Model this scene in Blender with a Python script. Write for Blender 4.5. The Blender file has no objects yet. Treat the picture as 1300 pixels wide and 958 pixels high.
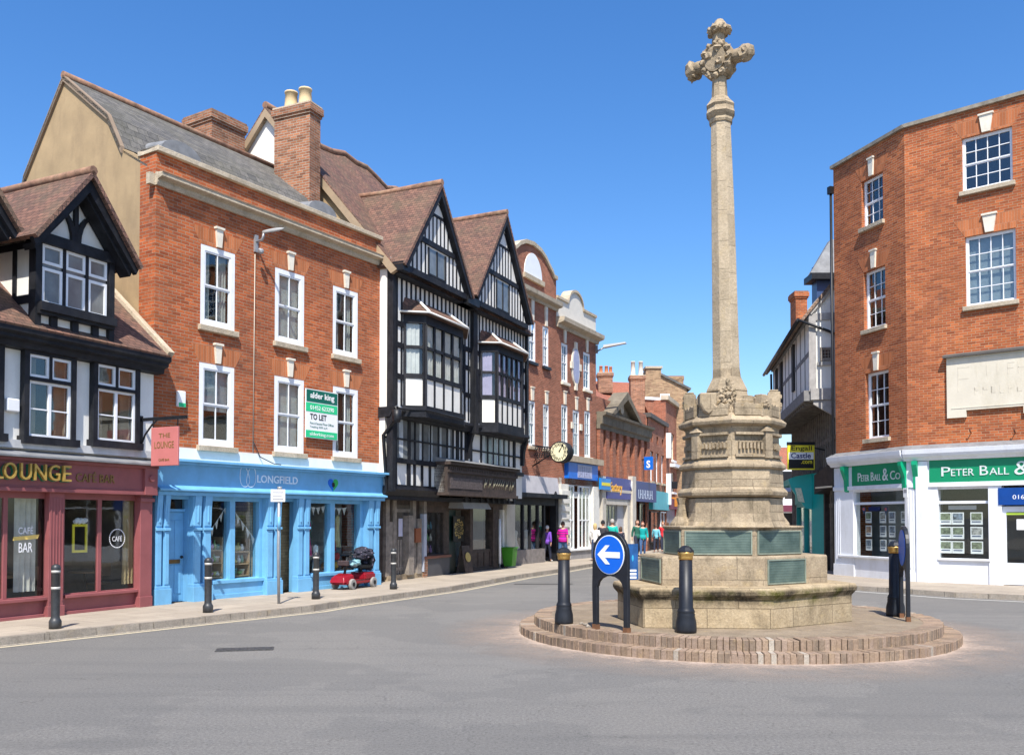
import bpy, bmesh, math, random
from math import radians, sin, cos, tan, pi
from mathutils import Vector, Matrix, noise
random.seed(7)
SC = bpy.context.scene
COL = SC.collection
# ------------------------------------------------------------------ camera model (used to survey positions)
FPX, CX, HY, CAMZ = 1150.0, 650.0, 660.0, 1.95
PITCH = radians(1.57)
Y0 = HY - FPX * tan(PITCH)
def ray(x, y):
    a, b = (x - CX) / FPX, (Y0 - y) / FPX
    return Vector((a, cos(PITCH) - b * sin(PITCH), sin(PITCH) + b * cos(PITCH)))
def gp(x, s, z=0.0):                      # plan point from bearing x and scale s (px per metre)
    return Vector(((x - CX) / s, FPX / s, z))
def ground(x, y, z=0.0):                  # where a line of sight meets height z
    d = ray(x, y); k = (z - CAMZ) / d.z
    return Vector((d.x * k, d.y * k, z))
def atY(x, y, Y):
    d = ray(x, y); k = Y / d.y
    return Vector((d.x * k, Y, CAMZ + d.z * k))
class Frame:
    def __init__(s, P0, P1):
        s.P0 = Vector((P0[0], P0[1], 0)); d = Vector((P1[0], P1[1], 0)) - s.P0
        s.L = d.length; s.u = d.normalized(); s.v = Vector((-s.u.y, s.u.x, 0))
        s.M = Matrix(((s.u.x, s.v.x, 0, s.P0.x), (s.u.y, s.v.y, 0, s.P0.y), (0, 0, 1, 0), (0, 0, 0, 1)))
    def _l(s, x, y):
        d = ray(x, y); o = Vector((0, 0, CAMZ)) - s.P0
        return (o.dot(s.u), o.dot(s.v), CAMZ), (d.dot(s.u), d.dot(s.v), d.z)
    def uz(s, x, y, v=0.0):
        o, d = s._l(x, y); k = (v - o[1]) / d[1]
        return o[0] + k * d[0], o[2] + k * d[2]
    def vz(s, x, y, u=0.0):
        o, d = s._l(x, y); k = (u - o[0]) / d[0]
        return o[1] + k * d[1], o[2] + k * d[2]
    def U(s, x, v=0.0, y=HY): return s.uz(x, y, v)[0]
    def Z(s, x, y, v=0.0): return s.uz(x, y, v)[1]
    def W(s, u, v, z): return s.M @ Vector((u, v, z))
# ------------------------------------------------------------------ materials
def lin(c):
    return tuple(((x / 255) / 12.92 if x <= 10 else ((x / 255 + .055) / 1.055) ** 2.4) for x in c) + (1,)
MATS = {}
class NT:
    def __init__(s, name):
        s.m = bpy.data.materials.new(name); s.m.use_nodes = True
        s.t = s.m.node_tree; s.n = s.t.nodes; s.l = s.t.links
        s.b = s.n['Principled BSDF']; s.out = s.n['Material Output']
    def add(s, t, **k):
        n = s.n.new(t)
        for a, b in k.items():
            if a[0] == '_': setattr(n, a[1:], b)
            else: n.inputs[a.replace('__', ' ')].default_value = b
        return n
    def ln(s, a, b): s.l.new(a, b)
    def coord(s, kind='UV', scale=(1, 1, 1), rot=0):
        tc = s.add('ShaderNodeTexCoord'); mp = s.add('ShaderNodeMapping')
        mp.inputs['Scale'].default_value = scale; mp.inputs['Rotation'].default_value = (0, 0, rot)
        s.ln(tc.outputs[kind], mp.inputs[0]); return mp.outputs[0]
    def noise(s, vec, scale, detail=4, rough=.6):
        n = s.add('ShaderNodeTexNoise', Scale=scale, Detail=detail, Roughness=rough); s.ln(vec, n.inputs['Vector']); return n.outputs[0]
    def ramp(s, fac, stops):
        r = s.add('ShaderNodeValToRGB'); e = r.color_ramp.elements
        while len(e) < len(stops): e.new(.5)
        for i, (p, c) in enumerate(stops):
            e[i].position = p; e[i].color = c if len(c) == 4 else tuple(c) + (1,)
        s.ln(fac, r.inputs[0]); return r.outputs[0]
    def mix(s, fac, a, b, blend='MIX'):
        m = s.add('ShaderNodeMix', _data_type='RGBA', _blend_type=blend)
        for v, i in ((fac, 0), (a, 6), (b, 7)):
            if hasattr(v, 'links'): s.ln(v, m.inputs[i])
            else: m.inputs[i].default_value = v
        return m.outputs[2]
    def bump(s, h, strength=.3, dist=.02, nrm=None):
        b = s.add('ShaderNodeBump', Strength=strength, Distance=dist); s.ln(h, b.inputs['Height'])
        if nrm: s.ln(nrm, b.inputs['Normal'])
        s.ln(b.outputs[0], s.b.inputs['Normal']); return b.outputs[0]
def g(v): return (v, v, v, 1)
def plain(name, col, rough=.6, var=.12, sc=3.0, metal=0, bump=.0, spec=.5, dirt=None):
    if name in MATS: return MATS[name]
    t = NT(name); c = tuple(col[:3]) + (1,)
    v = t.coord('Object'); n = t.noise(v, sc, 5)
    lo = tuple(x * (1 - var) for x in c[:3]); hi = tuple(min(1, x * (1 + var)) for x in c[:3])
    cc = t.ramp(n, [(.3, lo), (.7, hi)])
    if dirt:
        n2 = t.noise(t.coord('Object', (1, 1, .35)), 1.7, 8, .7)
        cc = t.mix(t.ramp(n2, [(.48, g(0)), (.75, g(dirt[1]))]), cc, dirt[0])
    t.ln(cc, t.b.inputs['Base Color']); t.b.inputs['Roughness'].default_value = rough
    t.b.inputs['Metallic'].default_value = metal; t.b.inputs['Specular IOR Level'].default_value = spec
    if bump: t.bump(t.noise(v, sc * 12, 4), bump, .01)
    MATS[name] = t.m; return t.m
def brick(name, c1, c2, mortar, w=.225, h=.075, ms=.008, var=.35, stain=(.10, .06, .045, 1), st=.45, sc2=.55):
    t = NT(name); uv = t.coord('UV')
    b = t.add('ShaderNodeTexBrick', Scale=1.0); b.inputs['Brick Width'].default_value = w; b.inputs['Row Height'].default_value = h
    b.inputs['Mortar Size'].default_value = ms; b.inputs['Mortar Smooth'].default_value = .2; b.inputs['Bias'].default_value = 0
    wv = t.noise(uv, 1.3, 3)
    t.ln(uv, b.inputs['Vector'])
    b.inputs['Color1'].default_value = c1; b.inputs['Color2'].default_value = c2; b.inputs['Mortar'].default_value = mortar
    # second brick layer of per-brick tone: white/black bricks from another offset
    b2 = t.add('ShaderNodeTexBrick', Scale=1.0); b2.inputs['Brick Width'].default_value = w; b2.inputs['Row Height'].default_value = h
    b2.inputs['Mortar Size'].default_value = 0; b2.inputs['Bias'].default_value = -.2
    b2.inputs['Color1'].default_value = g(1); b2.inputs['Color2'].default_value = g(1 - var); b2.squash_frequency = 2; b2.offset_frequency = 2
    mp = t.add('ShaderNodeMapping'); mp.inputs['Location'].default_value = (w * 14, h * 22, 0); t.ln(uv, mp.inputs[0]); t.ln(mp.outputs[0], b2.inputs['Vector'])
    c = t.mix(1.0, b.outputs[0], b2.outputs[0], 'MULTIPLY')
    big = t.noise(uv, sc2, 6, .65)
    c = t.mix(t.ramp(big, [(.42, g(0)), (.72, g(st))]), c, stain)
    pale = t.noise(t.coord('UV', (1, .6, 1)), 1.9, 7, .7)
    c = t.mix(t.ramp(pale, [(.58, g(0)), (.78, g(.16))]), c, (.62, .42, .30, 1))
    fine = t.noise(uv, 26, 3); c = t.mix(.25, c, t.ramp(fine, [(.3, g(.55)), (.7, g(1.2))]), 'MULTIPLY')
    rs = t.noise(t.coord('UV', (2.2, .12, 1)), 1.5, 6, .7); c = t.mix(t.ramp(rs, [(.56, g(0)), (.78, g(.3))]), c, (.09, .055, .04, 1))
    t.ln(c, t.b.inputs['Base Color']); t.b.inputs['Roughness'].default_value = .88; t.b.inputs['Specular IOR Level'].default_value = .2
    inv = t.add('ShaderNodeMath', _operation='SUBTRACT'); inv.inputs[0].default_value = 1; t.ln(b.outputs['Fac'], inv.inputs[1])
    ad = t.add('ShaderNodeMath', _operation='MULTIPLY_ADD'); t.ln(fine, ad.inputs[0]); ad.inputs[1].default_value = .35; t.ln(inv.outputs[0], ad.inputs[2])
    t.bump(ad.outputs[0], .45, .012)
    return t.m
def tiles(name, c1, c2, w=.165, h=.11, moss=.25, dark=(.05, .035, .03, 1)):
    t = NT(name); uv = t.coord('UV'); wob = t.noise(uv, .8, 3)
    cm = t.add('ShaderNodeCombineXYZ'); wm = t.add('ShaderNodeMath', _operation='MULTIPLY'); t.ln(wob, wm.inputs[0]); wm.inputs[1].default_value = .16; t.ln(wm.outputs[0], cm.inputs[1])
    va = t.add('ShaderNodeVectorMath', _operation='ADD'); t.ln(uv, va.inputs[0]); t.ln(cm.outputs[0], va.inputs[1])
    b = t.add('ShaderNodeTexBrick', Scale=1.0); b.inputs['Brick Width'].default_value = w; b.inputs['Row Height'].default_value = h
    b.inputs['Mortar Size'].default_value = .007; b.inputs['Bias'].default_value = -.1; t.ln(va.outputs[0], b.inputs['Vector'])
    b.inputs['Color1'].default_value = c1; b.inputs['Color2'].default_value = c2; b.inputs['Mortar'].default_value = dark
    sp = t.add('ShaderNodeSeparateXYZ'); t.ln(va.outputs[0], sp.inputs[0])
    dv = t.add('ShaderNodeMath', _operation='DIVIDE'); t.ln(sp.outputs[1], dv.inputs[0]); dv.inputs[1].default_value = h
    fr = t.add('ShaderNodeMath', _operation='FRACT'); t.ln(dv.outputs[0], fr.inputs[0])
    n = t.noise(uv, 9, 5); c = t.mix(.6, b.outputs[0], t.ramp(n, [(.3, g(.55)), (.7, g(1.35))]), 'MULTIPLY')
    m = t.noise(uv, .9, 7, .7); c = t.mix(t.ramp(m, [(.45, g(0)), (.7, g(moss))]), c, (.13, .12, .07, 1))
    li = t.noise(uv, 6, 6, .75); c = t.mix(t.ramp(li, [(.62, g(0)), (.72, g(.4))]), c, (.42, .38, .30, 1))
    t.ln(c, t.b.inputs['Base Color']); t.b.inputs['Roughness'].default_value = .85; t.b.inputs['Specular IOR Level'].default_value = .25
    iv = t.add('ShaderNodeMath', _operation='SUBTRACT'); iv.inputs[0].default_value = 1; t.ln(fr.outputs[0], iv.inputs[1])
    ad = t.add('ShaderNodeMath', _operation='MULTIPLY_ADD'); t.ln(n, ad.inputs[0]); ad.inputs[1].default_value = .8; t.ln(iv.outputs[0], ad.inputs[2])
    t.bump(ad.outputs[0], .9, .025)
    return t.m
def glassmat(name, tint=(.55, .62, .62), refl=.10, wob=.006):
    t = NT(name); t.n.remove(t.b)
    tr = t.add('ShaderNodeBsdfTransparent'); tr.inputs[0].default_value = tint + (1,)
    gl = t.add('ShaderNodeBsdfGlossy', Roughness=.02); gl.inputs[0].default_value = (.95, .98, 1, 1)
    v = t.coord('Object'); bp = t.add('ShaderNodeBump', Strength=.25, Distance=wob); t.ln(t.noise(v, 1.6, 2), bp.inputs['Height']); t.ln(bp.outputs[0], gl.inputs['Normal'])
    lw = t.add('ShaderNodeLayerWeight', Blend=.5); pw = t.add('ShaderNodeMath', _operation='POWER'); t.ln(lw.outputs['Facing'], pw.inputs[0]); pw.inputs[1].default_value = 3.5; ad = t.add('ShaderNodeMath', _operation='MULTIPLY_ADD', _use_clamp=True); t.ln(pw.outputs[0], ad.inputs[0]); ad.inputs[1].default_value = .55; ad.inputs[2].default_value = refl
    mx = t.add('ShaderNodeMixShader'); t.ln(ad.outputs[0], mx.inputs[0]); t.ln(tr.outputs[0], mx.inputs[1]); t.ln(gl.outputs[0], mx.inputs[2]); t.ln(mx.outputs[0], t.out.inputs[0])
    return t.m
def stone(name, c1, c2, bw=.9, bh=.34, joints=.5, dark=.5, coordk='UV', ms=.006, band=None):
    t = NT(name); uv = t.coord(coordk); ob = t.coord('Object')
    n = t.noise(ob, 2.2, 8, .68); c = t.ramp(n, [(.3, c1), (.7, c2)])
    b = t.add('ShaderNodeTexBrick', Scale=1.0); b.inputs['Brick Width'].default_value = bw; b.inputs['Row Height'].default_value = bh; b.inputs['Mortar Size'].default_value = ms
    b.inputs['Color1'].default_value = g(1); b.inputs['Color2'].default_value = g(.78); b.inputs['Mortar'].default_value = g(1 - joints); b.inputs['Mortar Smooth'].default_value = .3; t.ln(uv, b.inputs['Vector'])
    c = t.mix(1.0, c, b.outputs[0], 'MULTIPLY')
    st = t.noise(t.coord('Object', (1.3, 1.3, .5)), 2.6, 9, .72)
    c = t.mix(t.ramp(st, [(.5, g(0)), (.74, g(dark))]), c, (.085, .07, .045, 1))
    ye = t.noise(ob, 5.5, 6, .7); c = t.mix(t.ramp(ye, [(.56, g(0)), (.76, g(.35))]), c, (.50, .36, .15, 1))
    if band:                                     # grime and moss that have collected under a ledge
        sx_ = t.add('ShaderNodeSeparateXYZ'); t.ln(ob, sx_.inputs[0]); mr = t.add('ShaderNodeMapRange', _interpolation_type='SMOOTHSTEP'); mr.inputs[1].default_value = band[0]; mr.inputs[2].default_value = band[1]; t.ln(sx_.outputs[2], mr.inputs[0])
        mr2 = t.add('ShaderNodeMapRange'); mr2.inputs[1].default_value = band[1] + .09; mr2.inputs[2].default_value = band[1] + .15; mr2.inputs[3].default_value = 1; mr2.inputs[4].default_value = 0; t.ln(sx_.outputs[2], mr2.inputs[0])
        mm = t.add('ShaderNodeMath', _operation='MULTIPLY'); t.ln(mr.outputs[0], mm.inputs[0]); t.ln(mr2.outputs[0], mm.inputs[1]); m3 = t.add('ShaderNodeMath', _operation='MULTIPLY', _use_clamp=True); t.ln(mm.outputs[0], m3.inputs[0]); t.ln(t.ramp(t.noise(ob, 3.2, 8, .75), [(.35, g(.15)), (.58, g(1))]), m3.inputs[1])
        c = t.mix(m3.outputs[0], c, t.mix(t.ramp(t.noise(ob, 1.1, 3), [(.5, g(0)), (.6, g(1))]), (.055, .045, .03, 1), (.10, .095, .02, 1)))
    sp = t.noise(ob, 34, 4, .7); c = t.mix(.5, c, t.ramp(sp, [(.35, g(.6)), (.62, g(1.15))]), 'MULTIPLY')
    t.ln(c, t.b.inputs['Base Color']); t.b.inputs['Roughness'].default_value = .9; t.b.inputs['Specular IOR Level'].default_value = .15
    iv = t.add('ShaderNodeMath', _operation='SUBTRACT'); iv.inputs[0].default_value = 1; t.ln(b.outputs['Fac'], iv.inputs[1])
    ad = t.add('ShaderNodeMath', _operation='MULTIPLY_ADD'); t.ln(t.noise(ob, 14, 8, .75), ad.inputs[0]); ad.inputs[1].default_value = 1.6; t.ln(iv.outputs[0], ad.inputs[2])
    t.bump(ad.outputs[0], .55, .02)
    return t.m
BR2 = brick('red_brick', (.60, .155, .048, 1), (.43, .10, .036, 1), (.44, .27, .17, 1), ms=.009, var=.42, st=.6)
BR7 = brick('orange_brick', (.60, .165, .052, 1), (.40, .10, .038, 1), (.50, .32, .19, 1), stain=(.17, .06, .035, 1), st=.62, ms=.009, var=.4)
BRC = brick('chimney_brick', (.50, .20, .095, 1), (.33, .12, .06, 1), (.42, .34, .26, 1), ms=.012, var=.5, st=.6)
BR4 = brick('town_brick', (.46, .15, .08, 1), (.35, .11, .06, 1), (.42, .30, .22, 1))
BRT = brick('buff_brick', (.50, .32, .17, 1), (.36, .20, .11, 1), (.45, .38, .28, 1), var=.45)
RUB = brick('rubbed_brick', (.58, .20, .08, 1), (.50, .16, .06, 1), (.5, .3, .2, 1), w=.075, h=.4, ms=.004, st=.25)
TIL = tiles('brown_clay_tiles', (.20, .105, .075, 1), (.105, .062, .050, 1), moss=.4)
TILR = tiles('red_clay_tiles', (.42, .15, .09, 1), (.33, .12, .075, 1), moss=.15)
SLA = tiles('grey_slates', (.155, .145, .13, 1), (.09, .087, .083, 1), w=.28, h=.2, moss=.35, dark=(.04, .04, .04, 1))
RIDGE = plain('ridge_tile', (.25, .135, .085), .85, .5, 5, bump=.4, dirt=((.30, .26, .16, 1), .5))
TAN = plain('tan_render', (.37, .265, .145), .9, .14, 1.2, bump=.3, dirt=((.22, .155, .09, 1), .65))
WHT = plain('white_plaster', (.80, .78, .72), .85, .05, 2, bump=.25, dirt=((.45, .40, .33, 1), .35))
WHP = plain('white_paint', (.82, .83, .83), .45, .04, 4, dirt=((.5, .47, .42, 1), .2))
WHS = plain('white_sash_paint', (.80, .81, .82), .5, .05, 6)
BLK = plain('black_timber_paint', (.011, .012, .016), .6, .5, 6, bump=.3, dirt=((.07, .065, .06, 1), .35), spec=.3)
BLM = plain('black_metal', (.012, .013, .016), .45, .3, 10, spec=.35)
BRZ = plain('worn_gold', (.55, .33, .10), .35, .2, 20, metal=.8)
PNK = plain('dusky_pink_paint', (.275, .083, .085), .5, .1, 3, dirt=((.14, .05, .05, 1), .5))
PNL = plain('salmon_paint', (.50, .16, .15), .5, .05, 3)
BLU = plain('sky_blue_paint', (.16, .42, .67), .5, .1, 3, dirt=((.11, .26, .38, 1), .5))
CST = stone('cream_stone', (.52, .43, .31, 1), (.62, .53, .40, 1), 1.4, .5, .15, .45)
CSW = plain('pale_keystone', (.72, .66, .54), .8, .1, 6, bump=.2)
LEAD = plain('lead_flashing', (.20, .205, .21), .6, .25, 4, bump=.2)
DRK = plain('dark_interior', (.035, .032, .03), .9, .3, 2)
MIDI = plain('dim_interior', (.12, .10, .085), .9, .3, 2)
GREY = plain('grey_metal', (.32, .33, .34), .45, .15, 8, metal=.3)
GLS = glassmat('window_glass'); GLU = glassmat('upper_glass', (.84, .88, .89), .07)
GLD = glassmat('shop_glass', (.94, .96, .95), .035)
CUR = plain('curtain_cloth', (.60, .58, .52), .9, .15, 5)
CURG = plain('grey_blind', (.36, .39, .40), .85, .12, 1.5)
GRN = plain('estate_green', (.0, .24, .105), .45, .05, 3)
TEAL = plain('teal_paint', (.0, .33, .31), .5, .08, 3, dirt=((.02, .18, .17, 1), .3))
OAK = plain('weathered_oak', (.25, .215, .18), .9, .35, 5, bump=.5, dirt=((.06, .05, .04, 1), .7))
OAKD = plain('dark_oak', (.055, .038, .030), .7, .5, 6, bump=.4)
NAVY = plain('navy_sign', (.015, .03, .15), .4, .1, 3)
ROYAL = plain('royal_blue', (.0, .13, .60), .4, .05, 3)
GOLD = plain('gold_letters', (.55, .40, .12), .4, .1, 10, metal=.3)
YEL = plain('yellow_sign', (.80, .68, .03), .5, .05, 3)
CRM = plain('cream_paint', (.72, .64, .48), .6, .08, 4)
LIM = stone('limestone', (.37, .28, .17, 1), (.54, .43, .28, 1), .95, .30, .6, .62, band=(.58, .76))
LIMD = stone('weathered_limestone', (.29, .225, .15, 1), (.52, .415, .28, 1), .8, .34, .5, .85)
LIMS = stone('shaft_limestone', (.42, .335, .225, 1), (.55, .45, .32, 1), 40.0, .52, .28, .35, ms=.008)
# ------------------------------------------------------------------ mesh builder
ROOTM = {}
class MB:
    def __init__(s): s.v, s.f, s.mi, s.sm = [], [], [], []
    def face(s, pts, m=0, sm=False):
        i = len(s.v); s.v += [tuple(p) for p in pts]; s.f.append(tuple(range(i, i + len(pts)))); s.mi.append(m); s.sm.append(sm); return s
    def hexa(s, b, t, m=0):                 # bottom loop, top loop (any n-gon)
        n = len(b); i = len(s.v); s.v += [tuple(p) for p in b] + [tuple(p) for p in t]
        s.f.append(tuple(range(i + n - 1, i - 1, -1))); s.f.append(tuple(range(i + n, i + 2 * n)))
        for k in range(n): s.f.append((i + k, i + (k + 1) % n, i + n + (k + 1) % n, i + n + k))
        s.mi += [m] * (n + 2); s.sm += [False] * (n + 2); return s
    def box(s, u0, u1, v0, v1, z0, z1, m=0):
        return s.hexa([(u0, v0, z0), (u1, v0, z0), (u1, v1, z0), (u0, v1, z0)], [(u0, v0, z1), (u1, v0, z1), (u1, v1, z1), (u0, v1, z1)], m)
    def prism(s, pts, v0, v1, m=0):          # polygon of (u,z) pushed from v0 to v1
        return s.hexa([(a, v0, b) for a, b in pts], [(a, v1, b) for a, b in pts], m)
    def prismx(s, pts, u0, u1, m=0):         # polygon of (v,z) pushed along u
        return s.hexa([(u0, a, b) for a, b in pts], [(u1, a, b) for a, b in pts], m)
    def prismz(s, pts, z0, z1, m=0):
        return s.hexa([(a, b, z0) for a, b in pts], [(a, b, z1) for a, b in pts], m)
    def slab(s, pts, th, m=0):               # planar polygon thickened downwards along its normal
        P = [Vector(p) for p in pts]; n = (P[1] - P[0]).cross(P[2] - P[0]).normalized()
        if n.z < 0: n = -n
        return s.hexa([p - n * th for p in P], P, m)
    def ring(s, rings, m=0, sm=True, cap=True, closed=True):
        i = len(s.v); n = len(rings[0])
        for r in rings: s.v += [tuple(p) for p in r]
        for a in range(len(rings) - 1):
            for k in range(n if closed else n - 1):
                s.f.append((i + a * n + k, i + a * n + (k + 1) % n, i + (a + 1) * n + (k + 1) % n, i + (a + 1) * n + k)); s.mi.append(m); s.sm.append(sm)
        if cap:
            s.f.append(tuple(i + k for k in range(n - 1, -1, -1))); s.f.append(tuple(i + (len(rings) - 1) * n + k for k in range(n))); s.mi += [m, m]; s.sm += [False, False]
        return s
    def lathe(s, prof, c=(0, 0), seg=16, m=0, sm=True, rot=0, sx=1, sy=1):   # prof of (r,z) or (r,z,cx,cy)
        R = []
        for p in prof:
            cx, cy = (p[2], p[3]) if len(p) > 2 else c
            R.append([(cx + sx * p[0] * cos(rot + 2 * pi * k / seg), cy + sy * p[0] * sin(rot + 2 * pi * k / seg), p[1]) for k in range(seg)])
        return s.ring(R, m, sm)
    def tube(s, pts, r, seg=8, m=0, r1=None):
        P = [Vector(p) for p in pts]; R = []
        for i, p in enumerate(P):
            d = (P[min(i + 1, len(P) - 1)] - P[max(i - 1, 0)]).normalized(); a = d.cross(Vector((0, 0, 1)))
            if a.length < .05: a = d.cross(Vector((0, 1, 0)))
            a.normalize(); b = d.cross(a); rr = r if r1 is None else r + (r1 - r) * i / (len(P) - 1)
            R.append([p + a * rr * cos(2 * pi * k / seg) + b * rr * sin(2 * pi * k / seg) for k in range(seg)])
        return s.ring(R, m)
    def disc(s, c, ax1, ax2, r1, r2, th, n=28, m=0):   # elliptical plate
        c, ax1, ax2 = Vector(c), Vector(ax1), Vector(ax2); nn = ax1.cross(ax2)
        A = [c + ax1 * r1 * cos(2 * pi * k / n) + ax2 * r2 * sin(2 * pi * k / n) for k in range(n)]
        return s.hexa([p - nn * th / 2 for p in A], [p + nn * th / 2 for p in A], m)
    def blob(s, c, r, seed=0, amp=.3, sc=2.0, sub=3, m=0, squash=(1, 1, 1)):
        bm = bmesh.new(); bmesh.ops.create_icosphere(bm, subdivisions=sub, radius=1); i = len(s.v)
        for v in bm.verts:
            k = 1 + amp * noise.noise(v.co * sc + Vector((seed * 7.3, seed, 1.1))) + amp * .5 * noise.noise(v.co * sc * 2.7 + Vector((seed, 3, 9)))
            s.v.append((c[0] + v.co.x * r * k * squash[0], c[1] + v.co.y * r * k * squash[1], c[2] + v.co.z * r * k * squash[2]))
        for f in bm.faces: s.f.append(tuple(i + v.index for v in f.verts)); s.mi.append(m); s.sm.append(False)
        bm.free(); return s
    def wall(s, u0, u1, z0, z1, holes=(), v=0.0, rv=.14, m=0, top=None):
        us = sorted({u0, u1, *[min(max(h[i], u0), u1) for h in holes for i in (0, 1)]}); zs = sorted({z0, z1, *[min(max(h[i], z0), z1) for h in holes for i in (2, 3)]})
        for a, b in zip(us, us[1:]):
            for c, d in zip(zs, zs[1:]):
                mu, mz = (a + b) / 2, (c + d) / 2
                if b - a < 1e-5 or d - c < 1e-5 or any(h[0] < mu < h[1] and h[2] < mz < h[3] for h in holes): continue
                s.face([(a, v, c), (b, v, c), (b, v, d), (a, v, d)], m)
        for h in holes:
            a, b, c, d = h[:4]
            s.face([(a, v, c), (a, v, d), (a, v + rv, d), (a, v + rv, c)], m); s.face([(b, v, c), (b, v + rv, c), (b, v + rv, d), (b, v, d)], m)
            s.face([(a, v, c), (a, v + rv, c), (b, v + rv, c), (b, v, c)], m); s.face([(a, v, d), (b, v, d), (b, v + rv, d), (a, v + rv, d)], m)
        return s
    def build(s, name, mats, parent=None, F=None, bevel=0, label=None, seg=1):
        me = bpy.data.meshes.new(name); M = Matrix.Identity(4)
        if F is not None: M = F.M
        if parent is not None and parent.name in ROOTM: M = ROOTM[parent.name].inverted() @ M
        me.from_pydata([M @ Vector(v) for v in s.v], [], s.f)
        mats = mats if isinstance(mats, (list, tuple)) else [mats]
        for m_ in mats: me.materials.append(m_)
        me.polygons.foreach_set('material_index', s.mi); me.polygons.foreach_set('use_smooth', s.sm)
        bm = bmesh.new(); bm.from_mesh(me)
        if bevel:
            bmesh.ops.remove_doubles(bm, verts=bm.verts, dist=1e-5); bmesh.ops.recalc_face_normals(bm, faces=bm.faces)
            E = [e for e in bm.edges if len(e.link_faces) == 2 and e.calc_face_angle(0) > .5]
            bmesh.ops.bevel(bm, geom=E, offset=bevel, segments=seg, affect='EDGES', clamp_overlap=True)
        bmesh.ops.recalc_face_normals(bm, faces=bm.faces)
        uvl = bm.loops.layers.uv.new('UVMap'); zz = Vector((0, 0, 1))
        for f in bm.faces:
            n = f.normal
            if abs(n.z) > .96: t, b = Vector((1, 0, 0)), Vector((0, 1, 0))
            else:
                t = zz.cross(n).normalized(); b = n.cross(t)
            for l in f.loops: l[uvl].uv = (l.vert.co.dot(t), l.vert.co.dot(b))
        bm.to_mesh(me); bm.free()
        o = bpy.data.objects.new(name, me); COL.objects.link(o)
        if parent is not None:
            o.parent = parent
            if parent.name in ROOTM: ROOTM[o.name] = ROOTM[parent.name]
        if label: o['label'] = label
        return o
def tag(o, label, cat, group=None):
    o['label'] = label; o['category'] = cat
    if group: o['group'] = group
    return o
def root(name, F, label, cat, group=None):
    o = bpy.data.objects.new(name, None); COL.objects.link(o); M = F.M if isinstance(F, Frame) else F
    o.matrix_world = M; ROOTM[o.name] = M.copy(); o.empty_display_size = .3
    return tag(o, label, cat, group)
def at(p, rz=0):
    return Matrix.Translation(Vector(p)) @ Matrix.Rotation(rz, 4, 'Z')
class LF:                                     # plain local frame wrapper
    def __init__(s, M): s.M = M
def struct(mb, name, mat, kind='structure', **k):
    o = mb.build(name, mat, None, **k); o['kind'] = kind; return o
def text(s, parent, F, u0, u1, z0, z1, v, mat, ext=.012, name='lettering', squeeze=None, italic=0, off=0.0, sp=1.0):
    c = bpy.data.curves.new('t', 'FONT'); c.body = s; c.size = 1; c.extrude = .5; c.offset = off; c.shear = italic; c.space_character = sp; c.resolution_u = 3
    o = bpy.data.objects.new('t', c); COL.objects.link(o); bpy.context.view_layer.update()
    me = bpy.data.meshes.new_from_object(o.evaluated_get(bpy.context.evaluated_depsgraph_get())); bpy.data.objects.remove(o)
    xs = [p.co.x for p in me.vertices]; ys = [p.co.y for p in me.vertices]; x0, x1, y0, y1 = min(xs), max(xs), min(ys), max(ys)
    b = MB(); b.v = [(u0 + (p.co.x - x0) / (x1 - x0) * (u1 - u0), v - (p.co.z + .5) * ext, z0 + (p.co.y - y0) / (y1 - y0) * (z1 - z0)) for p in me.vertices]
    b.f = [tuple(p.vertices) for p in me.polygons]; b.mi = [0] * len(b.f); b.sm = [False] * len(b.f); bpy.data.meshes.remove(me)
    return b.build(name, mat, parent, F)
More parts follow.
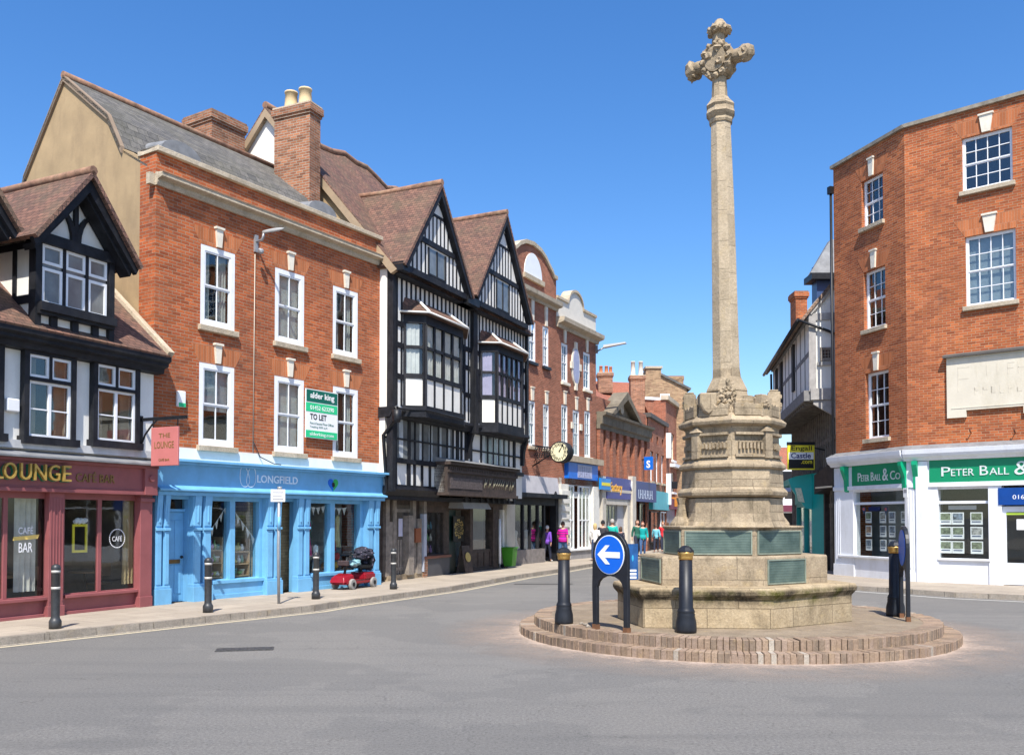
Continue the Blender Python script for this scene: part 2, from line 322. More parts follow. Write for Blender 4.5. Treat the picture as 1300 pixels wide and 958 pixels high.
# ------------------------------------------------------------------ windows
def sash(R, F, a, b, c, d, v=.06, nx=2, ny=1, fw=.075, bar=.02, mat=None, glass=None, sill=None, curtain=None, mid=True, ft=.06, sillmat=None, name='window'):
    """sash window filling u a..b, z c..d, outer face at inward offset v"""
    mat = mat or WHS; m = MB()
    for (p, q, r, s_) in ((a, a + fw, c, d), (b - fw, b, c, d), (a + fw, b - fw, d - fw, d), (a + fw, b - fw, c, c + fw * 1.1)): m.box(p, q, v, v + ft, r, s_)
    ia, ib, ic, id_ = a + fw, b - fw, c + fw * 1.1, d - fw; h = (ic + id_) / 2
    halves = [(ic, h, .03), (h, id_, .012)] if mid else [(ic, id_, .015)]
    for (p, q, dv) in halves:
        y = v + dv; w = .035
        m.box(ia, ia + w, y, y + .035, p, q); m.box(ib - w, ib, y, y + .035, p, q); m.box(ia + w, ib - w, y, y + .035, p, p + w); m.box(ia + w, ib - w, y, y + .035, q - w, q)
        for i in range(1, nx): x = ia + (ib - ia) * i / nx; m.box(x - bar / 2, x + bar / 2, y + .004, y + .03, p + w, q - w)
        for j in range(1, ny): z = p + (q - p) * j / ny; m.box(ia + w, ib - w, y + .006, y + .028, z - bar / 2, z + bar / 2)
    o = m.build(name, mat, R, F)
    MB().box(ia, ib, v + .05, v + .056, ic, id_).build('pane', glass or GLU, o, F)
    if sill: MB().box(a - .07, b + .07, -sill, v + .0, c - .13, c - .002).build('sill', sillmat or CST, o, F, bevel=.008)
    if curtain == 'sides':
        k = MB(); w = (ib - ia) * .36; n = 7
        for (x0, x1) in ((ia, ia + w), (ib - w, ib)):
            P = [(x0 + (x1 - x0) * i / n, v + .16 + (.03 if i % 2 else -.02)) for i in range(n + 1)]
            for (p, q) in zip(P, P[1:]): k.face([(p[0], p[1], ic), (q[0], q[1], ic), (q[0], q[1], id_), (p[0], p[1], id_)])
        k.build('curtain', CUR, o, F)
    elif curtain in ('blind', 'half', 'white'):
        k = MB(); z0 = ic if curtain != 'half' else ic + (id_ - ic) * .42
        k.box(ia, ib, v + .13, v + .135, z0, id_); k.build('blind', CURG if curtain != 'white' else CUR, o, F)
    return o
def keystone(R, F, uc, z0, z1, w0=.13, w1=.2, v=-.06, mat=None):
    m = MB().prism([(uc - w0 / 2, z0), (uc + w0 / 2, z0), (uc + w1 / 2, z1 - .05), (uc - w1 / 2, z1 - .05)], v, .0)
    m.box(uc - w1 / 2 - .025, uc + w1 / 2 + .025, v - .03, 0, z1 - .05, z1); return m.build('keystone', mat or CSW, R, F)
def lintel(R, F, a, b, z0, h=.34, sp=.16):
    return MB().prism([(a, z0), (b, z0), (b + sp, z0 + h), (a - sp, z0 + h)], -.004, .0).build('flat_arch', RUB, R, F)
# ================================================================== LEFT SIDE
PZ = .12                                       # pavement level
def rect(F, xl, xr, yt, yb, v=0.0):            # survey a rectangle from its mid-height/mid-width lines
    xc, yc = (xl + xr) / 2, (yt + yb) / 2
    return F.U(xl, v, yc), F.U(xr, v, yc), F.Z(xc, yb, v), F.Z(xc, yt, v)
# ---------------------------------------------------------------- 1 pink cafe, half timbered
F1 = Frame(gp(0, 70.3), gp(190.5, 59.2)); E1 = F1.U(193)
B1 = root('cafe_building', F1, 'half-timbered white and black building with a dusky pink café shopfront', 'building')
LX = -4.5
Zf0, Zf1 = 2.48, 3.10
m = MB()
wA = rect(F1, 25, 91, 447, 564); wB = rect(F1, 113, 172, 460, 568); iA = (wA[0] + .1, wA[1] - .1, wA[2] + .12, wA[3] - .1); iB = (wB[0] + .1, wB[1] - .1, wB[2] + .12, wB[3] - .1)
wC = tuple(x - (wB[0] - wA[0]) if i < 2 else x for i, x in enumerate(wA)); iC = (wC[0] + .1, wC[1] - .1, wC[2] + .12, wC[3] - .1)
m.wall(LX, E1, 3.1, 5.4, [iA, iB, iC]); m.box(LX, E1, 8.9, 9, 0, 5.4); m.box(LX, LX + .05, .02, 9, 0, 5.4)
m.build('wall', WHT, B1, F1)
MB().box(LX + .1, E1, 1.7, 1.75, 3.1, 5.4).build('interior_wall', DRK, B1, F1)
# pink shopfront
g1, g2, g3, g4, g5, g6, g7, g8 = [F1.U(x, .1, 700) for x in (-62, 3, 8.5, 57, 81, 123, 128, 171)]
hz = (.52, 2.36)
m = MB().wall(LX, E1, 0.1, Zf0, [(g1, g2, *hz), (g3, g4, *hz), (g5, g6, *hz), (g7, g8, *hz)], v=.08, rv=.06)
p0, p1 = F1.U(60, 0, 700), F1.U(79, 0, 700); q0, q1 = F1.U(175, 0, 700), F1.U(190, 0, 700)
m.box(p0, p1, -.05, .08, .1, Zf0); m.box(p0 - .02, p1 + .02, -.07, .08, .1, .32); m.box(q0, q1, -.07, .08, .1, Zf0); m.box(q0 - .02, q1, -.1, .08, .1, .34)
for k in range(5): x = p0 + (p1 - p0) * (k + .5) / 5; m.box(x - .012, x + .012, -.062, -.05, .4, Zf0 - .1)
m.box(q0 - .03, q1 + .02, -.12, 0, Zf0 - .14, Zf0 - .06)
for (a, b) in ((g1 - .1, g4 + .08), (g5 - .04, g8 + .06)): m.box(a, b, -.03, .08, .44, .50); m.box(a, b, .02, .08, .1, .18)
m.box(p1, g5 - .05, .0, .08, .1, .44)
m.build('shopfront', PNK, B1, F1, bevel=.006)
m = MB().box(LX, E1 - .02, -.12, .08, Zf0, Zf1); m.box(LX, E1, -.2, -.12, Zf1 - .06, Zf1); m.box(LX, E1, -.17, -.12, Zf0 - .0, Zf0 + .07); m.box(LX, E1, -.145, -.12, Zf0 + .07, Zf0 + .1)
m.box(q0, q1 + .02, -.2, -.12, Zf0, Zf1); m.disc(((q0 + q1) / 2, -.22, 2.83), (1, 0, 0), (0, 0, 1), .07, .07, .05, 12)
fa = m.build('fascia', PNK, B1, F1, bevel=.006)
MB().box(LX, E1 - .01, -.34, .0, Zf1, Zf1 + .035).prismx([(-.34, Zf1 + .035), (0, Zf1 + .035), (0, Zf1 + .15)], LX, E1 - .01).build('lead_flashing', LEAD, B1, F1)
MB().box(LX, E1, -.12, .0, 3.27, 3.42).build('skirt_band', plain('grey_plaster', (.5, .5, .49), .8, .2, 3), B1, F1)
for (a, b) in ((g1, g2), (g3, g4), (g5, g6), (g7, g8)): MB().box(a, b, .11, .116, *hz).build('shop_window', GLD, B1, F1)
# letters
def neon(s, u0, u1, z0, z1): text(s, fa, F1, u0, u1, z0, z1, -.2, plain('copper_letter', (.50, .33, .08), .35, .2, 8, metal=.4), .06); text(s, fa, F1, u0 + .015, u1 + .015, z0 - .012, z1 - .012, -.125, plain('letter_green', (.02, .22, .12), .4), .05, off=.012)
LW = [(-13, 2, 'L'), (2.5, 19, 'O'), (24, 38, 'U'), (41.5, 57, 'N'), (60, 74, 'G'), (78, 88.5, 'E')]
for (a, b, ch) in LW: ua, ub = F1.U(a, -.2, 603), F1.U(b, -.2, 603); neon(ch, ua, ub, 2.69, 2.99)
text('CAFÉ BAR', fa, F1, F1.U(96, -.12, 612), F1.U(145, -.12, 612), 2.70, 2.91, -.125, plain('dark_gold_letter', (.20, .12, .03), .4), .02)
# decals on the glass
def cdec(x, y, r, txt): 
    u, z = F1.uz(x, y, .1); k = MB(); n = 28
    for i in range(n):
        a, b = 2 * pi * i / n, 2 * pi * (i + .8) / n
        k.face([(u + r * cos(a), .105, z + r * sin(a)), (u + r * cos(b), .105, z + r * sin(b)), (u + (r - .02) * cos(b), .105, z + (r - .02) * sin(b)), (u + (r - .02) * cos(a), .105, z + (r - .02) * sin(a))])
    k.build('window_decal', WHP, B1, F1); text(txt, B1, F1, u - r * .6, u + r * .6, z - r * .3, z + r * .35, .107, WHP, .002)
cdec(149, 683, .2, 'CAFÉ')
u, z = F1.uz(33, 683, .1)
text('CAFÉ', B1, F1, u - .15, u + .15, z + .08, z + .24, .107, WHP, .002); text('BAR', B1, F1, u - .14, u + .14, z - .26, z - .08, .107, WHP, .002)
MB().prism([(u - .26, z - .04), (u + .24, z - .01), (u + .28, z + .07), (u - .25, z + .03)], .1, .106).build('window_banner', plain('banner_yellow', (.75, .55, .15), .6), B1, F1)
yf = root('picture_frame', LF(F1.M).M, 'yellow rectangular frame with a white flourish hanging inside the café window', 'frame')
u0, u1, z0, z1 = rect(F1, 92, 111, 665, 701, .3)
m = MB(); m.box(u0, u1, .3, .32, z0, z0 + .05); m.box(u0, u1, .3, .32, z1 - .05, z1); m.box(u0, u0 + .05, .3, .32, z0 + .05, z1 - .05); m.box(u1 - .05, u1, .3, .32, z0 + .05, z1 - .05); m.build('frame', YEL, yf, F1)
m = MB()
for k in range(6): m.blob(((u0 + u1) / 2 - .1 + .045 * k, .31, z1 + .05 + .03 * (k % 2)), .045, k, .4)
m.build('flourish', WHP, yf, F1)
# cafe room
m = MB().box(LX + .1, E1 - .1, 3.4, 3.45, .1, 3.0); m.box(LX + .1, E1 - .1, .2, 3.4, .1, .13); m.box(LX + .1, E1 - .1, .12, 3.4, 2.9, 2.95); m.box(E1 - .1, E1 - .05, .12, 3.4, .1, 2.95)
m.build('room', MIDI, B1, F1)
def ctable(u, v):
    t = root('cafe_table', at(F1.W(u, v, PZ)), 'round café table on a single leg seen through the pink café window', 'table', 'tables inside the café')
    MB().lathe([(.33, .72), (.34, .75)], seg=18).build('table_top', plain('table_wood', (.30, .17, .08), .5), t, LF(ROOTM[t.name])); MB().lathe([(.2, .0), (.2, .02), (.03, .04), (.03, .72)], seg=10).build('leg', BLM, t, LF(ROOTM[t.name]))
for u in (.9, 2.7): ctable(u, 1.1)
def bentchair(u, v, rz, lab):
    t = root('cafe_chair', at(F1.W(u, v, PZ), rz), lab, 'chair'); L = LF(ROOTM[t.name]); W = plain('chair_wood', (.24, .13, .07), .5)
    MB().box(-.2, .2, -.2, .2, .43, .47).build('seat', W, t, L, bevel=.01); MB().box(-.2, .2, .17, .2, .62, .9).build('backrest', W, t, L, bevel=.01)
    for sx in (-1, 1):
        MB().tube([(sx * .17, -.17, 0), (sx * .16, -.16, .43)], .015).build('leg', W, t, L); MB().tube([(sx * .17, .2, 0), (sx * .17, .18, .88)], .015).build('leg', W, t, L)
bentchair(1.5, 1.0, 1.2, 'wooden café chair behind the left pink window with its decal'); bentchair(3.2, 1.3, -1.9, 'wooden café chair behind the right pink window, further from the street door')
for i, (x, w, c) in enumerate(((-20, .5, CUR), (30, .45, CUR), (163, .35, plain('tan_drape', (.5, .38, .2), .9)))):
    u = F1.U(x, .35, 690); m = MB(); n = 8; P = [(u - w / 2 + w * k / n, .35 + (.04 if k % 2 else -.03)) for k in range(n + 1)]
    for a, b in zip(P, P[1:]): m.face([(a[0], a[1], .6), (b[0], b[1], .6), (b[0], b[1], 2.7), (a[0], a[1], 2.7)])
    tag(m.build('drape', c, None, F1), ['pale drape behind the leftmost pink café pane', 'grey and white drape behind the CAFÉ BAR window lettering', 'tan drape behind the round CAFÉ sticker'][i], 'drape')
# first floor windows with black surrounds
for (W_, I_) in ((wC, iC), (wA, iA), (wB, iB)):
    a, b, c, d = W_; m = MB(); x0, x1, z0, z1 = I_
    m.box(a, x0, -.14, .06, c, d); m.box(x1, b, -.14, .06, c, d); m.box(x0, x1, -.14, .06, z1, d); m.box(a - .05, b + .05, -.2, .06, c - .02, z0); zt = z0 + (z1 - z0) * .68; m.box(x0, x1, -.13, .05, zt, zt + .07); m.box(x0, x1, -.16, .06, zt + .0, zt + .03)
    xm = (x0 + x1) / 2; m.box(xm - .025, xm + .025, -.13, .05, zt + .07, z1)
    fr = m.build('window', BLK, B1, F1)
    for (p, q, r, s_, ny) in ((x0, xm - .025, zt + .07, z1, 1), (xm + .025, x1, zt + .07, z1, 1), (x0, x1, z0, zt, 2)):
        k = MB(); w = .05
        k.box(p, p + w, -.1, -.05, r, s_); k.box(q - w, q, -.1, -.05, r, s_); k.box(p + w, q - w, -.1, -.05, r, r + w); k.box(p + w, q - w, -.1, -.05, s_ - w, s_)
        if q - p > .5: xx = (p + q) / 2; k.box(xx - .03, xx + .03, -.1, -.05, r + w, s_ - w)
        if ny == 2: zz_ = (r + s_) / 2; k.box(p + w, q - w, -.085, -.06, zz_ - .012, zz_ + .012)
        k.build('casement', WHS, fr, F1)
    MB().box(x0, x1, -.07, -.064, z0, z1).build('pane', GLU, fr, F1)
    k = MB(); n = 6
    for (x_0, x_1) in ((x0, x0 + .28), (x1 - .24, x1)):
        P = [(x_0 + (x_1 - x_0) * i / n, .1 + (.03 if i % 2 else -.02)) for i in range(n + 1)]
        for (p, q) in zip(P, P[1:]): k.face([(p[0], p[1], z0), (q[0], q[1], z0), (q[0], q[1], z1), (p[0], p[1], z1)])
    k.build('curtain', plain('ochre_curtain', (.42, .30, .20), .9, .2), fr, F1)
# eaves and roof
ze = F1.Z(100, 430, -.35)
m = MB().prismx([(-.42, ze), (-.42, ze - .1), (-.34, ze - .14), (-.34, ze - .2), (-.22, ze - .24), (-.2, ze - .34), (0, ze - .36), (0, ze)], LX, E1 + .1)
m.build('eaves', BLK, B1, F1)
VR, ZR = 3.2, ze + 3.2
m = MB().slab([(LX, -.45, ze + .02), (E1 + .05, -.45, ze + .02), (E1 + .05, VR, ZR), (LX, VR, ZR)], .09); m.slab([(LX, VR * 2, ze - .1), (LX, VR, ZR), (E1, VR, ZR), (E1, VR * 2, ze - .1)], .09)
rf = m.build('roof', TIL, B1, F1)
MB().tube([(LX, VR, ZR), (E1, VR, ZR)], .1, 8).build('ridge', RIDGE, rf, F1)
m = MB().slab([(E1 - .02, -.47, ze + .1), (E1 + .14, -.47, ze + .1), (E1 + .14, VR, ZR + .1), (E1 - .02, VR, ZR + .1)], .12); m.build('verge', CST, B1, F1)
FDM = Frame(F1.W(0, -.3, 0), F1.W(1, -.3, 0))
def dormer(du):
    A = FDM.uz(115, 222, -.4); Lf = FDM.uz(47, 302, -.4); Rf = FDM.uz(172, 336, -.4); ua, za = A; zf = (Lf[1] + Rf[1]) / 2; hw = (Rf[0] - Lf[0]) / 2; ua = (Lf[0] + Rf[0]) / 2 * .5 + ua * .5
    D = [ua + du]; c = D[0]; sl = (za - zf) / hw
    bw = hw - .26; zb = FDM.Z(95, 432, 0) - .1; zh = zf + .05
    m = MB()                                     # walls of the dormer
    m.prism([(c - bw, zb), (c + bw, zb), (c + bw, zh), (c, za - .2), (c - bw, zh)], .02, 2.6)
    o = m.build('dormer', WHT, B1, FDM)
    wl, wr, wb, wt = rect(FDM, 56, 142, 322, 395, -.05); wl += du; wr += du; wc = c; ww = (wr - wl) / 2; wl, wr = wc - ww, wc + ww
    m = MB(); t = .1                              # black framing
    m.box(c - bw - .04, wl, -.07, .12, zb, zh); m.box(wr, c + bw + .04, -.07, .12, zb, zh); m.box(c - bw, c + bw, -.11, .06, wt, wt + .2); m.box(c - bw, c + bw, -.2, .05, wb - .16, wb)
    m.box(c - bw, c + bw, -.14, .05, wb - .22, wb - .16); m.box(c - bw, c + bw, -.06, .03, zb, zb + .06)
    for k in (-.55, 0, .55): m.box(c + k * bw - .07, c + k * bw + .07, -.05, .04, zb, wb - .2)
    for sx in (-1, 1):                           # curved braces in the gable
        P = [(c + sx * (.05 + .42 * (1 - cos(k * pi / 12))), wt + .2 + .62 * sin(k * pi / 12)) for k in range(7)]
        for p, q in zip(P, P[1:]): m.prism([(p[0] - .05, p[1]), (p[0] + .05, p[1]), (q[0] + .05, q[1]), (q[0] - .05, q[1])] , -.05, .03)
    m.prism([(c - .05, wt + .2), (c + .05, wt + .2), (c + .04, za - .3), (c - .04, za - .3)], -.045, .03)
    for v in (.5, 1.2): m.box(c - bw - .03, c - bw + .03, v, v + .1, zb, zh)
    m.box(c - bw - .035, c - bw + .03, .1, 2.6, zh - .12, zh); m.box(c - bw - .035, c - bw + .03, .1, 2.0, zh - 1.15, zh - 1.0)
    m.build('timber_frame', BLK, o, FDM)
    for sx in (-1, 1):                           # barge boards
        m = MB().prism([(c, za + .02), (c, za - .34), (c + sx * (hw + .02), zf - .16), (c + sx * (hw + .1), zf - .0)], -.40, -.30); m.prism([(c, za - .1), (c, za - .42), (c + sx * hw * .96, zf - .2), (c + sx * hw, zf - .1)], -.30, .0); m.build('barge_board', BLK, o, FDM)
    m = MB()
    for sx in (-1, 1): m.slab([(c, -.5, za + .07), (c, 3.4, za + .07), (c + sx * (hw + .12), 3.4, zf - .0), (c + sx * (hw + .12), -.5, zf - .0)], .08)
    m.build('roof', TIL, o, FDM); MB().tube([(c, -.5, za + .07), (c, 3.2, za + .07)], .09, 8).build('ridge', RIDGE, o, FDM)
    n = 3; gap = .07; zt = wb + (wt - wb) * .64
    wf = MB(); wf.box(wl, wr, .0, .06, zt - gap / 2, zt + gap / 2)
    for i in range(n + 1): x = wl + (wr - wl) * i / n; wf.box(x - gap / 2, x + gap / 2, -.04, .06, wb, wt)
    w = wf.build('window', BLK, B1, FDM); k = MB(); p = .055
    for i in range(n):
        a, b = wl + (wr - wl) * i / n + gap / 2, wl + (wr - wl) * (i + 1) / n - gap / 2
        for (r, s_) in ((wb, zt - gap / 2), (zt + gap / 2, wt)): k.box(a, a + p, -.03, .03, r, s_); k.box(b - p, b, -.03, .03, r, s_); k.box(a + p, b - p, -.03, .03, r, r + p); k.box(a + p, b - p, -.03, .03, s_ - p, s_)
    k.build('casement', WHS, w, FDM); MB().box(wl, wr, -.005, .0, wb, wt).build('pane', plain('dusty_pane', (.16, .17, .165), .12, .35, 2.2, spec=.8), w, FDM)
dormer(0); dormer(F1.U(21, -.4, 320) - F1.U(172, -.4, 320))
# alarm boxes, hanging sign
u, z = F1.uz(13, 513, 0)
ab = root('alarm_box', F1, 'white alarm box on the white wall beside the leftmost café window', 'alarm box'); MB().box(u - .13, u + .13, -.1, 0, z - .14, z + .1).build('case', WHP, ab, F1, bevel=.02)
hs = root('hanging_sign', F1, 'salmon pink hanging café sign on a black bracket between pink and blue shops', 'sign')
ub = F1.U(178, 0, 545); vS0, zS1 = F1.vz(193, 543, ub); vS1 = F1.vz(227, 543, ub)[0]; zS0 = F1.vz(210, 591, ub)[1]; vE = F1.vz(237, 532, ub)[0]; zb_ = F1.vz(205, 532, ub)[1]
m = MB().box(ub - .02, ub + .02, vE, 0, zb_ - .02, zb_ + .05); m.tube([(ub, -.02, zb_ - .55), (ub, -.15, zb_ - .3), (ub, -.35, zb_ - .1), (ub, -.5, zb_)], .02); m.box(ub - .05, ub + .05, -.03, 0, zb_ - .65, zb_ + .1)
for v in (vS0 - .03, vS1 + .03): m.box(ub - .008, ub + .008, v - .008, v + .008, zS1, zb_)
m.build('bracket', BLM, hs, F1)
MB().box(ub - .025, ub + .025, vS1, vS0, zS0, zS1).build('board', PNL, hs, F1, bevel=.008)
Fs = Frame(F1.W(ub - .027, vS0, 0), F1.W(ub - .027, vS1, 0)); wS = vS0 - vS1
text('THE', hs, Fs, wS * .3, wS * .72, zS1 - .22, zS1 - .13, -.0, plain('dark_gold_letter', (.2, .12, .03)), .004); text('LOUNGE', hs, Fs, wS * .14, wS * .86, zS1 - .44, zS1 - .3, -.0, plain('dark_gold_letter', (.2, .12, .03)), .004); text('CAFÉ BAR', hs, Fs, wS * .3, wS * .7, zS0 + .1, zS0 + .16, -.0, plain('dark_gold_letter', (.2, .12, .03)), .004)
# ---------------------------------------------------------------- 2 blue shop, red brick
F2 = Frame(gp(193.5, 58.5), gp(482, 44.1)); L2 = F2.L
B2 = root('brick_shop_building', F2, 'red brick three-storey building with a sky blue shopfront and stone cornice', 'building')
zc = 10.15
ups = [rect(F2, 254.5, 298, 312, 416), rect(F2, 349, 386, 345, 434), rect(F2, 422.5, 454, 370, 456)]; los = [rect(F2, 252.5, 297, 460, 562), rect(F2, 348, 385.5, 481, 577), rect(F2, 422.5, 454, 494, 582)]
def lev(R): 
    c = sum(r[2] for r in R) / len(R); d = sum(r[3] for r in R) / len(R); return [(r[0], r[1], c, d) for r in R]
ups, los = lev(ups), lev(los)
print('B2', L2, ups, los)
m = MB().wall(0, L2, 3.58, zc - .12, ups + los, rv=.12); m.box(0, L2, 6.4, 6.5, 0, 9); m.box(L2 - .2, L2 - .01, .02, 6.4, 0, zc - .3)
m.face([(0, 0, 3.4), (0, .55, 3.4), (0, .55, zc - .12), (0, 0, zc - .12)]); m.build('wall', BR2, B2, F2)
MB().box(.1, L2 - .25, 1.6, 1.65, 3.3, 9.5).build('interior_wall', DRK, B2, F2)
P_ = [F2.vz(x, y, 0) for x, y in ((156, 189), (139, 148), (82.6, 99), (32, 227))]
m = MB().prismx([(.55, 0), (6.4, 0), (6.4, 7.0), (5.5, 8.6), P_[3], P_[2], P_[1], P_[0], (.55, zc - .12)], .0, .3); m.build('gable_wall', TAN, B2, F2)
m = MB(); RP = [P_[0], P_[1], P_[2], P_[3], (6.4, 7.0)]; print('gable', P_)
for a, b in zip(RP, RP[1:]): m.slab([(-.06, a[0], a[1] + .03), (L2, a[0], a[1] + .03), (L2, b[0], b[1] + .03), (-.06, b[0], b[1] + .03)], .07)
m.slab([(0, .3, zc - .35), (L2, .3, zc - .35), (L2, RP[0][0] + .05, RP[0][1]), (0, RP[0][0] + .05, RP[0][1])], .05)
r2 = m.build('roof', SLA, B2, F2); MB().tube([(-.06, P_[2][0], P_[2][1] + .06), (L2, P_[2][0], P_[2][1] + .06)], .09).build('ridge', RIDGE, r2, F2)
m = MB()
for k in range(3):
    a, b = [(P_[0], P_[1]), (P_[1], P_[2]), (P_[2], P_[3])][k]; m.prismx([(a[0], a[1] - .1), (b[0], b[1] - .1), (b[0], b[1] + .06), (a[0], a[1] + .06)], -.06, .04)
m.build('verge', plain('tan_verge', (.26, .19, .13), .8), B2, F2)
for (x, y) in ((222, 200), (402, 262)):          # small eyebrow vents in the slates
    u = F2.U(x, 1.0, y); zz = P_[0][1] + .3; m = MB(); n = 12
    m.hexa([(u + .55 * cos(pi * i / n), .75, zz - .1 + .3 * sin(pi * i / n)) for i in range(n + 1)], [(u + .55 * cos(pi * i / n), 1.6, zz - .0 + .3 * sin(pi * i / n)) for i in range(n + 1)]); m.build('roof_vent', LEAD, B2, F2)
MB().box(-.03, L2, -.1, .38, zc - .12, zc).box(-.03, .6, .38, .62, zc - .12, zc - .0).build('coping', CST, B2, F2, bevel=.012)
zk = F2.Z(196, 217, -.1); zj = F2.Z(199, 234, -.05)
m = MB().prismx([(0, zj), (-.06, zj), (-.09, zj + .06), (-.09, zj + .12), (-.2, zk - .1), (-.24, zk - .09), (-.24, zk - .02), (-.26, zk), (0, zk + .03)], -.02, L2); m.prismx([(.0, zj), (.12, zj), (.12, zk), (0, zk)], -.16, 0)
m.build('cornice', CST, B2, F2)
cur = ['sides', 'white', 'sides', 'half', 'white', 'sides']
for i, r in enumerate(ups + los):
    sash(B2, F2, *r, v=.0, fw=.12, nx=2, ny=1, curtain=cur[i], sill=.1, glass=GLU, ft=.09)
    zt = r[3]; keystone(B2, F2, (r[0] + r[1]) / 2, zt + .03, zt + .50); lintel(B2, F2, r[0] - .02, r[1] + .02, zt + .003, .40, .22)
MB().box(0, L2, -.025, .1, 3.28, 3.58).build('plaster_band', WHT, B2, F2)
# blue shopfront
X = lambda x, v=0, y=700: F2.U(x, v, y)
z0f, z1f = 2.58, 3.28
m = MB().box(0, L2, -.16, .1, z0f, z1f - .04); m.box(-.02, L2, -.36, .1, z1f - .04, z1f + .02); m.box(-.02, L2, -.28, -.16, z1f - .09, z1f - .04)
m.prismx([(-.16, z0f), (-.3, z0f + .02), (-.3, z0f + .06), (-.2, z0f + .1), (-.16, z0f + .14)], -.02, L2); m.box(0, L2, -.2, .1, z0f - .08, z0f)
f2 = m.build('fascia', BLU, B2, F2, bevel=.005)
pil = [(197, 205), (207.5, 214.5), (245, 254.5), (258, 267.5), (338, 346), (348.5, 356), (377, 384), (386, 392.5), (466, 473), (475, 481)]
dr = (X(214.5), X(240), PZ, 2.42); d2 = (X(357), X(376), PZ, 2.42); wz = (.56, 2.40)
wl = [(X(269), X(293)), (X(299.5), X(330))]; wr_ = [(X(394), X(420.5)), (X(426), X(458))]
m = MB().wall(0, L2, PZ - .1, z0f - .06, [(a, b, *wz) for a, b in wl + wr_] + [dr, d2], v=.03, rv=.22)
for (a, b) in pil:
    a, b = X(a, -.12), X(b, -.12); c = (a + b) / 2; m.box(a, b, -.13, .03, PZ + .0, z0f - .06); m.box(a + .02, b - .02, -.15, -.13, .55, 1.7)
    m.prismx([(-.13, 1.80), (-.155, 1.82), (-.165, 2.2), (-.19, 2.42), (-.19, z0f - .08), (-.13, z0f - .08)], a + .01, b - .01); m.box((a + b) / 2 - .02, (a + b) / 2 + .02, -.18, -.15, 1.9, 2.3); m.box(a + .03, b - .03, -.155, -.13, z0f + .16, z1f - .1); m.box(a - .01, b + .01, -.18, -.13, 1.72, 1.78)
for i in range(0, 10, 2): a, b = X(pil[i][0], -.12), X(pil[i + 1][1], -.12); m.box(a - .03, b + .03, -.19, .03, PZ - .04, PZ + .34); m.box(a - .015, b + .015, -.16, .03, PZ + .34, PZ + .4)
for (a, b) in ((X(268), X(337)), (X(393), X(465))): m.box(a, b, -.08, .03, .47, .55); m.box(a, b, -.03, .03, PZ, .47); m.box(a, b, -.05, .03, PZ - .04, PZ + .1)
m.build('shopfront', BLU, B2, F2, bevel=.006)
for (a, b) in wl + wr_: MB().box(a, b, .16, .166, *wz).build('shop_window', GLD, B2, F2)
o = MB().box(dr[0], dr[1], .2, .25, PZ, 2.14)
for (p, q) in ((.3, .95), (1.05, 1.95)):
    for k in (0, 1): w = (dr[1] - dr[0]); a = dr[0] + w * (.12 + .42 * k); o.box(a, a + w * .34, .185, .2, p, q); 
o = o.build('door', BLU, B2, F2, bevel=.008); MB().box((dr[0] + dr[1]) / 2 - .16, (dr[0] + dr[1]) / 2 + .16, .17, .185, .98, 1.07).build('letter_plate', plain('old_brass', (.2, .12, .05), .4, metal=.7), o, F2); MB().blob((dr[1] - .08, .15, 1.12), .035, 1, .0).build('handle', BLM, o, F2)
MB().box(dr[0], dr[1], .18, .186, 2.2, 2.4).build('transom_window', GLD, B2, F2); MB().box(dr[0], dr[1], .14, .24, 2.14, 2.2).build('transom', BLU, B2, F2)
MB().box(X(241.5), X(241.5) + .16, -.02, .03, 1.18, 1.42).build('door_entry_panel', plain('grey_keypad', (.12, .12, .13), .4), B2, F2)
m = MB().box(.05, L2 - .25, 3.2, 3.25, .1, 3.2); m.box(.05, L2 - .25, .25, 3.2, .08, .12); m.box(.05, L2 - .25, .2, 3.2, 2.95, 3.0); m.box(X(338), X(338) + .05, .26, 2.4, .12, 2.9)
m.build('room', MIDI, B2, F2)
MB().box(X(366), X(378, .2), .5, .9, .12, 2.4).box(X(330), X(330) + .04, .3, 1.2, .12, 2.4).build('brick_pier', brick('cream_brick', (.62, .50, .28, 1), (.55, .43, .24, 1), (.4, .32, .2, 1)), B2, F2)
# fascia lettering and logos
PB = plain('pale_blue_letter', (.70, .80, .88), .5)
text('LONGFIELD', f2, F2, F2.U(326.5, -.17, 610), F2.U(378, -.17, 610), 2.86, 3.05, -.162, PB, .012, off=.018)
for c_, r_, tl in (((F2.U(310.5, -.17, 610)), (.14, .25), .16), ((F2.U(319, -.17, 610)), (.14, .25), -.16)):
    n = 30; P = []
    for i in range(n + 1): a = 2 * pi * i / n; x, y = r_[0] * cos(a), r_[1] * sin(a) - .03 * cos(2 * a); P.append((c_ + x * cos(tl) - y * sin(tl), -.17, 2.965 + x * sin(tl) + y * cos(tl)))
    MB().tube(P, .009, 5).build('logo_loop', PB, f2, F2)
uc, zc_ = F2.uz(423, 616, -.17)
def heart(side, mat):
    P = []
    for i in range(17):
        t = pi * i / 16; x = .19 * sin(t) ** 3 ; y = .012 * (13 * cos(t) - 5 * cos(2 * t) - 2 * cos(3 * t) - cos(4 * t)); P.append((uc + side * x, zc_ + .03 + y))
    MB().prism(P, -.175, -.162).build('logo_heart', mat, f2, F2)
heart(-1, ROYAL); heart(1, plain('logo_green', (.03, .38, .08), .5)); MB().blob((uc, -.18, zc_ + .02), .05, 2, .5, squash=(1, .2, 1.2)).build('logo_figure', BLM, f2, F2)
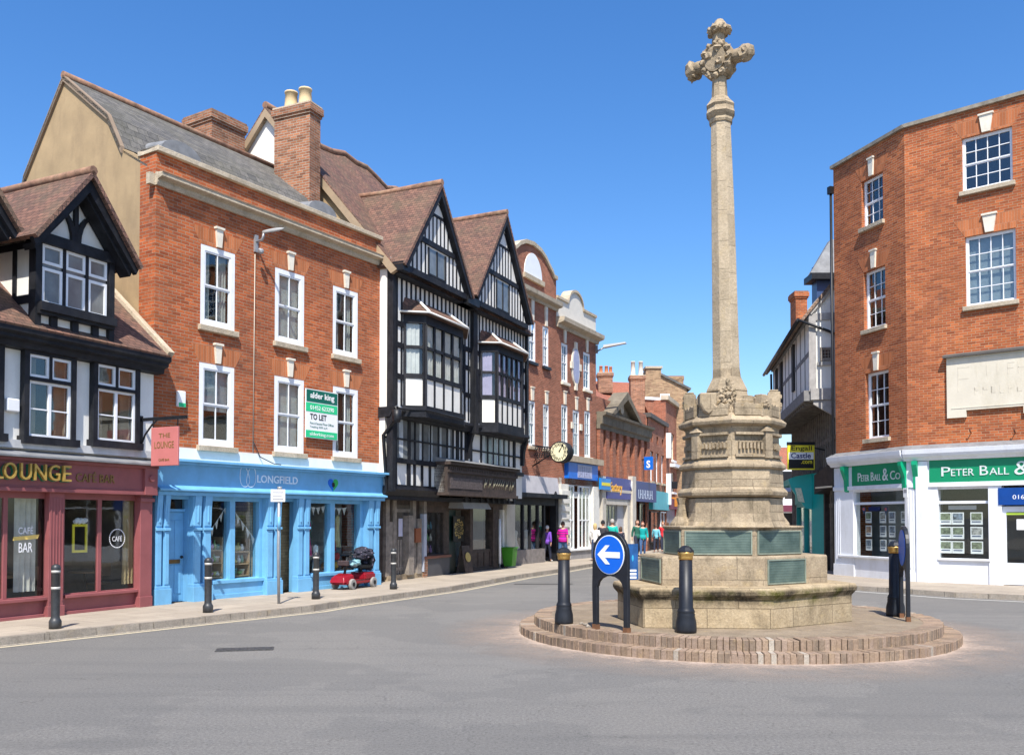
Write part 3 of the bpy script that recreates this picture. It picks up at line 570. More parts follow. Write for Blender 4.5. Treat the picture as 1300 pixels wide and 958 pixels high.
# bunting, shelves and goods in the windows
def bunting(a, z0, b, z1, n, lab, sag=.0, v=.20):
    r = root('bunting', F2, lab, 'bunting'); m = MB(); s_ = MB(); P = [(a + (b - a) * i / n, z0 + (z1 - z0) * i / n - sag * sin(pi * i / n)) for i in range(n + 1)]
    s_.tube([(p[0], v, p[1]) for p in P], .006, 5)
    for p, q in zip(P, P[1:]): du, dz = q[0] - p[0], q[1] - p[1]; m.prism([(p[0] + du * .12, p[1] + dz * .12), (q[0] - du * .12, q[1] - dz * .12), ((p[0] + q[0]) / 2 - .0, (p[1] + q[1]) / 2 - .20)], v, v + .004)
    s_.build('string', WHP, r, F2); m.build('pennant', CUR, r, F2)
bunting(X(268), 1.52, X(296), 2.34, 5, 'white triangular bunting rising to the mullion in the left blue window'); bunting(X(299), 2.3, X(331), 1.46, 5, 'white triangular bunting falling from the mullion in the left blue window')
bunting(X(395), 2.34, X(420), 2.34, 4, 'white bunting across the top of the right blue window, left pane', .06); bunting(X(427), 2.32, X(447), 2.3, 3, 'white bunting across the top of the right blue window, right pane', .04)
rnd = random.Random(3)
PC = [plain('glaze_%d' % i, c, .35, .1) for i, c in enumerate(((.05, .22, .18), (.6, .55, .45), (.45, .40, .12), (.1, .25, .35), (.55, .25, .2), (.65, .65, .62), (.12, .3, .1), (.4, .2, .4)))]
def shelf(a, b, v, zs, lab, n=7):
    r = root('display_shelf', F2, lab, 'shelf unit'); m = MB()
    for z in zs: m.box(a, b, v, v + .3, z - .03, z)
    for x in (a, b - .03): m.box(x, x + .03, v, v + .3, PZ, zs[-1] + .3)
    m.build('shelves', plain('shelf_wood', (.30, .2, .11), .6), r, F2)
kinds = ['jug', 'bowl', 'vase', 'mug', 'plant_pot']
adj = ['squat', 'tall', 'round', 'small', 'wide', 'narrow', 'plump']; coln = ['dark green', 'cream', 'mustard', 'teal', 'terracotta', 'white', 'leaf green', 'mauve']
used_l = set()
def goods(a, b, v, z, n, where):
    for i in range(n):
        k = rnd.choice(kinds); x = a + (b - a) * (i + .5) / n + rnd.uniform(-.02, .02); c = rnd.randrange(8); h = rnd.uniform(.10, .2); r_ = rnd.uniform(.045, .08)
        pr = {'jug': [(.6, 0), (1, .3), (.9, .6), (.5, .85), (.6, 1)], 'bowl': [(.4, 0), (.9, .3), (1.2, .6), (1.25, .62)], 'vase': [(.5, 0), (1, .4), (.8, .7), (.3, .9), (.45, 1.2)], 'mug': [(.8, 0), (.8, .8), (.78, .8)], 'plant_pot': [(.6, 0), (.9, .7), (1, .7), (1, .85)]}[k]
        lab = '%s %s %s, %s in %s' % (adj[rnd.randrange(7)], coln[c], k.replace('_', ' '), ['leftmost', 'second', 'central', 'fourth', 'rightmost'][i], where)
        o = MB().lathe([(p * r_, z + q * h) for p, q in pr], (x, v + .15), 12).build(k, PC[c], None, F2); tag(o, lab, k.replace('_', ' '), 'goods in the blue shop windows')
shelf(wl[0][0] + .05, wl[0][1] - .03, .24, (.62, .95, 1.25), 'wooden display shelves behind the leftmost blue shop pane'); shelf(wl[1][0] + .03, wl[1][1] - .1, .24, (.62, .9, 1.2), 'wooden display shelves behind the second blue shop pane')
for j, z in enumerate((.62, .95, 1.25)): goods(wl[0][0] + .08, wl[0][1] - .06, .22, z, 5, 'leftmost blue pane, %s shelf' % ('lowest', 'middle', 'top')[j])
for j, z in enumerate((.62, .9, 1.2)): goods(wl[1][0] + .06, wl[1][1] - .2, .22, z, 5, 'second blue pane, %s shelf' % ('lowest', 'middle', 'top')[j])
def garment(x, v, z0, z1, c, lab, w=.16):
    m = MB(); n = 10; R = []
    for (t, s_) in ((0, 1.25), (.3, 1.0), (.6, .7), (.8, 1.0), (.93, .85), (1, .25)):
        R.append([(x + w * s_ * cos(2 * pi * k / n) * (1 + .12 * (k % 2) * (1 - t)), v + w * .5 * s_ * sin(2 * pi * k / n), z0 + (z1 - z0) * t) for k in range(n)])
    m.ring(R); tag(m.build('garment', c, None, F2), lab, 'garment', 'garments in the right blue window')
garment(X(399), .30, 1.0, 2.0, plain('magenta_cloth', (.40, .03, .16), .9), 'magenta dress hanging at the left of the right blue window'); garment(X(406), .45, .9, 2.05, plain('dark_green_cloth', (.02, .09, .06), .9), 'dark green coat hanging beside the magenta dress'); garment(X(411), .30, .6, 1.3, plain('pale_cloth', (.55, .62, .6), .9), 'pale long skirt hanging near the blue mullion', .1)
garment(X(432), .32, 1.1, 1.9, plain('crimson_cloth', (.35, .02, .04), .9), 'crimson jacket hanging right of the blue mullion', .13); garment(X(441), .38, 1.2, 2.1, plain('straw_cloth', (.5, .42, .2), .9), 'straw coloured top hanging in the right blue pane', .1)
for i, (x, w, z0, h, c, l) in enumerate(((435, .5, .6, .2, (.55, .26, .05), 'orange basket standing low in the right blue pane'), (405, .7, .95, .16, (.5, .5, .5), 'folded white cloths on a ledge behind the left garments'), (440, .3, .85, .2, (.5, .05, .04), 'red cushion on the ledge above the orange basket'))):
    tag(MB().box(X(x) - w / 2, X(x) + w / 2, .35, .6, z0, z0 + h).build(['basket', 'folded_cloth', 'cushion'][i], plain('display_%d' % i, c, .9, .3), None, F2, bevel=.04, seg=2), l, ['basket', 'cloth', 'cushion'][i])
# to let board
a, b, c, d = rect(F2, 387.5, 428, 496, 560, -.08); c, d = F2.Z(408, 557, -.08), F2.Z(408, 496, -.08)
tl = root('to_let_board', F2, 'green and white TO LET board fixed on red brick between two upper windows', 'sign')
MB().box(a, b, -.1, -.07, c, d).build('board', WHP, tl, F2); h = d - c; w = b - a
G1 = plain('board_dark_green', (.0, .12, .085), .5); G2 = plain('board_light_green', (.02, .52, .22), .5)
MB().box(a + .02, b - .02, -.105, -.1, d - .26 * h, d - .015 * h).build('header', G1, tl, F2); MB().box(a + .0, b - .02, -.105, -.1, d - .46 * h, d - .28 * h).build('phone_band', G2, tl, F2); MB().box(a + .0, b - .02, -.105, -.1, c + .01 * h, c + .155 * h).build('web_band', G2, tl, F2)
text('alder king', tl, F2, a + w * .13, b - w * .12, d - .22 * h, d - .06 * h, -.106, WHP, .006, off=.015); text('01452 623290', tl, F2, a + w * .13, b - w * .13, d - .42 * h, d - .33 * h, -.106, WHP, .005); text('TO LET', tl, F2, a + w * .13, a + w * .64, d - .62 * h, d - .5 * h, -.101, BLM, .005, off=.02)
text('First & Second Floor Offices', tl, F2, a + w * .13, b - w * .13, d - .72 * h, d - .67 * h, -.101, G1, .003); text('Totalling 2209 sq ft', tl, F2, a + w * .13, b - w * .33, d - .80 * h, d - .75 * h, -.101, G1, .003); text('alderking.com', tl, F2, a + w * .12, b - w * .13, c + .03 * h, c + .12 * h, -.106, WHP, .004)
MB().box(a + .1, a + .14, -.07, 0, c + .1, c + .14).box(b - .14, b - .1, -.07, 0, d - .14, d - .1).build('bracket', BLM, tl, F2)
u, z = F2.uz(228, 506, 0); ab = root('alarm_box', F2, 'white alarm box on red brick beside the first floor sash window', 'alarm box'); MB().box(u - .11, u + .11, -.09, 0, z - .19, z + .17).build('case', WHP, ab, F2, bevel=.02); MB().box(u - .09, u + .09, -.1, -.09, z - .19, z - .1).build('lens', G2, ab, F2)
# wall mounted street lamp and its cable
lp = root('wall_street_lamp', F2, 'grey street lamp head on a short arm fixed high on the red brick wall', 'street lamp')
u, z = F2.uz(324, 305, 0)
m = MB().box(u - .05, u + .05, -.06, 0, z - .3, z + .12); m.tube([(u, -.05, z - .05), (u, -.25, z - .02), (u, -.3, z + .12)], .03); m.blob((u, -.2, z - .3), .07, 2, .2); m.build('bracket', GREY, lp, F2)
R = []
for t, w, h in ((0, .03, .03), (.15, .06, .04), (.5, .09, .05), (.8, .08, .04), (1, .02, .02)):
    R.append([(u - .03 + .2 * t + 0 * k, -.3 - .50 * t + w * cos(2 * pi * k / 12) * .8, z + .15 + .05 * t + h * sin(2 * pi * k / 12)) for k in range(12)])
MB().ring(R).build('lamp_head', plain('lamp_grey', (.33, .33, .32), .5), lp, F2)
m = MB().tube([(u - .02, -.02, z - .35), (u - .04, -.02, 3.6)], .012, 5); tag(m.build('wall_cable', plain('cable_cream', (.5, .42, .33), .7), None, F2), 'thin pale cable running down the red brick below the street lamp', 'cable')
P = [(F2.U(322, -.04, 560), -.04, 3.85), (F2.U(330, -.04, 560), -.05, 3.5), (F2.U(343, -.2, 590), -.33, 3.33), (F2.U(352, -.2, 592), -.33, 3.32)]
tag(MB().tube(P, .012, 5).build('loose_cable', BLM, None, F2), 'loose black cable drooping over the white band above the blue fascia', 'cable')
# chimneys above the blue shop
def chimney(F, u0, u1, v0, v1, z0, z1, mat, lab, name='chimney', parent=None, pots=(), pm=None, cap=.07):
    m = MB().box(u0, u1, v0, v1, z0, z1 - .34); m.box(u0 - cap * .5, u1 + cap * .5, v0 - cap * .5, v1 + cap * .5, z1 - .34, z1 - .26); m.box(u0 - cap, u1 + cap, v0 - cap, v1 + cap, z1 - .26, z1 - .06)
    o = m.build(name, mat, parent, F); MB().box(u0 - cap * .6, u1 + cap * .6, v0 - cap * .6, v1 + cap * .6, z1 - .06, z1).build('cap', RIDGE if not pots else CST, o, F)
    for (pu, pv, h, r) in pots: MB().lathe([(r * 1.05, z1), (r * 1.08, z1 + .05), (r, z1 + .08), (r * .86, z1 + h - .06), (r * .98, z1 + h - .05), (r * .98, z1 + h), (r * .75, z1 + h), (r * .7, z1 + h - .2)], (pu, pv), 12).build('chimney_pot', pm or plain('buff_pot', (.62, .47, .26), .8), o, F)
    return o
a, z1c = F2.uz(269, 138, 4.4); b = F2.U(311, 4.4, 160); vb = F2.vz(235, 150, a)[0]
chimney(F2, a, b, 4.4, vb, 9.5, z1c, BRC, '', parent=B2)
# ---------------------------------------------------------------- 3 twin gabled timber building
F3 = Frame(gp(495, 44.4), gp(668, 33.0)); L3 = F3.L
B3 = root('timber_framed_building', F3, 'tall black and white timber-framed building with twin gables and jettied oriel windows', 'building')
V1, V2 = .18, .9
zg = F3.Z(540, 357, -.15); zE = zg
zj2, zj1 = F3.Z(520, 522, 0), F3.Z(520, 625, V1)
print('B3', L3, zg, zj2, zj1)
TW = random.Random(5)
# walls: upper box, first floor box, ground floor
m = MB().box(0, L3, 0, 8.9, zj2, zE + .3); m.box(0, L3, V1, 8.9, zj1, zj2); m.box(0, .25, V2, 8.9, 0, zj1); m.box(L3 - .2, L3 + .0, V2, 8.9, 0, zj1); m.box(0, L3, 4, 8.9, 0, zj1)
m.build('wall', WHT, B3, F3)
# --- main roof
VR3, ZR3 = 4.46, 14.65; e0 = (-.3, 9.15)
uR = F3.uz(537, 222, VR3)[0]; print('ridge u', uR)
n = 14; m = MB(); wob = lambda i: .12 * sin(i * 1.1) + .08 * sin(i * 2.3 + 1)
for i in range(n):
    a, b = -.15 + (uR + .15) * i / n, -.15 + (uR + .15) * (i + 1) / n; za, zb = ZR3 + wob(i), ZR3 + wob(i + 1)
    m.hexa([(a, e0[0], e0[1] - .1), (b, e0[0], e0[1] - .1), (b, VR3, zb - .12), (a, VR3, za - .12)], [(a, e0[0], e0[1]), (b, e0[0], e0[1]), (b, VR3, zb), (a, VR3, za)])
    m.hexa([(a, VR3, za - .12), (b, VR3, zb - .12), (b, 9.2, 9.0), (a, 9.2, 9.0)], [(a, VR3, za), (b, VR3, zb), (b, 9.2, 9.1), (a, 9.2, 9.1)])
r3 = m.build('roof', TIL, B3, F3)
MB().tube([(-.15 + (uR + .15) * i / n, VR3, ZR3 + .03 + wob(i)) for i in range(n + 1)], .11).build('ridge', RIDGE, r3, F3)
m = MB().prismx([(0, 9.2), (8.9, 9.2), (VR3, ZR3 - .05)], .0, .12); m.build('gable_wall', WHT, B3, F3)
MB().prismx([(.02, 9.2), (2.9, 9.2), (2.9, 12.5), (2.3, 11.9)], -.02, .0).build('gable_patch', TAN, B3, F3)
m = MB().prismx([(-.3, 9.1), (-.1, 9.0), (VR3, ZR3 - .28), (VR3, ZR3 - .02)], -.16, -.02); m.prismx([(VR3, ZR3 - .02), (VR3, ZR3 - .28), (9.0, 9.0), (9.2, 9.1)], -.16, -.02); m.build('verge', plain('verge_board', (.34, .25, .16), .8), B3, F3)
MB().prismx([(0, 9.2), (8.9, 9.2), (VR3, ZR3 - .1)], uR - .12, uR - .02).build('end_gable', BRC, B3, F3)
# chimney with two pots standing between blue shop and timber house
u0c, z1c = F3.uz(393.5, 128, 2.12); v1c = F3.vz(348.5, 140, u0c)[0]; u1c = F3.U(407, 2.12, 134); print('chim', u0c, u1c, v1c, z1c)
chimney(F3, u0c, u1c, 2.12, v1c, 9.2, z1c, BRC, '', parent=B3, pots=[((u0c + u1c) / 2, 2.12 + (v1c - 2.12) * .28, .52, .20), ((u0c + u1c) / 2, 2.12 + (v1c - 2.12) * .68, .52, .20)])
# --- gables
def gable(name, ax, ay, lx, ly, rx, ry, back):
    A = F3.uz(ax, ay, -.45); Lf = F3.uz(lx, ly, -.45); Rf = F3.uz(rx, ry, -.45); za = A[1]; zf = (Lf[1] + Rf[1]) / 2; c = (Lf[0] + Rf[0]) / 2; c = .5 * c + .5 * A[0]; hw = (Rf[0] - Lf[0]) / 2
    print(name, A, Lf, Rf)
    ih = hw - .18; zb = zg; o = MB().prism([(c - ih, zb), (c + ih, zb), (c, za - .22)], -.36, back).build('gable', WHT, B3, F3)
    m = MB(); zc2 = zb + (za - zb) * .36; zc3 = zb + (za - zb) * .68; half = lambda z: ih * max(.02, (za - .25 - z) / (za - .25 - zb))
    m.box(c - ih, c + ih, -.45, -.34, zb - .10, zb + .08); m.box(c - half(zc2), c + half(zc2), -.42, -.34, zc2 - .07, zc2 + .09); m.box(c - half(zc3), c + half(zc3), -.38, -.34, zc3 - .04, zc3 + .05)
    wn = .5
    x = c - ih + .2
    while x < c + ih - .1:
        if abs(x - c) > wn + .06:
            zt = zb + (za - .25 - zb) * (1 - abs(x - c) / ih)
            m.box(x - .042, x + .042, -.372, -.34, zb + .1, min(zc2, zt))
        x += .25
    for k in (-3, -2, -1, 0, 1, 2, 3):
        xx = c + k * .24
        if abs(xx - c) < half(zc2 + .25): m.box(xx - .036, xx + .036, -.372, -.34, zc2 + .09, min(zc3, zb + (za - .25 - zb) * (1 - abs(xx - c) / ih)))
    for sx in (-1, 1):
        P = [(c + sx * (.06 + .40 * t), zc3 + .07 + (za - .5 - zc3) * (1 - t ** 1.8) * .72) for t in (0, .25, .5, .75, 1)]
        for p, q in zip(P, P[1:]): m.prism([(p[0] - .045, p[1]), (p[0] + .045, p[1]), (q[0] + .045, q[1]), (q[0] - .045, q[1])], -.374, -.34)
    m.build('timber_frame', BLK, o, F3)
    f = MB(); wz0, wz1 = zb + .12, zc2 - .13; f.box(c - wn - .06, c - wn, -.40, -.33, wz0, wz1); f.box(c + wn, c + wn + .06, -.40, -.33, wz0, wz1); f.box(c - wn, c + wn, -.40, -.33, wz0, wz0 + .06); f.box(c - .03, c + .03, -.39, -.33, wz0 + .06, wz1)
    w = f.build('window', BLK, B3, F3); MB().box(c - wn, c + wn, -.37, -.362, wz0 + .06, wz1).build('pane', plain('dusty_pane', (.16, .17, .165)), w, F3)
    for sx in (-1, 1):
        m = MB().prism([(c, za), (c, za - .36), (c + sx * (hw - .1), zf - .12), (c + sx * (hw + .06), zf - .05)], -.54, -.47); m.prism([(c, za - .1), (c, za - .30), (c + sx * (hw - .12), zf - .14), (c + sx * hw, zf - .1)], -.47, -.34); m.build('barge_board', BLK, o, F3)
    m = MB()
    for sx in (-1, 1): m.slab([(c, -.56, za + .07), (c, back, za + .1), (c + sx * (hw + .14), back, zf), (c + sx * (hw + .14), -.56, zf - .04)], .09)
    m.build('roof', TIL, o, F3); MB().tube([(c, -.56, za + .08), (c, back * .5, za + .04), (c, back, za + .11)], .1).build('ridge', RIDGE, o, F3)
    return c, hw
c1, h1 = gable('gable1', 558.5, 235.5, 512, 336, 596, 373, 3.4); c2, h2 = gable('gable2', 643.3, 274, 601, 369, 671, 411, 6.5)
MB().box(-.15, c1 - h1 + .25, -.5, .0, zg - .15, zg + .1).build('lead_gutter', BLM, B3, F3); MB().box(c1 + h1 - .2, c2 - h2 + .2, -.5, .0, zg - .2, zg + .05).build('lead_gutter', BLM, B3, F3)
# --- storey with oriels (between zj2 and zg)
O1 = (F3.U(516, -.1, 450), F3.U(537.5, -.45, 450), F3.U(583.5, -.45, 450), F3.U(592, -.1, 450)); O2 = (F3.U(613, -.1, 470), F3.U(629, -.45, 470), F3.U(661, -.45, 470), F3.U(667, -.1, 470))
zO = [F3.Z(537, 410, -.45), F3.Z(537, 441, -.45), F3.Z(537, 478, -.45), F3.Z(537, 517, -.45)]; print('oriel', O1, O2, zO)
m = MB(); zt0 = zj2 + .1
x = .06
while x < L3 - .05:
    m.box(x - .05, x + .05, -.014, .02, zt0, zg - .1); x += .27
for z in (zO[0] + .25 - .35, zO[1], zO[2] - .05): m.box(0, L3, -.03, .02, z - .08, z + .08)
m.box(-.03, .14, -.1, .1, zj1, zg); m.box(L3 - .14, L3 + .03, -.1, .1, zj2, zg); mid = (O1[3] + O2[0]) / 2; m.box(mid - .16, mid + .16, -.14, .02, zj2 - .3, zg - .1); m.box(mid - .1, mid + .1, -.2, -.12, zj2 - .3, zO[1])
m.box(0, L3, -.3, .02, zg - .2, zg - .1)
m.build('timber_frame', BLK, B3, F3)
def oriel(O, kk, curt):
    a, b, c, d = O; pr = .5
    PL = [(a, 0), (b, -pr), (c, -pr), (d, 0)]
    if d > L3 - .1: PL[3] = (L3 - .02, 0)
    def ringp(off): 
        return [(PL[0][0] - off, .02), (PL[1][0] - off * .4, -pr - off), (PL[2][0] + off * .4, -pr - off), (PL[3][0] + off, .02)]
    o = MB().prismz(PL, zj2 - .02, zO[2]).build('oriel', WHT, B3, F3)
    m = MB()
    for (z, h, off) in ((zO[0] - .02, .3, .05), (zO[1] - .04, .09, .02), (zO[2] - .06, .14, .04), (zj2 - .02, .16, .08)): m.prismz(ringp(off), z, z + h)
    segs = [(PL[0], PL[1], 1), (PL[1], PL[2], 4 if kk == 1 else 5), (PL[2], PL[3], 1)]
    gl = MB()
    for (p, q, n) in segs:
        p, q = Vector((p[0], p[1], 0)), Vector((q[0], q[1], 0)); d_ = (q - p); nn = Vector((d_.y, -d_.x, 0)).normalized(); t_ = d_.normalized()
        for i in range(n + 1):
            x = p + d_ * i / n; w = .06 if 0 < i < n else .085
            w *= .8; B_ = [x - t_ * w - nn * .03, x + t_ * w - nn * .03, x + t_ * w + nn * .02, x - t_ * w + nn * .02]
            m.hexa([(r.x, r.y, zj2) for r in B_], [(r.x, r.y, zO[0]) for r in B_])
        gl.face([(p.x - nn.x * .02, p.y - nn.y * .02, zO[2] + .05), (q.x - nn.x * .02, q.y - nn.y * .02, zO[2] + .05), (q.x - nn.x * .02, q.y - nn.y * .02, zO[0]), (p.x - nn.x * .02, p.y - nn.y * .02, zO[0])])
    m.build('timber_frame', BLK, o, F3); gl.build('pane', GLU, o, F3)
    m = MB(); 
    for i, (x0, x1) in enumerate(((a + .1, b - .05), (b + .06, b + (c - b) * .24), (b + (c - b) * .30, b + (c - b) * .46), (b + (c - b) * .55, b + (c - b) * .72), (b + (c - b) * .78, b + (c - b) * .96))):
        y0 = -pr + .06 if i else -.1; P = [(x0 + (x1 - x0) * k / 6, (y0 if i else -.08 - .3 * k / 6 + .06) + (.02 if k % 2 else -.02)) for k in range(7)]
        for p, q in zip(P, P[1:]): m.face([(p[0], p[1], zO[2]), (q[0], q[1], zO[2]), (q[0], q[1], zO[0]), (p[0], p[1], zO[0])])
    m.build('curtain', curt, o, F3)
    MB().prismz([(x, y + .16) for x, y in ((PL[0][0] + .1, 0), (PL[1][0] + .1, -pr + .05), (PL[2][0] - .1, -pr + .05), (PL[3][0] - .1, 0))], zO[2] + .02, zO[0]).build('dark_lining', DRK, o, F3)
    z0, z1 = zO[0] + .28, zO[0] + .75; R0 = ringp(.22); R1 = [(PL[0][0] + .05, .02), (PL[1][0] + .25, -.12), (PL[2][0] - .25, -.12), (PL[3][0] - .02, .02)]
    R0 = [(x, min(y, .0)) for x, y in R0]; R1 = [(x, min(y, 0.0)) for x, y in R1]
    MB().hexa([(x, y, z0 - .05) for x, y in R0], [(x, y, z1) for x, y in R1]).build('canopy_roof', TIL, o, F3)
    m = MB()
    for i in range(3): m.tube([(*R0[i], z0), (*R0[i + 1], z0)], .03, 6)
    for i in (1, 2): m.tube([(*R0[i], z0), (*R1[i], z1 + .02)], .045, 6)
    m.build('lead_flashing', WHT, o, F3)
oriel(O1, 1, CUR); oriel(O2, 2, plain('lilac_curtain', (.45, .38, .50), .9))
# jetty mouldings
m = MB()
def jet(u0, u1, y0, z0, h=.30, parts=m):
    parts.prismx([(y0 - .12, z0 + h), (y0 - .14, z0 + h * .7), (y0 - .08, z0 + h * .45), (y0 - .02, z0 + .02), (y0 + .6, z0 - .02), (y0 + .6, z0 + h)], u0, u1)
jet(-.06, L3 + .04, .0, zj2 - .28); m.prismz([(O1[0] - .2, 0), (O1[1] - .05, -.58), (O1[2] + .05, -.58), (O1[3] + .1, 0)], zj2 - .2, zj2 - .02); m.prismz([(O2[0] - .2, 0), (O2[1] - .05, -.58), (O2[2] + .05, -.58), (min(O2[3], L3) + .05, 0)], zj2 - .2, zj2 - .02)
e5 = F3.U(556, V1, 600); jet(-.06, e5, V1, zj1 - .12, .28)
m.box(0, L3, V1 + .02, 4, zj1 - .22, zj1 - .1)
m.build('jetty_beam', BLK, B3, F3)
MB().tube([(-.1, -.18, zj2 - .02), (O1[0], -.25, zj2 - .0), (O1[1], -.63, zj2 - .0), (O1[2], -.63, zj2 - .02)], .028, 6).build('pipe', BLM, B3, F3)
# first floor framing
zw0, zw1 = F3.Z(520, 584, V1), F3.Z(520, 534, V1)
m = MB(); m.box(0, L3, V1 - .09, V1, zw0 - .12, zw0 + .02); m.box(0, L3, V1 - .09, V1, zw1, zj2 - .2); m.box(0, e5, V1 - .07, V1, zj1 + .1, zj1 + .22)
lights = [F3.U(x, V1, 560) for x in (497, 501.5, 518, 525.5, 535, 545, 555.5, 566.5, 574, 580, 585)]
for i, x in enumerate(lights): w = .11 if i in (0, 2, 9) else .06; w *= .75; m.box(x - w, x + w, V1 - .05, V1, zj1 + .15, zj2 - .1)
lights2 = [F3.U(x, V1, 570) for x in (591, 597.5, 610, 618, 625, 632, 638.5, 645, 652)]
for i, x in enumerate(lights2): w = .12 if i in (0, 8) else .06; w *= .75; m.box(x - w, x + w, V1 - .05, V1, zw0 - 1.2, zj2 - .1)
for x in (mid, L3 - .1):                         # curved brackets below jetties
    P = [(V1 - .02 - .25 * (1 - cos(k * pi / 10)), zj2 - 1.15 + .95 * sin(k * pi / 10)) for k in range(6)]
    for p, q in zip(P, P[1:]): m.prismx([(p[0] - .1, p[1]), (p[0] + .08, p[1]), (q[0] + .08, q[1]), (q[0] - .1, q[1])], x - .08, x + .08)
zmid = (zw0 + zw1) / 2; m.box(0, L3, V1 - .07, V1, zmid - .025, zmid + .025)
m.build('timber_frame', BLK, B3, F3)
for (a, b) in ((lights[1], lights[8]), (lights2[2], lights2[7])):
    f = MB().box(a, b, V1 - .03, V1 - .02, zw0, zw1).build('window', plain('dusty_pane', (.16, .17, .165)), B3, F3); k = MB()
    for i in range(6):
        x = a + (b - a) * (i + .5) / 6
        if i != 1: k.box(x - .12, x + .1, V1 - .036, V1 - .031, zw0 + .05, zw1)
    k.build('curtain', plain('greyed_curtain', (.46, .49, .50), .3, .25), f, F3)
# ground floor: timber front, doorway, windows
G = lambda x, y=690: F3.U(x, V2, y)
zs0, zs1 = F3.Z(550, 703, V2), F3.Z(550, 652, V2); ztop = zj1
win1 = (G(537.5), G(563), zs0, zs1 + .05); dor = (G(570), G(594.5), PZ, zs1 + .15); win2 = (G(598), G(623), zs0 + .05, zs1 + .25); pas = (G(634), G(640.5), PZ, zs1 + .2)
m = MB().wall(.0, L3, 0, ztop, [win1, dor, win2, pas], v=V2, rv=.3); m.box(G(594.5), G(598), V2 - .08, V2, 0, ztop); m.box(G(623), G(630), V2 - .1, V2, 0, ztop)
for k in range(4): x = G(599.5) + k * (G(622) - G(599.5)) / 3; m.box(x - .05, x + .05, V2 - .03, V2, PZ + .15, zs0 - .05)
m.box(G(536), G(623), V2 - .12, V2, zs1 + .28, zs1 + .42)
m.build('shopfront', OAKD, B3, F3)
m = MB(); m.box(G(533), G(565.5), V2 - .16, V2, PZ - .05, zs0 - .12); m.build('stall_riser', plain('dark_grey_paint', (.06, .06, .068), .5), B3, F3); MB().box(G(532), G(566), V2 - .22, V2, zs0 - .12, zs0 - .04).build('sill', plain('red_brown_wood', (.15, .05, .03), .5), B3, F3)
MB().box(G(597), G(624), V2 - .1, V2 + .0, PZ - .03, PZ + .1).build('plinth', OAKD, B3, F3)
for (r) in (win1, win2): MB().box(r[0], r[1], V2 + .06, V2 + .066, r[2], r[3]).build('shop_window', GLD, B3, F3)
m = MB().box(.3, L3 - .3, V2 + 2.6, V2 + 2.7, 0, 3.2).box(.3, L3 - .3, V2 + .31, V2 + 2.6, PZ - .03, PZ); m.build('room', MIDI, B3, F3)
MB().box(dor[0] + .02, dor[1] - .5, V2 + .25, V2 + .3, PZ, dor[3]).build('door', plain('dark_green_door', (.01, .035, .03), .4), B3, F3)
# timber entry at the left
m = MB()
for (x, w, z1, dv) in ((488, .1, 2.6, 0), (492, .14, 1.9, .02), (499, .1, 2.62, .05), (522, .1, 2.6, 0), (527, .13, 2.0, -.05), (514, .16, 2.1, -.12), (534, .09, 2.6, -.05)): m.box(G(x) - w, G(x) + w, V2 - .12 + dv, V2 + .02, .25, z1)
m.box(G(499), G(522), V2 - .03, V2, 2.2, 2.3); m.box(G(499), G(522), V2 - .03, V2, .4, .5)
for k in range(6): x = G(500) + (G(520) - G(500)) * (k + .5) / 6; m.box(x - .05, x + .05, V2 - .02, V2, .15, 1.35)
m.build('entry_timbers', OAK, B3, F3)
m = MB()
for k in range(5): x = G(500.5) + (G(520) - G(500.5)) * (k + .5) / 5; m.box(x - .09, x + .09, V2 - .015, V2, 1.36, ztop - .35)
m.build('boarded_door', plain('grey_brown_board', (.10, .085, .07), .8, .3), B3, F3); MB().box(G(487), G(536), V2 - .14, V2, 0, .28).build('stone_plinth', LIMD, B3, F3)
MB().box(G(505), G(510), V2 - .03, V2 - .02, 1.45, 2.0).build('paper_notice', plain('notice_lilac', (.6, .58, .7), .8), B3, F3); MB().box(G(531.5), G(535), V2 - .2, V2 - .05, .3, 2.15).build('pale_post', plain('pale_blue_grey', (.42, .45, .52), .8, .15), B3, F3)
MB().box(G(532), G(536), V2 - .2, V2 - .02, 0, .75).build('brick_pier', BRC, B3, F3); MB().box(G(519), G(526), V2 - .25, V2 - .13, 1.25, 1.7).build('notice_case', plain('rust_wood', (.24, .07, .025), .6), B3, F3)
m = MB().tube([(-.1, -.28, zj2 + .0), (-.1, -.3, zj2 - .3), (-.05, .2, zj2 - .8), (-.05, V1 - .1, zj1), (.05, V2 - .1, zj1 - .7), (.05, V2 - .12, .2)], .05); m.lathe([(.1, zj2 - .45), (.13, zj2 - .35), (.14, zj2 - .1)], (-.1, -.28), 8); m.build('downpipe', BLM, B3, F3)
MB().tube([(G(628.5), V2 - .2, .3), (G(628.5), V2 - .2, 2.0)], .05).build('downpipe', WHP, B3, F3); MB().box(G(640.5), G(651), V2 - .1, V2, .1, ztop).build('pale_column', plain('cream_column', (.52, .48, .40), .8, .1), B3, F3)
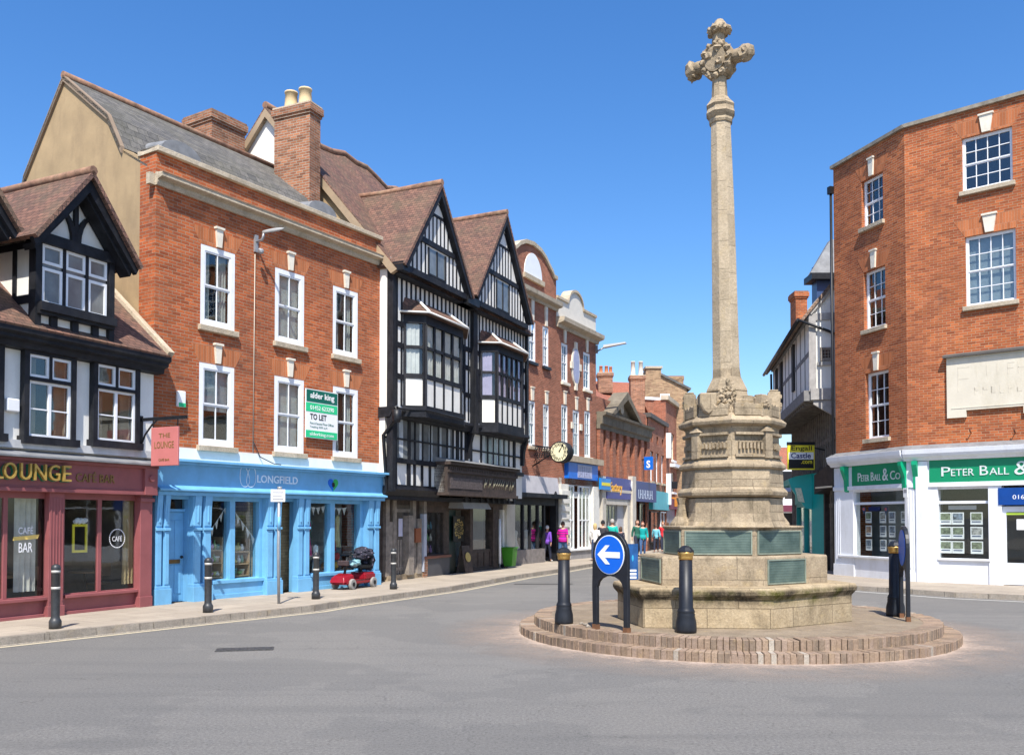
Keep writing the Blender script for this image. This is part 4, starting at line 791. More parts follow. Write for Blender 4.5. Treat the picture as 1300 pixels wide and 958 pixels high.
# projecting carved shop canopy
z0, z1 = F3.Z(600, 628, .3), F3.Z(600, 592, .3); a, b, b2 = F3.U(555.5, .1, 610), F3.U(570, -.35, 610), F3.U(657, -.35, 610); b2 = min(b2, L3 + .1)
m = MB().box(b, b2, -.3, V1, z0, z1 - .1); m.box(b - .05, b2 + .08, -.42, V1, z1 - .1, z1); m.box(b - .02, b2 + .04, -.36, V1, z0 - .08, z0 + .02); m.box(b, b2, -.36, -.3, z1 - .34, z1 - .26)
x = b + .05
while x < b2: m.box(x, x + .06, -.37, -.3, z1 - .26, z1 - .16); x += .13
o = m.build('shop_canopy', OAKD, B3, F3); MB().box(a - .02, b, -.2, V1, z0 + .02, z1 - .05).build('canopy_side', WHT, o, F3); MB().prismx([(-.5, z1), (V1, z1), (V1, z1 + .16)], a - .1, b2 + .12).build('canopy_lead', LEAD, o, F3)
zz0, zz1 = z0 + .12, z1 - .4; u = b + (b2 - b) * .48; m = MB(); rn = random.Random(9); nn_ = 15
for k in range(nn_): x = u + .05 + (b2 - u - .15) * k / nn_; s_ = rn.choice((-1, 1)); m.tube([(x, -.315, zz0 + .05 + rn.random() * .06), (x + s_ * .05, -.315, (zz0 + zz1) / 2), (x + .1, -.315, zz1 - .04 - rn.random() * .05)], .014, 5)
m.build('carved_ornament', plain('tarnished_gilt', (.22, .20, .13), .5), o, F3); MB().box(b + .15, u - .1, -.32, -.3, zz0 + .02, zz1 - .1).build('carved_panel', plain('dull_panel', (.09, .07, .065), .6, .6, 18), o, F3)
aw = MB().hexa([(G(564), V2 - .75, zs1 + .18), (G(600), V2 - .75, zs1 + .18), (G(598), V2 - .1, zs1 + .2), (G(566), V2 - .1, zs1 + .2)], [(G(566), V2 - .6, zs1 + .52), (G(598), V2 - .6, zs1 + .52), (G(597), V2 - .1, zs1 + .6), (G(567), V2 - .1, zs1 + .6)]).build('awning', plain('grey_canvas', (.36, .36, .35), .8), B3, F3)
# goods: shelves with bottles, ornate chalk posters
sh = root('display_shelf', F3, 'dark display shelves crowded with small goods in the oak shop window', 'shelf unit'); m = MB()
for z in (.85, 1.25, 1.65): m.box(win1[0] + .05, win1[1] - .05, V2 + .3, V2 + .6, z - .03, z)
m.build('shelves', OAKD, sh, F3)
k = 0
for z, nm in ((.85, 'bottom'), (1.25, 'middle'), (1.65, 'top')):
    for i in range(6):
        x = win1[0] + .15 + i * (win1[1] - win1[0] - .3) / 5; o = MB().lathe([(.05, z), (.055, z + .12), (.02, z + .19), (.02, z + .25)], (x, V2 + .42), 10).build('bottle', PC[(k * 3) % 8], None, F3); k += 1
        tag(o, 'small bottle on the shelves in the oak-framed shop window', 'bottle', 'bottles in the oak shop window')
def poster(u0, u1, z0, z1, v, lab, c=GOLD):
    r = root('ornate_poster', F3, lab, 'poster'); MB().box(u0, u1, v, v + .02, z0, z1).build('board', plain('poster_black', (.02, .02, .018), .6), r, F3); m = MB(); cu, cz = (u0 + u1) / 2, (z0 + z1) / 2; R_ = min(u1 - u0, z1 - z0) * .42
    for q in range(4):
        rr = R_ * (1 - q * .23); n = 18
        for i in range(n):
            if (i + q) % 3 == 0: continue
            a_, b_ = 2 * pi * i / n, 2 * pi * (i + .75) / n; m.face([(cu + rr * cos(a_), v - .003, cz + rr * sin(a_)), (cu + rr * cos(b_), v - .003, cz + rr * sin(b_)), (cu + rr * .82 * cos(b_), v - .003, cz + rr * .82 * sin(b_)), (cu + rr * .82 * cos(a_), v - .003, cz + rr * .82 * sin(a_))])
    m.build('gilt_pattern', c, r, F3)
poster(dor[0] + .55, dor[1] - .08, 1.2, 2.1, V2 + .12, 'round gilt patterned poster in the dark shop doorway')
ab = root('chalk_sign', at(F3.W(G(582), V2 - .25, PZ), radians(62)), 'small black A-board with gilt pattern in the dark shop doorway', 'a-board'); L = LF(ROOTM[ab.name])
for s_ in (-1, 1): MB().hexa([(-.26, s_ * .2, 0), (.26, s_ * .2, 0), (.26, s_ * .17, 0), (-.26, s_ * .17, 0)], [(-.26, s_ * .03, .95), (.26, s_ * .03, .95), (.26, 0, .95), (-.26, 0, .95)]).build('panel', OAKD, ab, L)
m = MB().disc((0, -.135, .55), (1, 0, 0), (0, .18, .98), .17, .17, .01, 20); m.build('gilt_pattern', GOLD, ab, L)
# green bin
bn = root('wheelie_bin', at(F3.W(G(639), V2 - .25, PZ), radians(66)), 'green wheelie bin at the shaded end of the timber building', 'bin'); bn.scale = (.76, .76, .76); L = LF(ROOTM[bn.name]); GB = plain('bin_green', (.06, .26, .02), .45)
MB().hexa([(-.22, -.26, .08), (.22, -.26, .08), (.22, .22, .08), (-.22, .22, .08)], [(-.29, -.34, .98), (.29, -.34, .98), (.29, .32, .98), (-.29, .32, .98)]).build('body', GB, bn, L, bevel=.02)
MB().box(-.31, .31, -.38, .34, .98, 1.05).build('lid', GB, bn, L, bevel=.02)
for sx in (-1, 1): MB().disc((sx * .27, .26, .1), (0, 1, 0), (0, 0, 1), .1, .1, .05, 16).build('wheel', BLM, bn, L)
# ---------------------------------------------------------------- 4 brick buildings with dutch gables
F4 = Frame(gp(655, 30.8), gp(757, 25.5)); L4 = F4.L
us = F4.U(706.3, 0, 500)
B4 = root('dutch_gable_building', F4, 'red brick building with curved stone-coped gable and white lunette beside the timber house', 'building')
R4 = lambda *a: rect(F4, *a)
upA = lev([R4(671, 680, 406, 459), R4(689, 696.5, 416, 466)]); loA = lev([R4(671, 679.5, 508, 567), R4(689.5, 697, 514, 569)])
zca, zcb = F4.Z(685, 384, -.1), F4.Z(685, 371, -.25)
G4 = [F4.uz(x, y) for x, y in ((654, 321), (671, 309), (682.6, 317.5), (690, 333), (697.6, 347.6), (706.4, 356))]; print('B4', L4, us, zca, G4)
ucg = (G4[1][0]); zt = G4[1][1]
m = MB().wall(-2.2, us, 3.6, zca, upA + loA, rv=.1)
arcP = [(us, zcb)] + [(us, G4[5][1]), (us - .3, G4[5][1])]
gc = F4.U(676, 0, 350); hw_ = us - gc; sh_ = G4[5][1]
prof = [(1, sh_), (.86, sh_), (.8, sh_ + (zt - sh_) * .18), (.66, sh_ + (zt - sh_) * .40), (.52, sh_ + (zt - sh_) * .66), (.3, sh_ + (zt - sh_) * .9), (.0, zt)]
PP = [(gc + t * hw_, z) for t, z in prof] + [(gc - t * hw_, z) for t, z in reversed(prof[:-1])]
m.prism([(gc - hw_, zcb)] + list(reversed(PP))[0:0] + [(us, zcb)] + PP, 0, .35); m.box(-2.2, us, 6.5, 6.6, 0, zcb); m.box(-2.2, -2.1, 0, 6.5, 0, zcb); m.build('wall', BR4, B4, F4)
m = MB()
for p, q in zip(PP, PP[1:]):
    dx, dz = q[0] - p[0], q[1] - p[1]; l = math.hypot(dx, dz) or 1; nx_, nz_ = -dz / l * -1, dx / l * -1
    if l > .01: m.hexa([(p[0], -.1, p[1]), (q[0], -.1, q[1]), (q[0], .42, q[1]), (p[0], .42, p[1])], [(p[0] + nx_ * .0, -.1, p[1] + .17), (q[0], -.1, q[1] + .17), (q[0], .42, q[1] + .17), (p[0], .42, p[1] + .17)])
m.build('coping', CST, B4, F4)
lu = [F4.uz(x, y) for x, y in ((665, 347), (687.6, 357), (675, 321))]; lc = (lu[0][0] + lu[1][0]) / 2; lr = (lu[1][0] - lu[0][0]) / 2; lz0 = (lu[0][1] + lu[1][1]) / 2; lz1 = lu[2][1]
n = 16; ar = [(lc + lr * cos(pi * i / n), lz0 + (lz1 - lz0) * sin(pi * i / n)) for i in range(n + 1)]
MB().prism(ar, -.03, .0).build('lunette', WHP, B4, F4); MB().box(lc - lr - .1, lc + lr + .1, -.12, 0, lz0 - .2, lz0).build('sill', CST, B4, F4)
m = MB().prismx([(0, zca), (-.1, zca), (-.12, zca + .12), (-.3, zcb - .2), (-.34, zcb - .16), (-.36, zcb), (0, zcb + .04)], -2.2, us - .0)
x = -2.1
while x < us - .1: m.box(x, x + .12, -.26, -.05, zca + .14, zca + .3); x += .26
m.build('cornice', CST, B4, F4)
MB().box(-2.1, us - .05, 1.3, 1.35, 3.6, zca - .3).build('interior_wall', DRK, B4, F4)
for r in upA + loA:
    sash(B4, F4, *r, v=.02, fw=.09, nx=2, ny=2, sill=.12, sillmat=BLM if r in upA else CST, curtain='sides'); keystone(B4, F4, (r[0] + r[1]) / 2, r[3] + .02, r[3] + (1.0 if r in upA else .6), .2, .26)
m = MB().slab([(-2.2, .2, zcb), (us, .2, zcb), (us, 3.3, zt - .3), (-2.2, 3.3, zt - .3)], .1).slab([(-2.2, 6.6, zcb), (us, 6.6, zcb), (us, 3.3, zt - .3), (-2.2, 3.3, zt - .3)], .1); m.build('roof', TILR, B4, F4)
# white gabled neighbour
B4b = root('white_gabled_building', F4, 'red brick building with a white semicircular shaped parapet and oval window', 'building')
cb0, cb1 = F4.Z(733, 426, -.05), F4.Z(733, 411, -.3); sx0, sz0 = F4.uz(712, 378); sx1, sz1 = F4.uz(750, 403); zs_ = (sz0 + sz1) / 2 + .0; tu, tz = F4.uz(730.5, 372); rl, rr_ = F4.U(721, 0, 390), F4.U(740, 0, 395); rc = (rl + rr_) / 2; rr2 = (rr_ - rl) / 2
upB = [R4(712.7, 720.7, 434, 482), R4(740.5, 749, 450, 498)]; upB = lev(upB); loB = lev([R4(712.7, 720.7, 512, 572), R4(742, 749.5, 524, 584)]); ovl = R4(726, 734, 443, 487); arc = R4(727.3, 735.5, 521, 580)
print('B4b', cb0, cb1, zs_, tz)
m = MB().wall(us, L4, 3.6, cb0, upB + loB + [arc], rv=.1); m.box(us, L4, 6.5, 6.6, 0, cb1); m.box(L4 - .1, L4, 0.01, 6.5, 0, cb1 + .3); m.build('wall', BR4, B4b, F4)
pp = [(us + .02, cb1), (us + .02, zs_), (rl - .1, zs_)] + [(rc - rr2 * cos(pi * i / 14), zs_ + (tz - zs_) * sin(pi * i / 14)) for i in range(15)] + [(rr_ + .1, zs_), (L4, zs_), (L4, cb1)]
MB().prism(pp, -.0, .35).build('parapet', plain('cream_render', (.66, .62, .54), .8, .08), B4b, F4)
m = MB()
for p, q in zip(pp[1:-1], pp[2:-1]): m.hexa([(p[0], -.08, p[1]), (q[0], -.08, q[1]), (q[0], .42, q[1]), (p[0], .42, p[1])], [(p[0], -.08, p[1] + .12), (q[0], -.08, q[1] + .12), (q[0], .42, q[1] + .12), (p[0], .42, p[1] + .12)])
m.build('coping', CST, B4b, F4)
MB().prismx([(0, cb0), (-.1, cb0), (-.14, cb0 + .15), (-.36, cb1 - .22), (-.42, cb1 - .18), (-.44, cb1), (0, cb1 + .04)], us - .05, L4 + .12).build('cornice', CST, B4b, F4)
MB().box(us + .05, L4 - .12, 1.3, 1.35, 3.6, cb0).build('interior_wall', DRK, B4b, F4)
for r in upB + loB + [arc]:
    sash(B4b, F4, *r, v=.02, fw=.09, nx=2, ny=2, sill=.12, sillmat=CSW, curtain='half'); keystone(B4b, F4, (r[0] + r[1]) / 2, r[3] + .03, r[3] + .65, .18, .26)
oc = ((ovl[0] + ovl[1]) / 2, (ovl[2] + ovl[3]) / 2); orx, orz = (ovl[1] - ovl[0]) / 2, (ovl[3] - ovl[2]) / 2
ov = MB().disc((oc[0], -.02, oc[1]), (1, 0, 0), (0, 0, 1), orx + .1, orz + .1, .08, 28).build('oval_window', CSW, B4b, F4); MB().disc((oc[0], -.07, oc[1]), (1, 0, 0), (0, 0, 1), orx, orz, .02, 28).build('pane', plain('lilac_pane', (.35, .34, .45), .15), ov, F4)
m = MB()
for (du, dz) in ((-orx - .1, 0), (orx + .1, 0), (0, orz + .15), (0, -orz - .15)): m.box(oc[0] + du - .12, oc[0] + du + .12, -.09, 0, oc[1] + dz - .16, oc[1] + dz + .16)
m.box(arc[0] - .25, arc[0] - .02, -.06, 0, arc[3] - .9, arc[3] - .6); m.box(arc[1] + .02, arc[1] + .25, -.06, 0, arc[3] - .9, arc[3] - .6); m.build('quoin', CSW, B4b, F4)
MB().slab([(us, .3, cb1), (L4, .3, cb1), (L4, 3.3, zs_ + .9), (us, 3.3, zs_ + .9)], .1).slab([(us, 6.6, cb1), (L4, 6.6, cb1), (L4, 3.3, zs_ + .9), (us, 3.3, zs_ + .9)], .1).build('roof', TILR, B4b, F4)
lh = root('wall_street_lamp', F4, 'street lamp head fixed at the corner below the white shaped parapet', 'street lamp')
u, z = L4 - .05, F4.Z(757, 440, -.1); m = MB().box(u, u + .1, -.1, 0, z - .3, z + .1); m.tube([(u, -.1, z - .2), (u + .2, -.4, z + .0)], .04); m.build('bracket', GREY, lh, F4)
MB().hexa([(u + .0, -.4, z - .04), (u + .25, -1.5, z + .12), (u + .45, -1.5, z + .12), (u + .3, -.4, z - .04)], [(u + .05, -.4, z + .1), (u + .3, -1.45, z + .2), (u + .4, -1.45, z + .2), (u + .25, -.4, z + .1)]).build('lamp_head', plain('lamp_grey', (.33, .33, .32)), lh, F4)
# shopfronts of 4
def shopwin(R, F, a, b, z0, z1, v, nx, fm, bar=.05, trans=None, room=1.6, depthmat=None, fr=.07):
    m = MB(); m.box(a, a + fr, v, v + .08, z0, z1); m.box(b - fr, b, v, v + .08, z0, z1); m.box(a + fr, b - fr, v, v + .08, z0, z0 + fr); m.box(a + fr, b - fr, v, v + .08, z1 - fr, z1)
    for i in range(1, nx): x = a + (b - a) * i / nx; m.box(x - bar / 2, x + bar / 2, v + .01, v + .07, z0 + fr, z1 - fr)
    if trans: m.box(a + fr, b - fr, v + .015, v + .065, trans - .03, trans + .03)
    o = m.build('shop_window', fm, R, F); MB().box(a + fr, b - fr, v + .035, v + .041, z0 + fr, z1 - fr).build('pane', GLD, o, F); return o
K = lambda x, y=660: F4.U(x, 0, y)
z0, z1 = F4.Z(680, 629, -.3), F4.Z(680, 604, -.1); zn = F4.Z(680, 641, -.1)
s0 = -2.0; m = MB().box(s0, K(706), -.1, .2, 3.3, 3.6); m.box(s0, K(706) + .05, -.55, -.05, z0 - .08, z0 + .1); m.box(s0, s0 + .1, -.1, .2, 0, 3.6); m.box(K(703), K(706), -.12, .2, 0, 3.6); m.box(s0, K(703), -.1, .1, zn, z0)
for x in (663, 672, 682, 690): m.box(K(x) - .06, K(x) + .06, -.06, .04, .7, zn)
m.build('shopfront', BLK, B4, F4); fs = MB().hexa([(s0 + .1, -.22, z0), (K(705), -.22, z0), (K(705), -.0, z0), (s0 + .1, 0, z0)], [(s0 + .1, -.12, z1), (K(705), -.12, z1), (K(705), -.0, z1), (s0 + .1, 0, z1)]).build('fascia', plain('silver_fascia', (.50, .48, .50), .6), B4, F4)
MB().box(s0 + .1, K(690), -.08, .1, .05, .72).build('stall_riser', plain('grey_tile_riser', (.20, .18, .17), .6, .25, 6), B4, F4); MB().box(s0 + .1, K(690), -.0, .006, .72, zn).build('shop_glass', GLD, B4, F4)
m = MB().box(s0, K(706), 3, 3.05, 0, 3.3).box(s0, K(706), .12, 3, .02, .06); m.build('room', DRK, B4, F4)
m = MB().prism([(K(699.5), z0 + .25), (K(698), z0 + .12), (K(699), z0 + .14), (K(697.5), z0 + .02), (K(701.5), z0 + .02), (K(700), z0 + .14), (K(701), z0 + .12)], -.26, -.2); m.build('fir_emblem', BLM, fs, F4)
for i, (x, l) in enumerate(((666.5, 'white wedding dress on a stand in the leftmost dark shop window'), (684, 'white wedding dress on a stand nearer the clock in the dark shop window'))):
    d = root('display_dress', at(F4.W(K(x), .55, .12), .4), l, 'dress'); L = LF(ROOTM[d.name]); MB().lathe([(.42, .1), (.30, .6), (.14, 1.0), (.19, 1.3), (.17, 1.38), (.05, 1.42)], seg=14).build('gown', plain('ivory_cloth', (.68, .66, .62), .8), d, L); MB().lathe([(.2, 0), (.2, .02), (.02, .04), (.02, .3)], seg=10).build('stand', BLM, d, L)
# clock on ornate bracket
zk_, cz = F4.uz(713, 574, -1.2)
ck = root('bracket_clock', F4, 'round cream clock with roman numerals projecting on an ornate black iron bracket', 'clock')
# place: plane perpendicular to the street, at u where bracket meets wall
uk = F4.U(676, 0, 580); vC = F4.vz(713, 574, uk)[0]; zC = F4.vz(713, 574, uk)[1]; rC = abs(F4.vz(713 - 10.5, 574, uk)[0] - F4.vz(713 + 10.5, 574, uk)[0]) / 2; rz_ = abs(F4.vz(713, 563, uk)[1] - F4.vz(713, 586, uk)[1]) / 2; print('clock', uk, vC, zC, rC, rz_)
rC = max(rz_, .4); m = MB().lathe([(rC, 0), (rC + .05, .03), (rC + .05, .09), (rC - .03, .12), (rC - .03, .40), (rC + .05, .43), (rC + .05, .49), (rC, .52)], seg=30)
def rotv(mb, c):                                # turn a z-lathe so that its axis runs along u
    mb.v = [(c[0] + z - .26, c[1] + y, c[2] + x) for x, y, z in mb.v]; return mb
rotv(m, (uk, vC, zC)); m.build('drum', BLM, ck, F4)
DIAL = plain('cream_dial', (.80, .74, .48), .5, .03)
for sgn in (-1, 1): MB().disc((uk + sgn * .262, vC, zC), (0, 1, 0), (0, 0, 1), rC - .01, rC - .01, .012, 36).build('dial', DIAL, ck, F4)
m = MB(); nm = ['XII', 'I', 'II', 'III', 'IV', 'V', 'VI', 'VII', 'VIII', 'IX', 'X', 'XI']; Fk = Frame(F4.W(uk - .27, vC + 1, 0), F4.W(uk - .27, vC - 1, 0))
for k in range(12):
    a = 2 * pi * k / 12; cx_, cz_ = rC * .78 * sin(a), rC * .78 * cos(a); t = text(nm[k], ck, Fk, 1 + cx_ - .03 - .018 * len(nm[k]), 1 + cx_ + .03 + .018 * len(nm[k]), zC + cz_ - .065, zC + cz_ + .065, 0, BLM, .004, name='numeral', off=.02)
for (a, l, w) in ((radians(32.5), rC * .5, .03), (radians(30), rC * .78, .018)):
    MB().prism([(1 - w * cos(a), zC + w * sin(a)), (1 + w * cos(a), zC - w * sin(a)), (1 + l * sin(a) + w * .5 * cos(a), zC + l * cos(a) - w * .5 * sin(a)), (1 + l * sin(a) - w * .5 * cos(a), zC + l * cos(a) + w * .5 * sin(a))], -.008, -.002).build('clock_hand', BLM, ck, Fk)
m = MB(); v1 = vC + rC; m.tube([(uk, 0, zC + .35), (uk, v1, zC + .2)], .03); m.tube([(uk, 0, zC - .55), (uk, -.8, zC - .1), (uk, v1, zC + .05)], .03)
for k in range(11):
    cx_ = -.25 - (abs(v1) - .4) * (k % 5) / 5; cz_ = zC + .15 - .25 * (k // 5); r_ = .15 - .01 * k % 3 * .01
    m.tube([(uk, cx_ + (r_ * (1 - t / 14)) * cos(t * .8), cz_ + (r_ * (1 - t / 14)) * sin(t * .8)) for t in range(12)], .018, 5)
m.build('scroll_bracket', BLM, ck, F4)
# 4b shop: white rusticated column, blue fascia, tall white windows
z0, z1 = F4.Z(737, 608, -.2), F4.Z(737, 588, -.2); zt_ = F4.Z(737, 581, -.3)
m = MB().box(K(707.5), K(717), -.2, .2, 0, 3.6)
for k in range(9): m.box(K(707), K(717.6), -.27, .2, .2 + k * .36, .42 + k * .36)
m.box(K(750), K(757.5), -.15, .2, 0, 3.6); m.box(K(715), K(757), .06, .12, 3.0, 3.3); m.box(K(709), K(752), -.0, .12, z0 - .3, z0)
m.build('shopfront', plain('white_stone_paint', (.72, .70, .64), .7, .08, 5, dirt=((.4, .34, .26, 1), .4)), B4b, F4)
fo = MB().box(K(716.5), K(754), -.22, .1, z0, z1).build('fascia', ROYAL, B4b, F4); MB().box(K(712), L4 + .1, -.38, .0, z1 + .02, zt_ + .05).build('fascia_cornice', CST, B4b, F4)
MB().box(K(728), K(746), -.24, -.22, z0 + .07, z1 - .08).build('sign_panel', plain('pale_lilac_sign', (.42, .45, .62), .5), fo, F4)
m = MB(); rn = random.Random(1)
for k in range(7): x = K(729) + (K(745) - K(729)) * k / 7; m.box(x, x + .03, -.246, -.241, z0 + .12, z1 - .14); m.box(x, x + .1, -.246, -.241, z0 + .12 + (k % 3) * .12, z0 + .16 + (k % 3) * .12)
m.build('worn_lettering', plain('slate_letter', (.16, .16, .28), .6), fo, F4)
MB().box(K(717), K(757), -.05, .1, .05, .52).build('stall_riser', plain('slate_riser', (.28, .27, .27), .6, .2, 4), B4b, F4); MB().box(K(717), K(756), -.12, .1, .52, .60).build('sill', WHP, B4b, F4)
shopwin(B4b, F4, K(717), K(729), .6, z0 - .3, .0, 3, WHP, trans=1.95); shopwin(B4b, F4, K(735), K(749), .6, z0 - .3, .0, 3, WHP, trans=1.95)
MB().box(K(729), K(735), .6, .65, .1, z0 - .3).build('door_recess', DRK, B4b, F4); MB().box(us + .1, L4 - .15, 2.5, 2.55, .0, 3.3).box(us + .1, L4 - .15, .15, 2.5, .02, .05).build('room', DRK, B4b, F4)
# ---------------------------------------------------------------- 5 pedimented brick building
F5 = Frame(gp(757.5, 25.3), gp(822, 21.4)); L5 = F5.L
B5 = root('pedimented_brick_building', F5, 'two-storey red brick building with piers and a dark stone triangular pediment', 'building')
Q = lambda x, y=660, v=0: F5.U(x, v, y)
zk0, zk1 = F5.Z(765, 545, -.1), F5.Z(765, 523, -.25); zp = F5.Z(765, 500, 0); print('B5', L5, zk0, zk1, zp)
zb5 = F5.Z(790, 600, 0)
xs = [760, 768, 776, 784.5, 794, 804, 812.5, 820]
hol = [(Q(a + 2.4, 560), Q(b - 2.4, 560), F5.Z(790, 594, 0) + .1, zk0 - .55) for a, b in zip(xs, xs[1:])]
m = MB().wall(0, L5, 3.4, zk0, hol, rv=.3)
for x in xs: m.box(Q(x, 560) - .28, Q(x, 560) + .28, -.16, 0, 3.5, zk0)
m.box(0, L5, 7, 7.1, 0, zp); m.box(L5 - .1, L5, 0, 7, 0, zp - .4); m.box(0, L5, .05, .35, zk1, zp - .2); m.build('wall', BR4, B5, F5)
for h in hol: sash(B5, F5, *h, v=.2, nx=2, ny=2, fw=.06, sill=None, mat=CRM)
DST = stone('dark_stone', (.17, .145, .11, 1), (.26, .225, .17, 1), 1.2, .4, .3, .6)
MB().prismx([(0, zk0), (-.18, zk0), (-.2, zk0 + .2), (-.3, zk0 + .25), (-.34, zk1 - .2), (-.5, zk1 - .12), (-.52, zk1), (0, zk1 + .04)], 0, L5 - .1).build('cornice', DST, B5, F5)
pa = F5.uz(795, 499, -.3); pl, pr_ = F5.U(773, -.3, 530), F5.U(809.5, -.3, 538); pc = (pl + pr_) / 2
m = MB()
for sx, e in ((-1, pl), (1, pr_)): m.prism([(pc, pa[1]), (pc, pa[1] - .42), (e - sx * .35, zk1), (e + sx * .15, zk1)], -.55, .3)
m.prism([(pl + .3, zk1), (pr_ - .3, zk1), (pc, pa[1] - .4)], -.12, .3); o = m.build('pediment', DST, B5, F5); MB().disc((pc, -.16, (pa[1] + zk1) / 2 - .1), (1, 0, 0), (0, 0, 1), .32, .36, .1, 14).build('shield', CST, o, F5)
MB().slab([(0, .2, zp - .3), (L5, .2, zp - .3), (L5, 3.5, zp + 1.6), (0, 3.5, zp + 1.6)], .1).slab([(0, 7.1, zp - .3), (L5, 7.1, zp - .3), (L5, 3.5, zp + 1.6), (0, 3.5, zp + 1.6)], .1).build('roof', TILR, B5, F5)
z0, z1 = F5.Z(780, 633, -.3), F5.Z(780, 606, -.3); 
m = MB().box(0, L5, -.25, .1, z1, 3.4); m.box(0, L5, -.35, .0, 3.4, 3.55); m.box(Q(758), Q(762.5), -.3, .1, 0, z1); m.box(Q(794), Q(798.5), -.42, .1, 0, z1 + .2); m.box(Q(790), Q(796), -.3, .1, 0, z0); m.box(Q(760), Q(794), -.3, .1, z0 - .3, z0)
m.build('shopfront', plain('weathered_cream', (.55, .50, .42), .7, .12), B5, F5)
MB().box(Q(763), Q(793.5), -.34, -.02, z0, z1).build('fascia', plain('purple_navy', (.03, .035, .22), .4), B5, F5); MB().box(Q(799), Q(826), -.36, -.02, z0 - .05, z1 - .02).build('fascia', NAVY, B5, F5)
a, b = Q(762, 615, -.4), Q(775, 615, -.4); o = MB().box(a, b, -.42, -.34, z0 + .42, z1 - .12).build('sign_panel', plain('bright_blue', (.0, .22, .62), .4), B5, F5); MB().box(a + .2, b - .1, -.43, -.42, z0 + .62, z0 + .78).build('sign_stripe', YEL, o, F5)
text('Factory', B5, F5, Q(776, 615, -.4), Q(791, 615, -.4), z0 + .22, z0 + .85, -.345, plain('amber', (.75, .38, .03), .5), .02, off=.02)
MB().disc((Q(803.5, 612, -.4), -.38, z1 - .33), (1, 0, 0), (0, 0, 1), .27, .27, .04, 20).build('round_emblem', WHP, B5, F5)
m = MB()
for k in range(9): x = Q(803) + k * .34; m.box(x, x + .05, -.368, -.36, z0 + .12, z0 + .62); m.box(x, x + .2, -.368, -.36, z0 + .12 + (k % 2) * .22, z0 + .17 + (k % 2) * .22)
m.build('worn_lettering', plain('pale_blue_letter', (.62, .74, .86)), B5, F5)
shopwin(B5, F5, Q(763), Q(781), .7, z0 - .3, -.05, 4, GREY); MB().box(Q(762.5), Q(790), -.1, .05, .05, .7).build('stall_riser', plain('slate_riser', (.28, .27, .27)), B5, F5); MB().box(Q(782), Q(790), -.08, .05, .7, z0 - .3).build('blank_panel', plain('pale_grey_panel', (.42, .42, .44), .6), B5, F5)
shopwin(B5, F5, Q(800), Q(810), .5, z0 - .1, .2, 2, plain('dark_red_frame', (.12, .015, .02), .5)); shopwin(B5, F5, Q(814), Q(825), .5, z0 - .1, .1, 3, BLM)
MB().box(.1, L5 - .2, 2.5, 2.55, 0, 3.4).box(.1, L5 - .2, .3, 2.5, .02, .05).build('room', DRK, B5, F5)
# blue S sign and lamp
sg = root('projecting_sign', F5, 'blue square projecting sign with a white S on the brick pier', 'sign'); us_ = Q(812, 590); va = F5.vz(818, 588, us_)[0]; vb = F5.vz(829, 588, us_)[0]; z0s, z1s = F5.vz(823, 596, us_)[1], F5.vz(823, 579.5, us_)[1]
MB().box(us_ - .06, us_ + .06, vb, va, z0s, z1s).build('panel', ROYAL, sg, F5); MB().box(us_ - .03, us_ + .03, va, 0, z1s - .2, z1s - .12).build('bracket', BLM, sg, F5); Fq = Frame(F5.W(us_ - .062, va, 0), F5.W(us_ - .062, vb, 0)); w = va - vb
text('S', sg, Fq, w * .28, w * .72, z0s + .1, z1s - .22, 0, WHP, .01, off=.03)
# ---------------------------------------------------------------- 6 further brick buildings
F6 = Frame(gp(823, 21.2), gp(846, 19.0)); F6b = Frame(gp(846, 19.2), gp(874, 16.6))
B6 = root('plain_brick_building', F6, 'plain brick building with slim upper windows beyond the pedimented one', 'building'); L6 = F6.L
zt6 = F6.Z(824, 530, 0)
hh = lev([rect(F6, 822.5 + 0, 826, 575, 600)] ); 
hol = [(L6 * a, L6 * b, F6.Z(834, 612, 0), F6.Z(834, 575, 0)) for a, b in ((.12, .27), (.42, .57), (.72, .87))] + [(L6 * a, L6 * b, zt6 - 1.4, zt6 - .9) for a, b in ((.15, .25), (.45, .55), (.75, .85))]
m = MB().wall(0, L6, 0, zt6, hol, rv=.25); m.box(0, L6, 7, 7.1, 0, zt6); m.build('wall', BR4, B6, F6)
for h in hol[:3]: sash(B6, F6, *h, v=.12, sill=.1)
MB().box(0, L6, .3, .35, 3, zt6).build('interior_wall', DRK, B6, F6); MB().box(-.1, L6, -.2, .3, zt6, zt6 + .25).build('cornice', plain('dark_coping', (.09, .08, .07), .8), B6, F6)
MB().slab([(0, .2, zt6 + .1), (L6, .2, zt6 + .1), (L6, 3.5, zt6 + 1.9), (0, 3.5, zt6 + 1.9)], .1).build('roof', TILR, B6, F6)
TS = plain('turquoise_sign', (.05, .42, .48), .4)
o = MB().box(.2, L6 - .2, -.25, 0, 2.6, 3.75).build('fascia', TS, B6, F6); MB().box(.1, L6 - .1, .0, .05, 0, 2.5).build('shopfront', DRK, B6, F6); shopwin(B6, F6, .3, L6 * .45, .6, 2.5, -.1, 2, BLM); shopwin(B6, F6, L6 * .6, L6 - .2, .6, 2.5, -.1, 2, WHP)
B7_ = root('tall_brick_building', F6b, 'taller brick building with white-edged bays beyond the turquoise shop', 'building'); L7 = F6b.L
zt7 = F6b.Z(846, 508, 0)
hol = [(L7 * a, L7 * b, F6b.Z(856, z_, 0), F6b.Z(856, w_, 0)) for a, b in ((.22, .34), (.46, .58), (.70, .82)) for z_, w_ in ((585, 552), (625, 600))]
m = MB().wall(0, L7, 0, zt7, hol, rv=.25); m.box(-.1, 0.0, 0, 7, 0, zt7); m.box(0, L7, 7, 7.1, 0, zt7); m.build('wall', BR4, B7_, F6b)
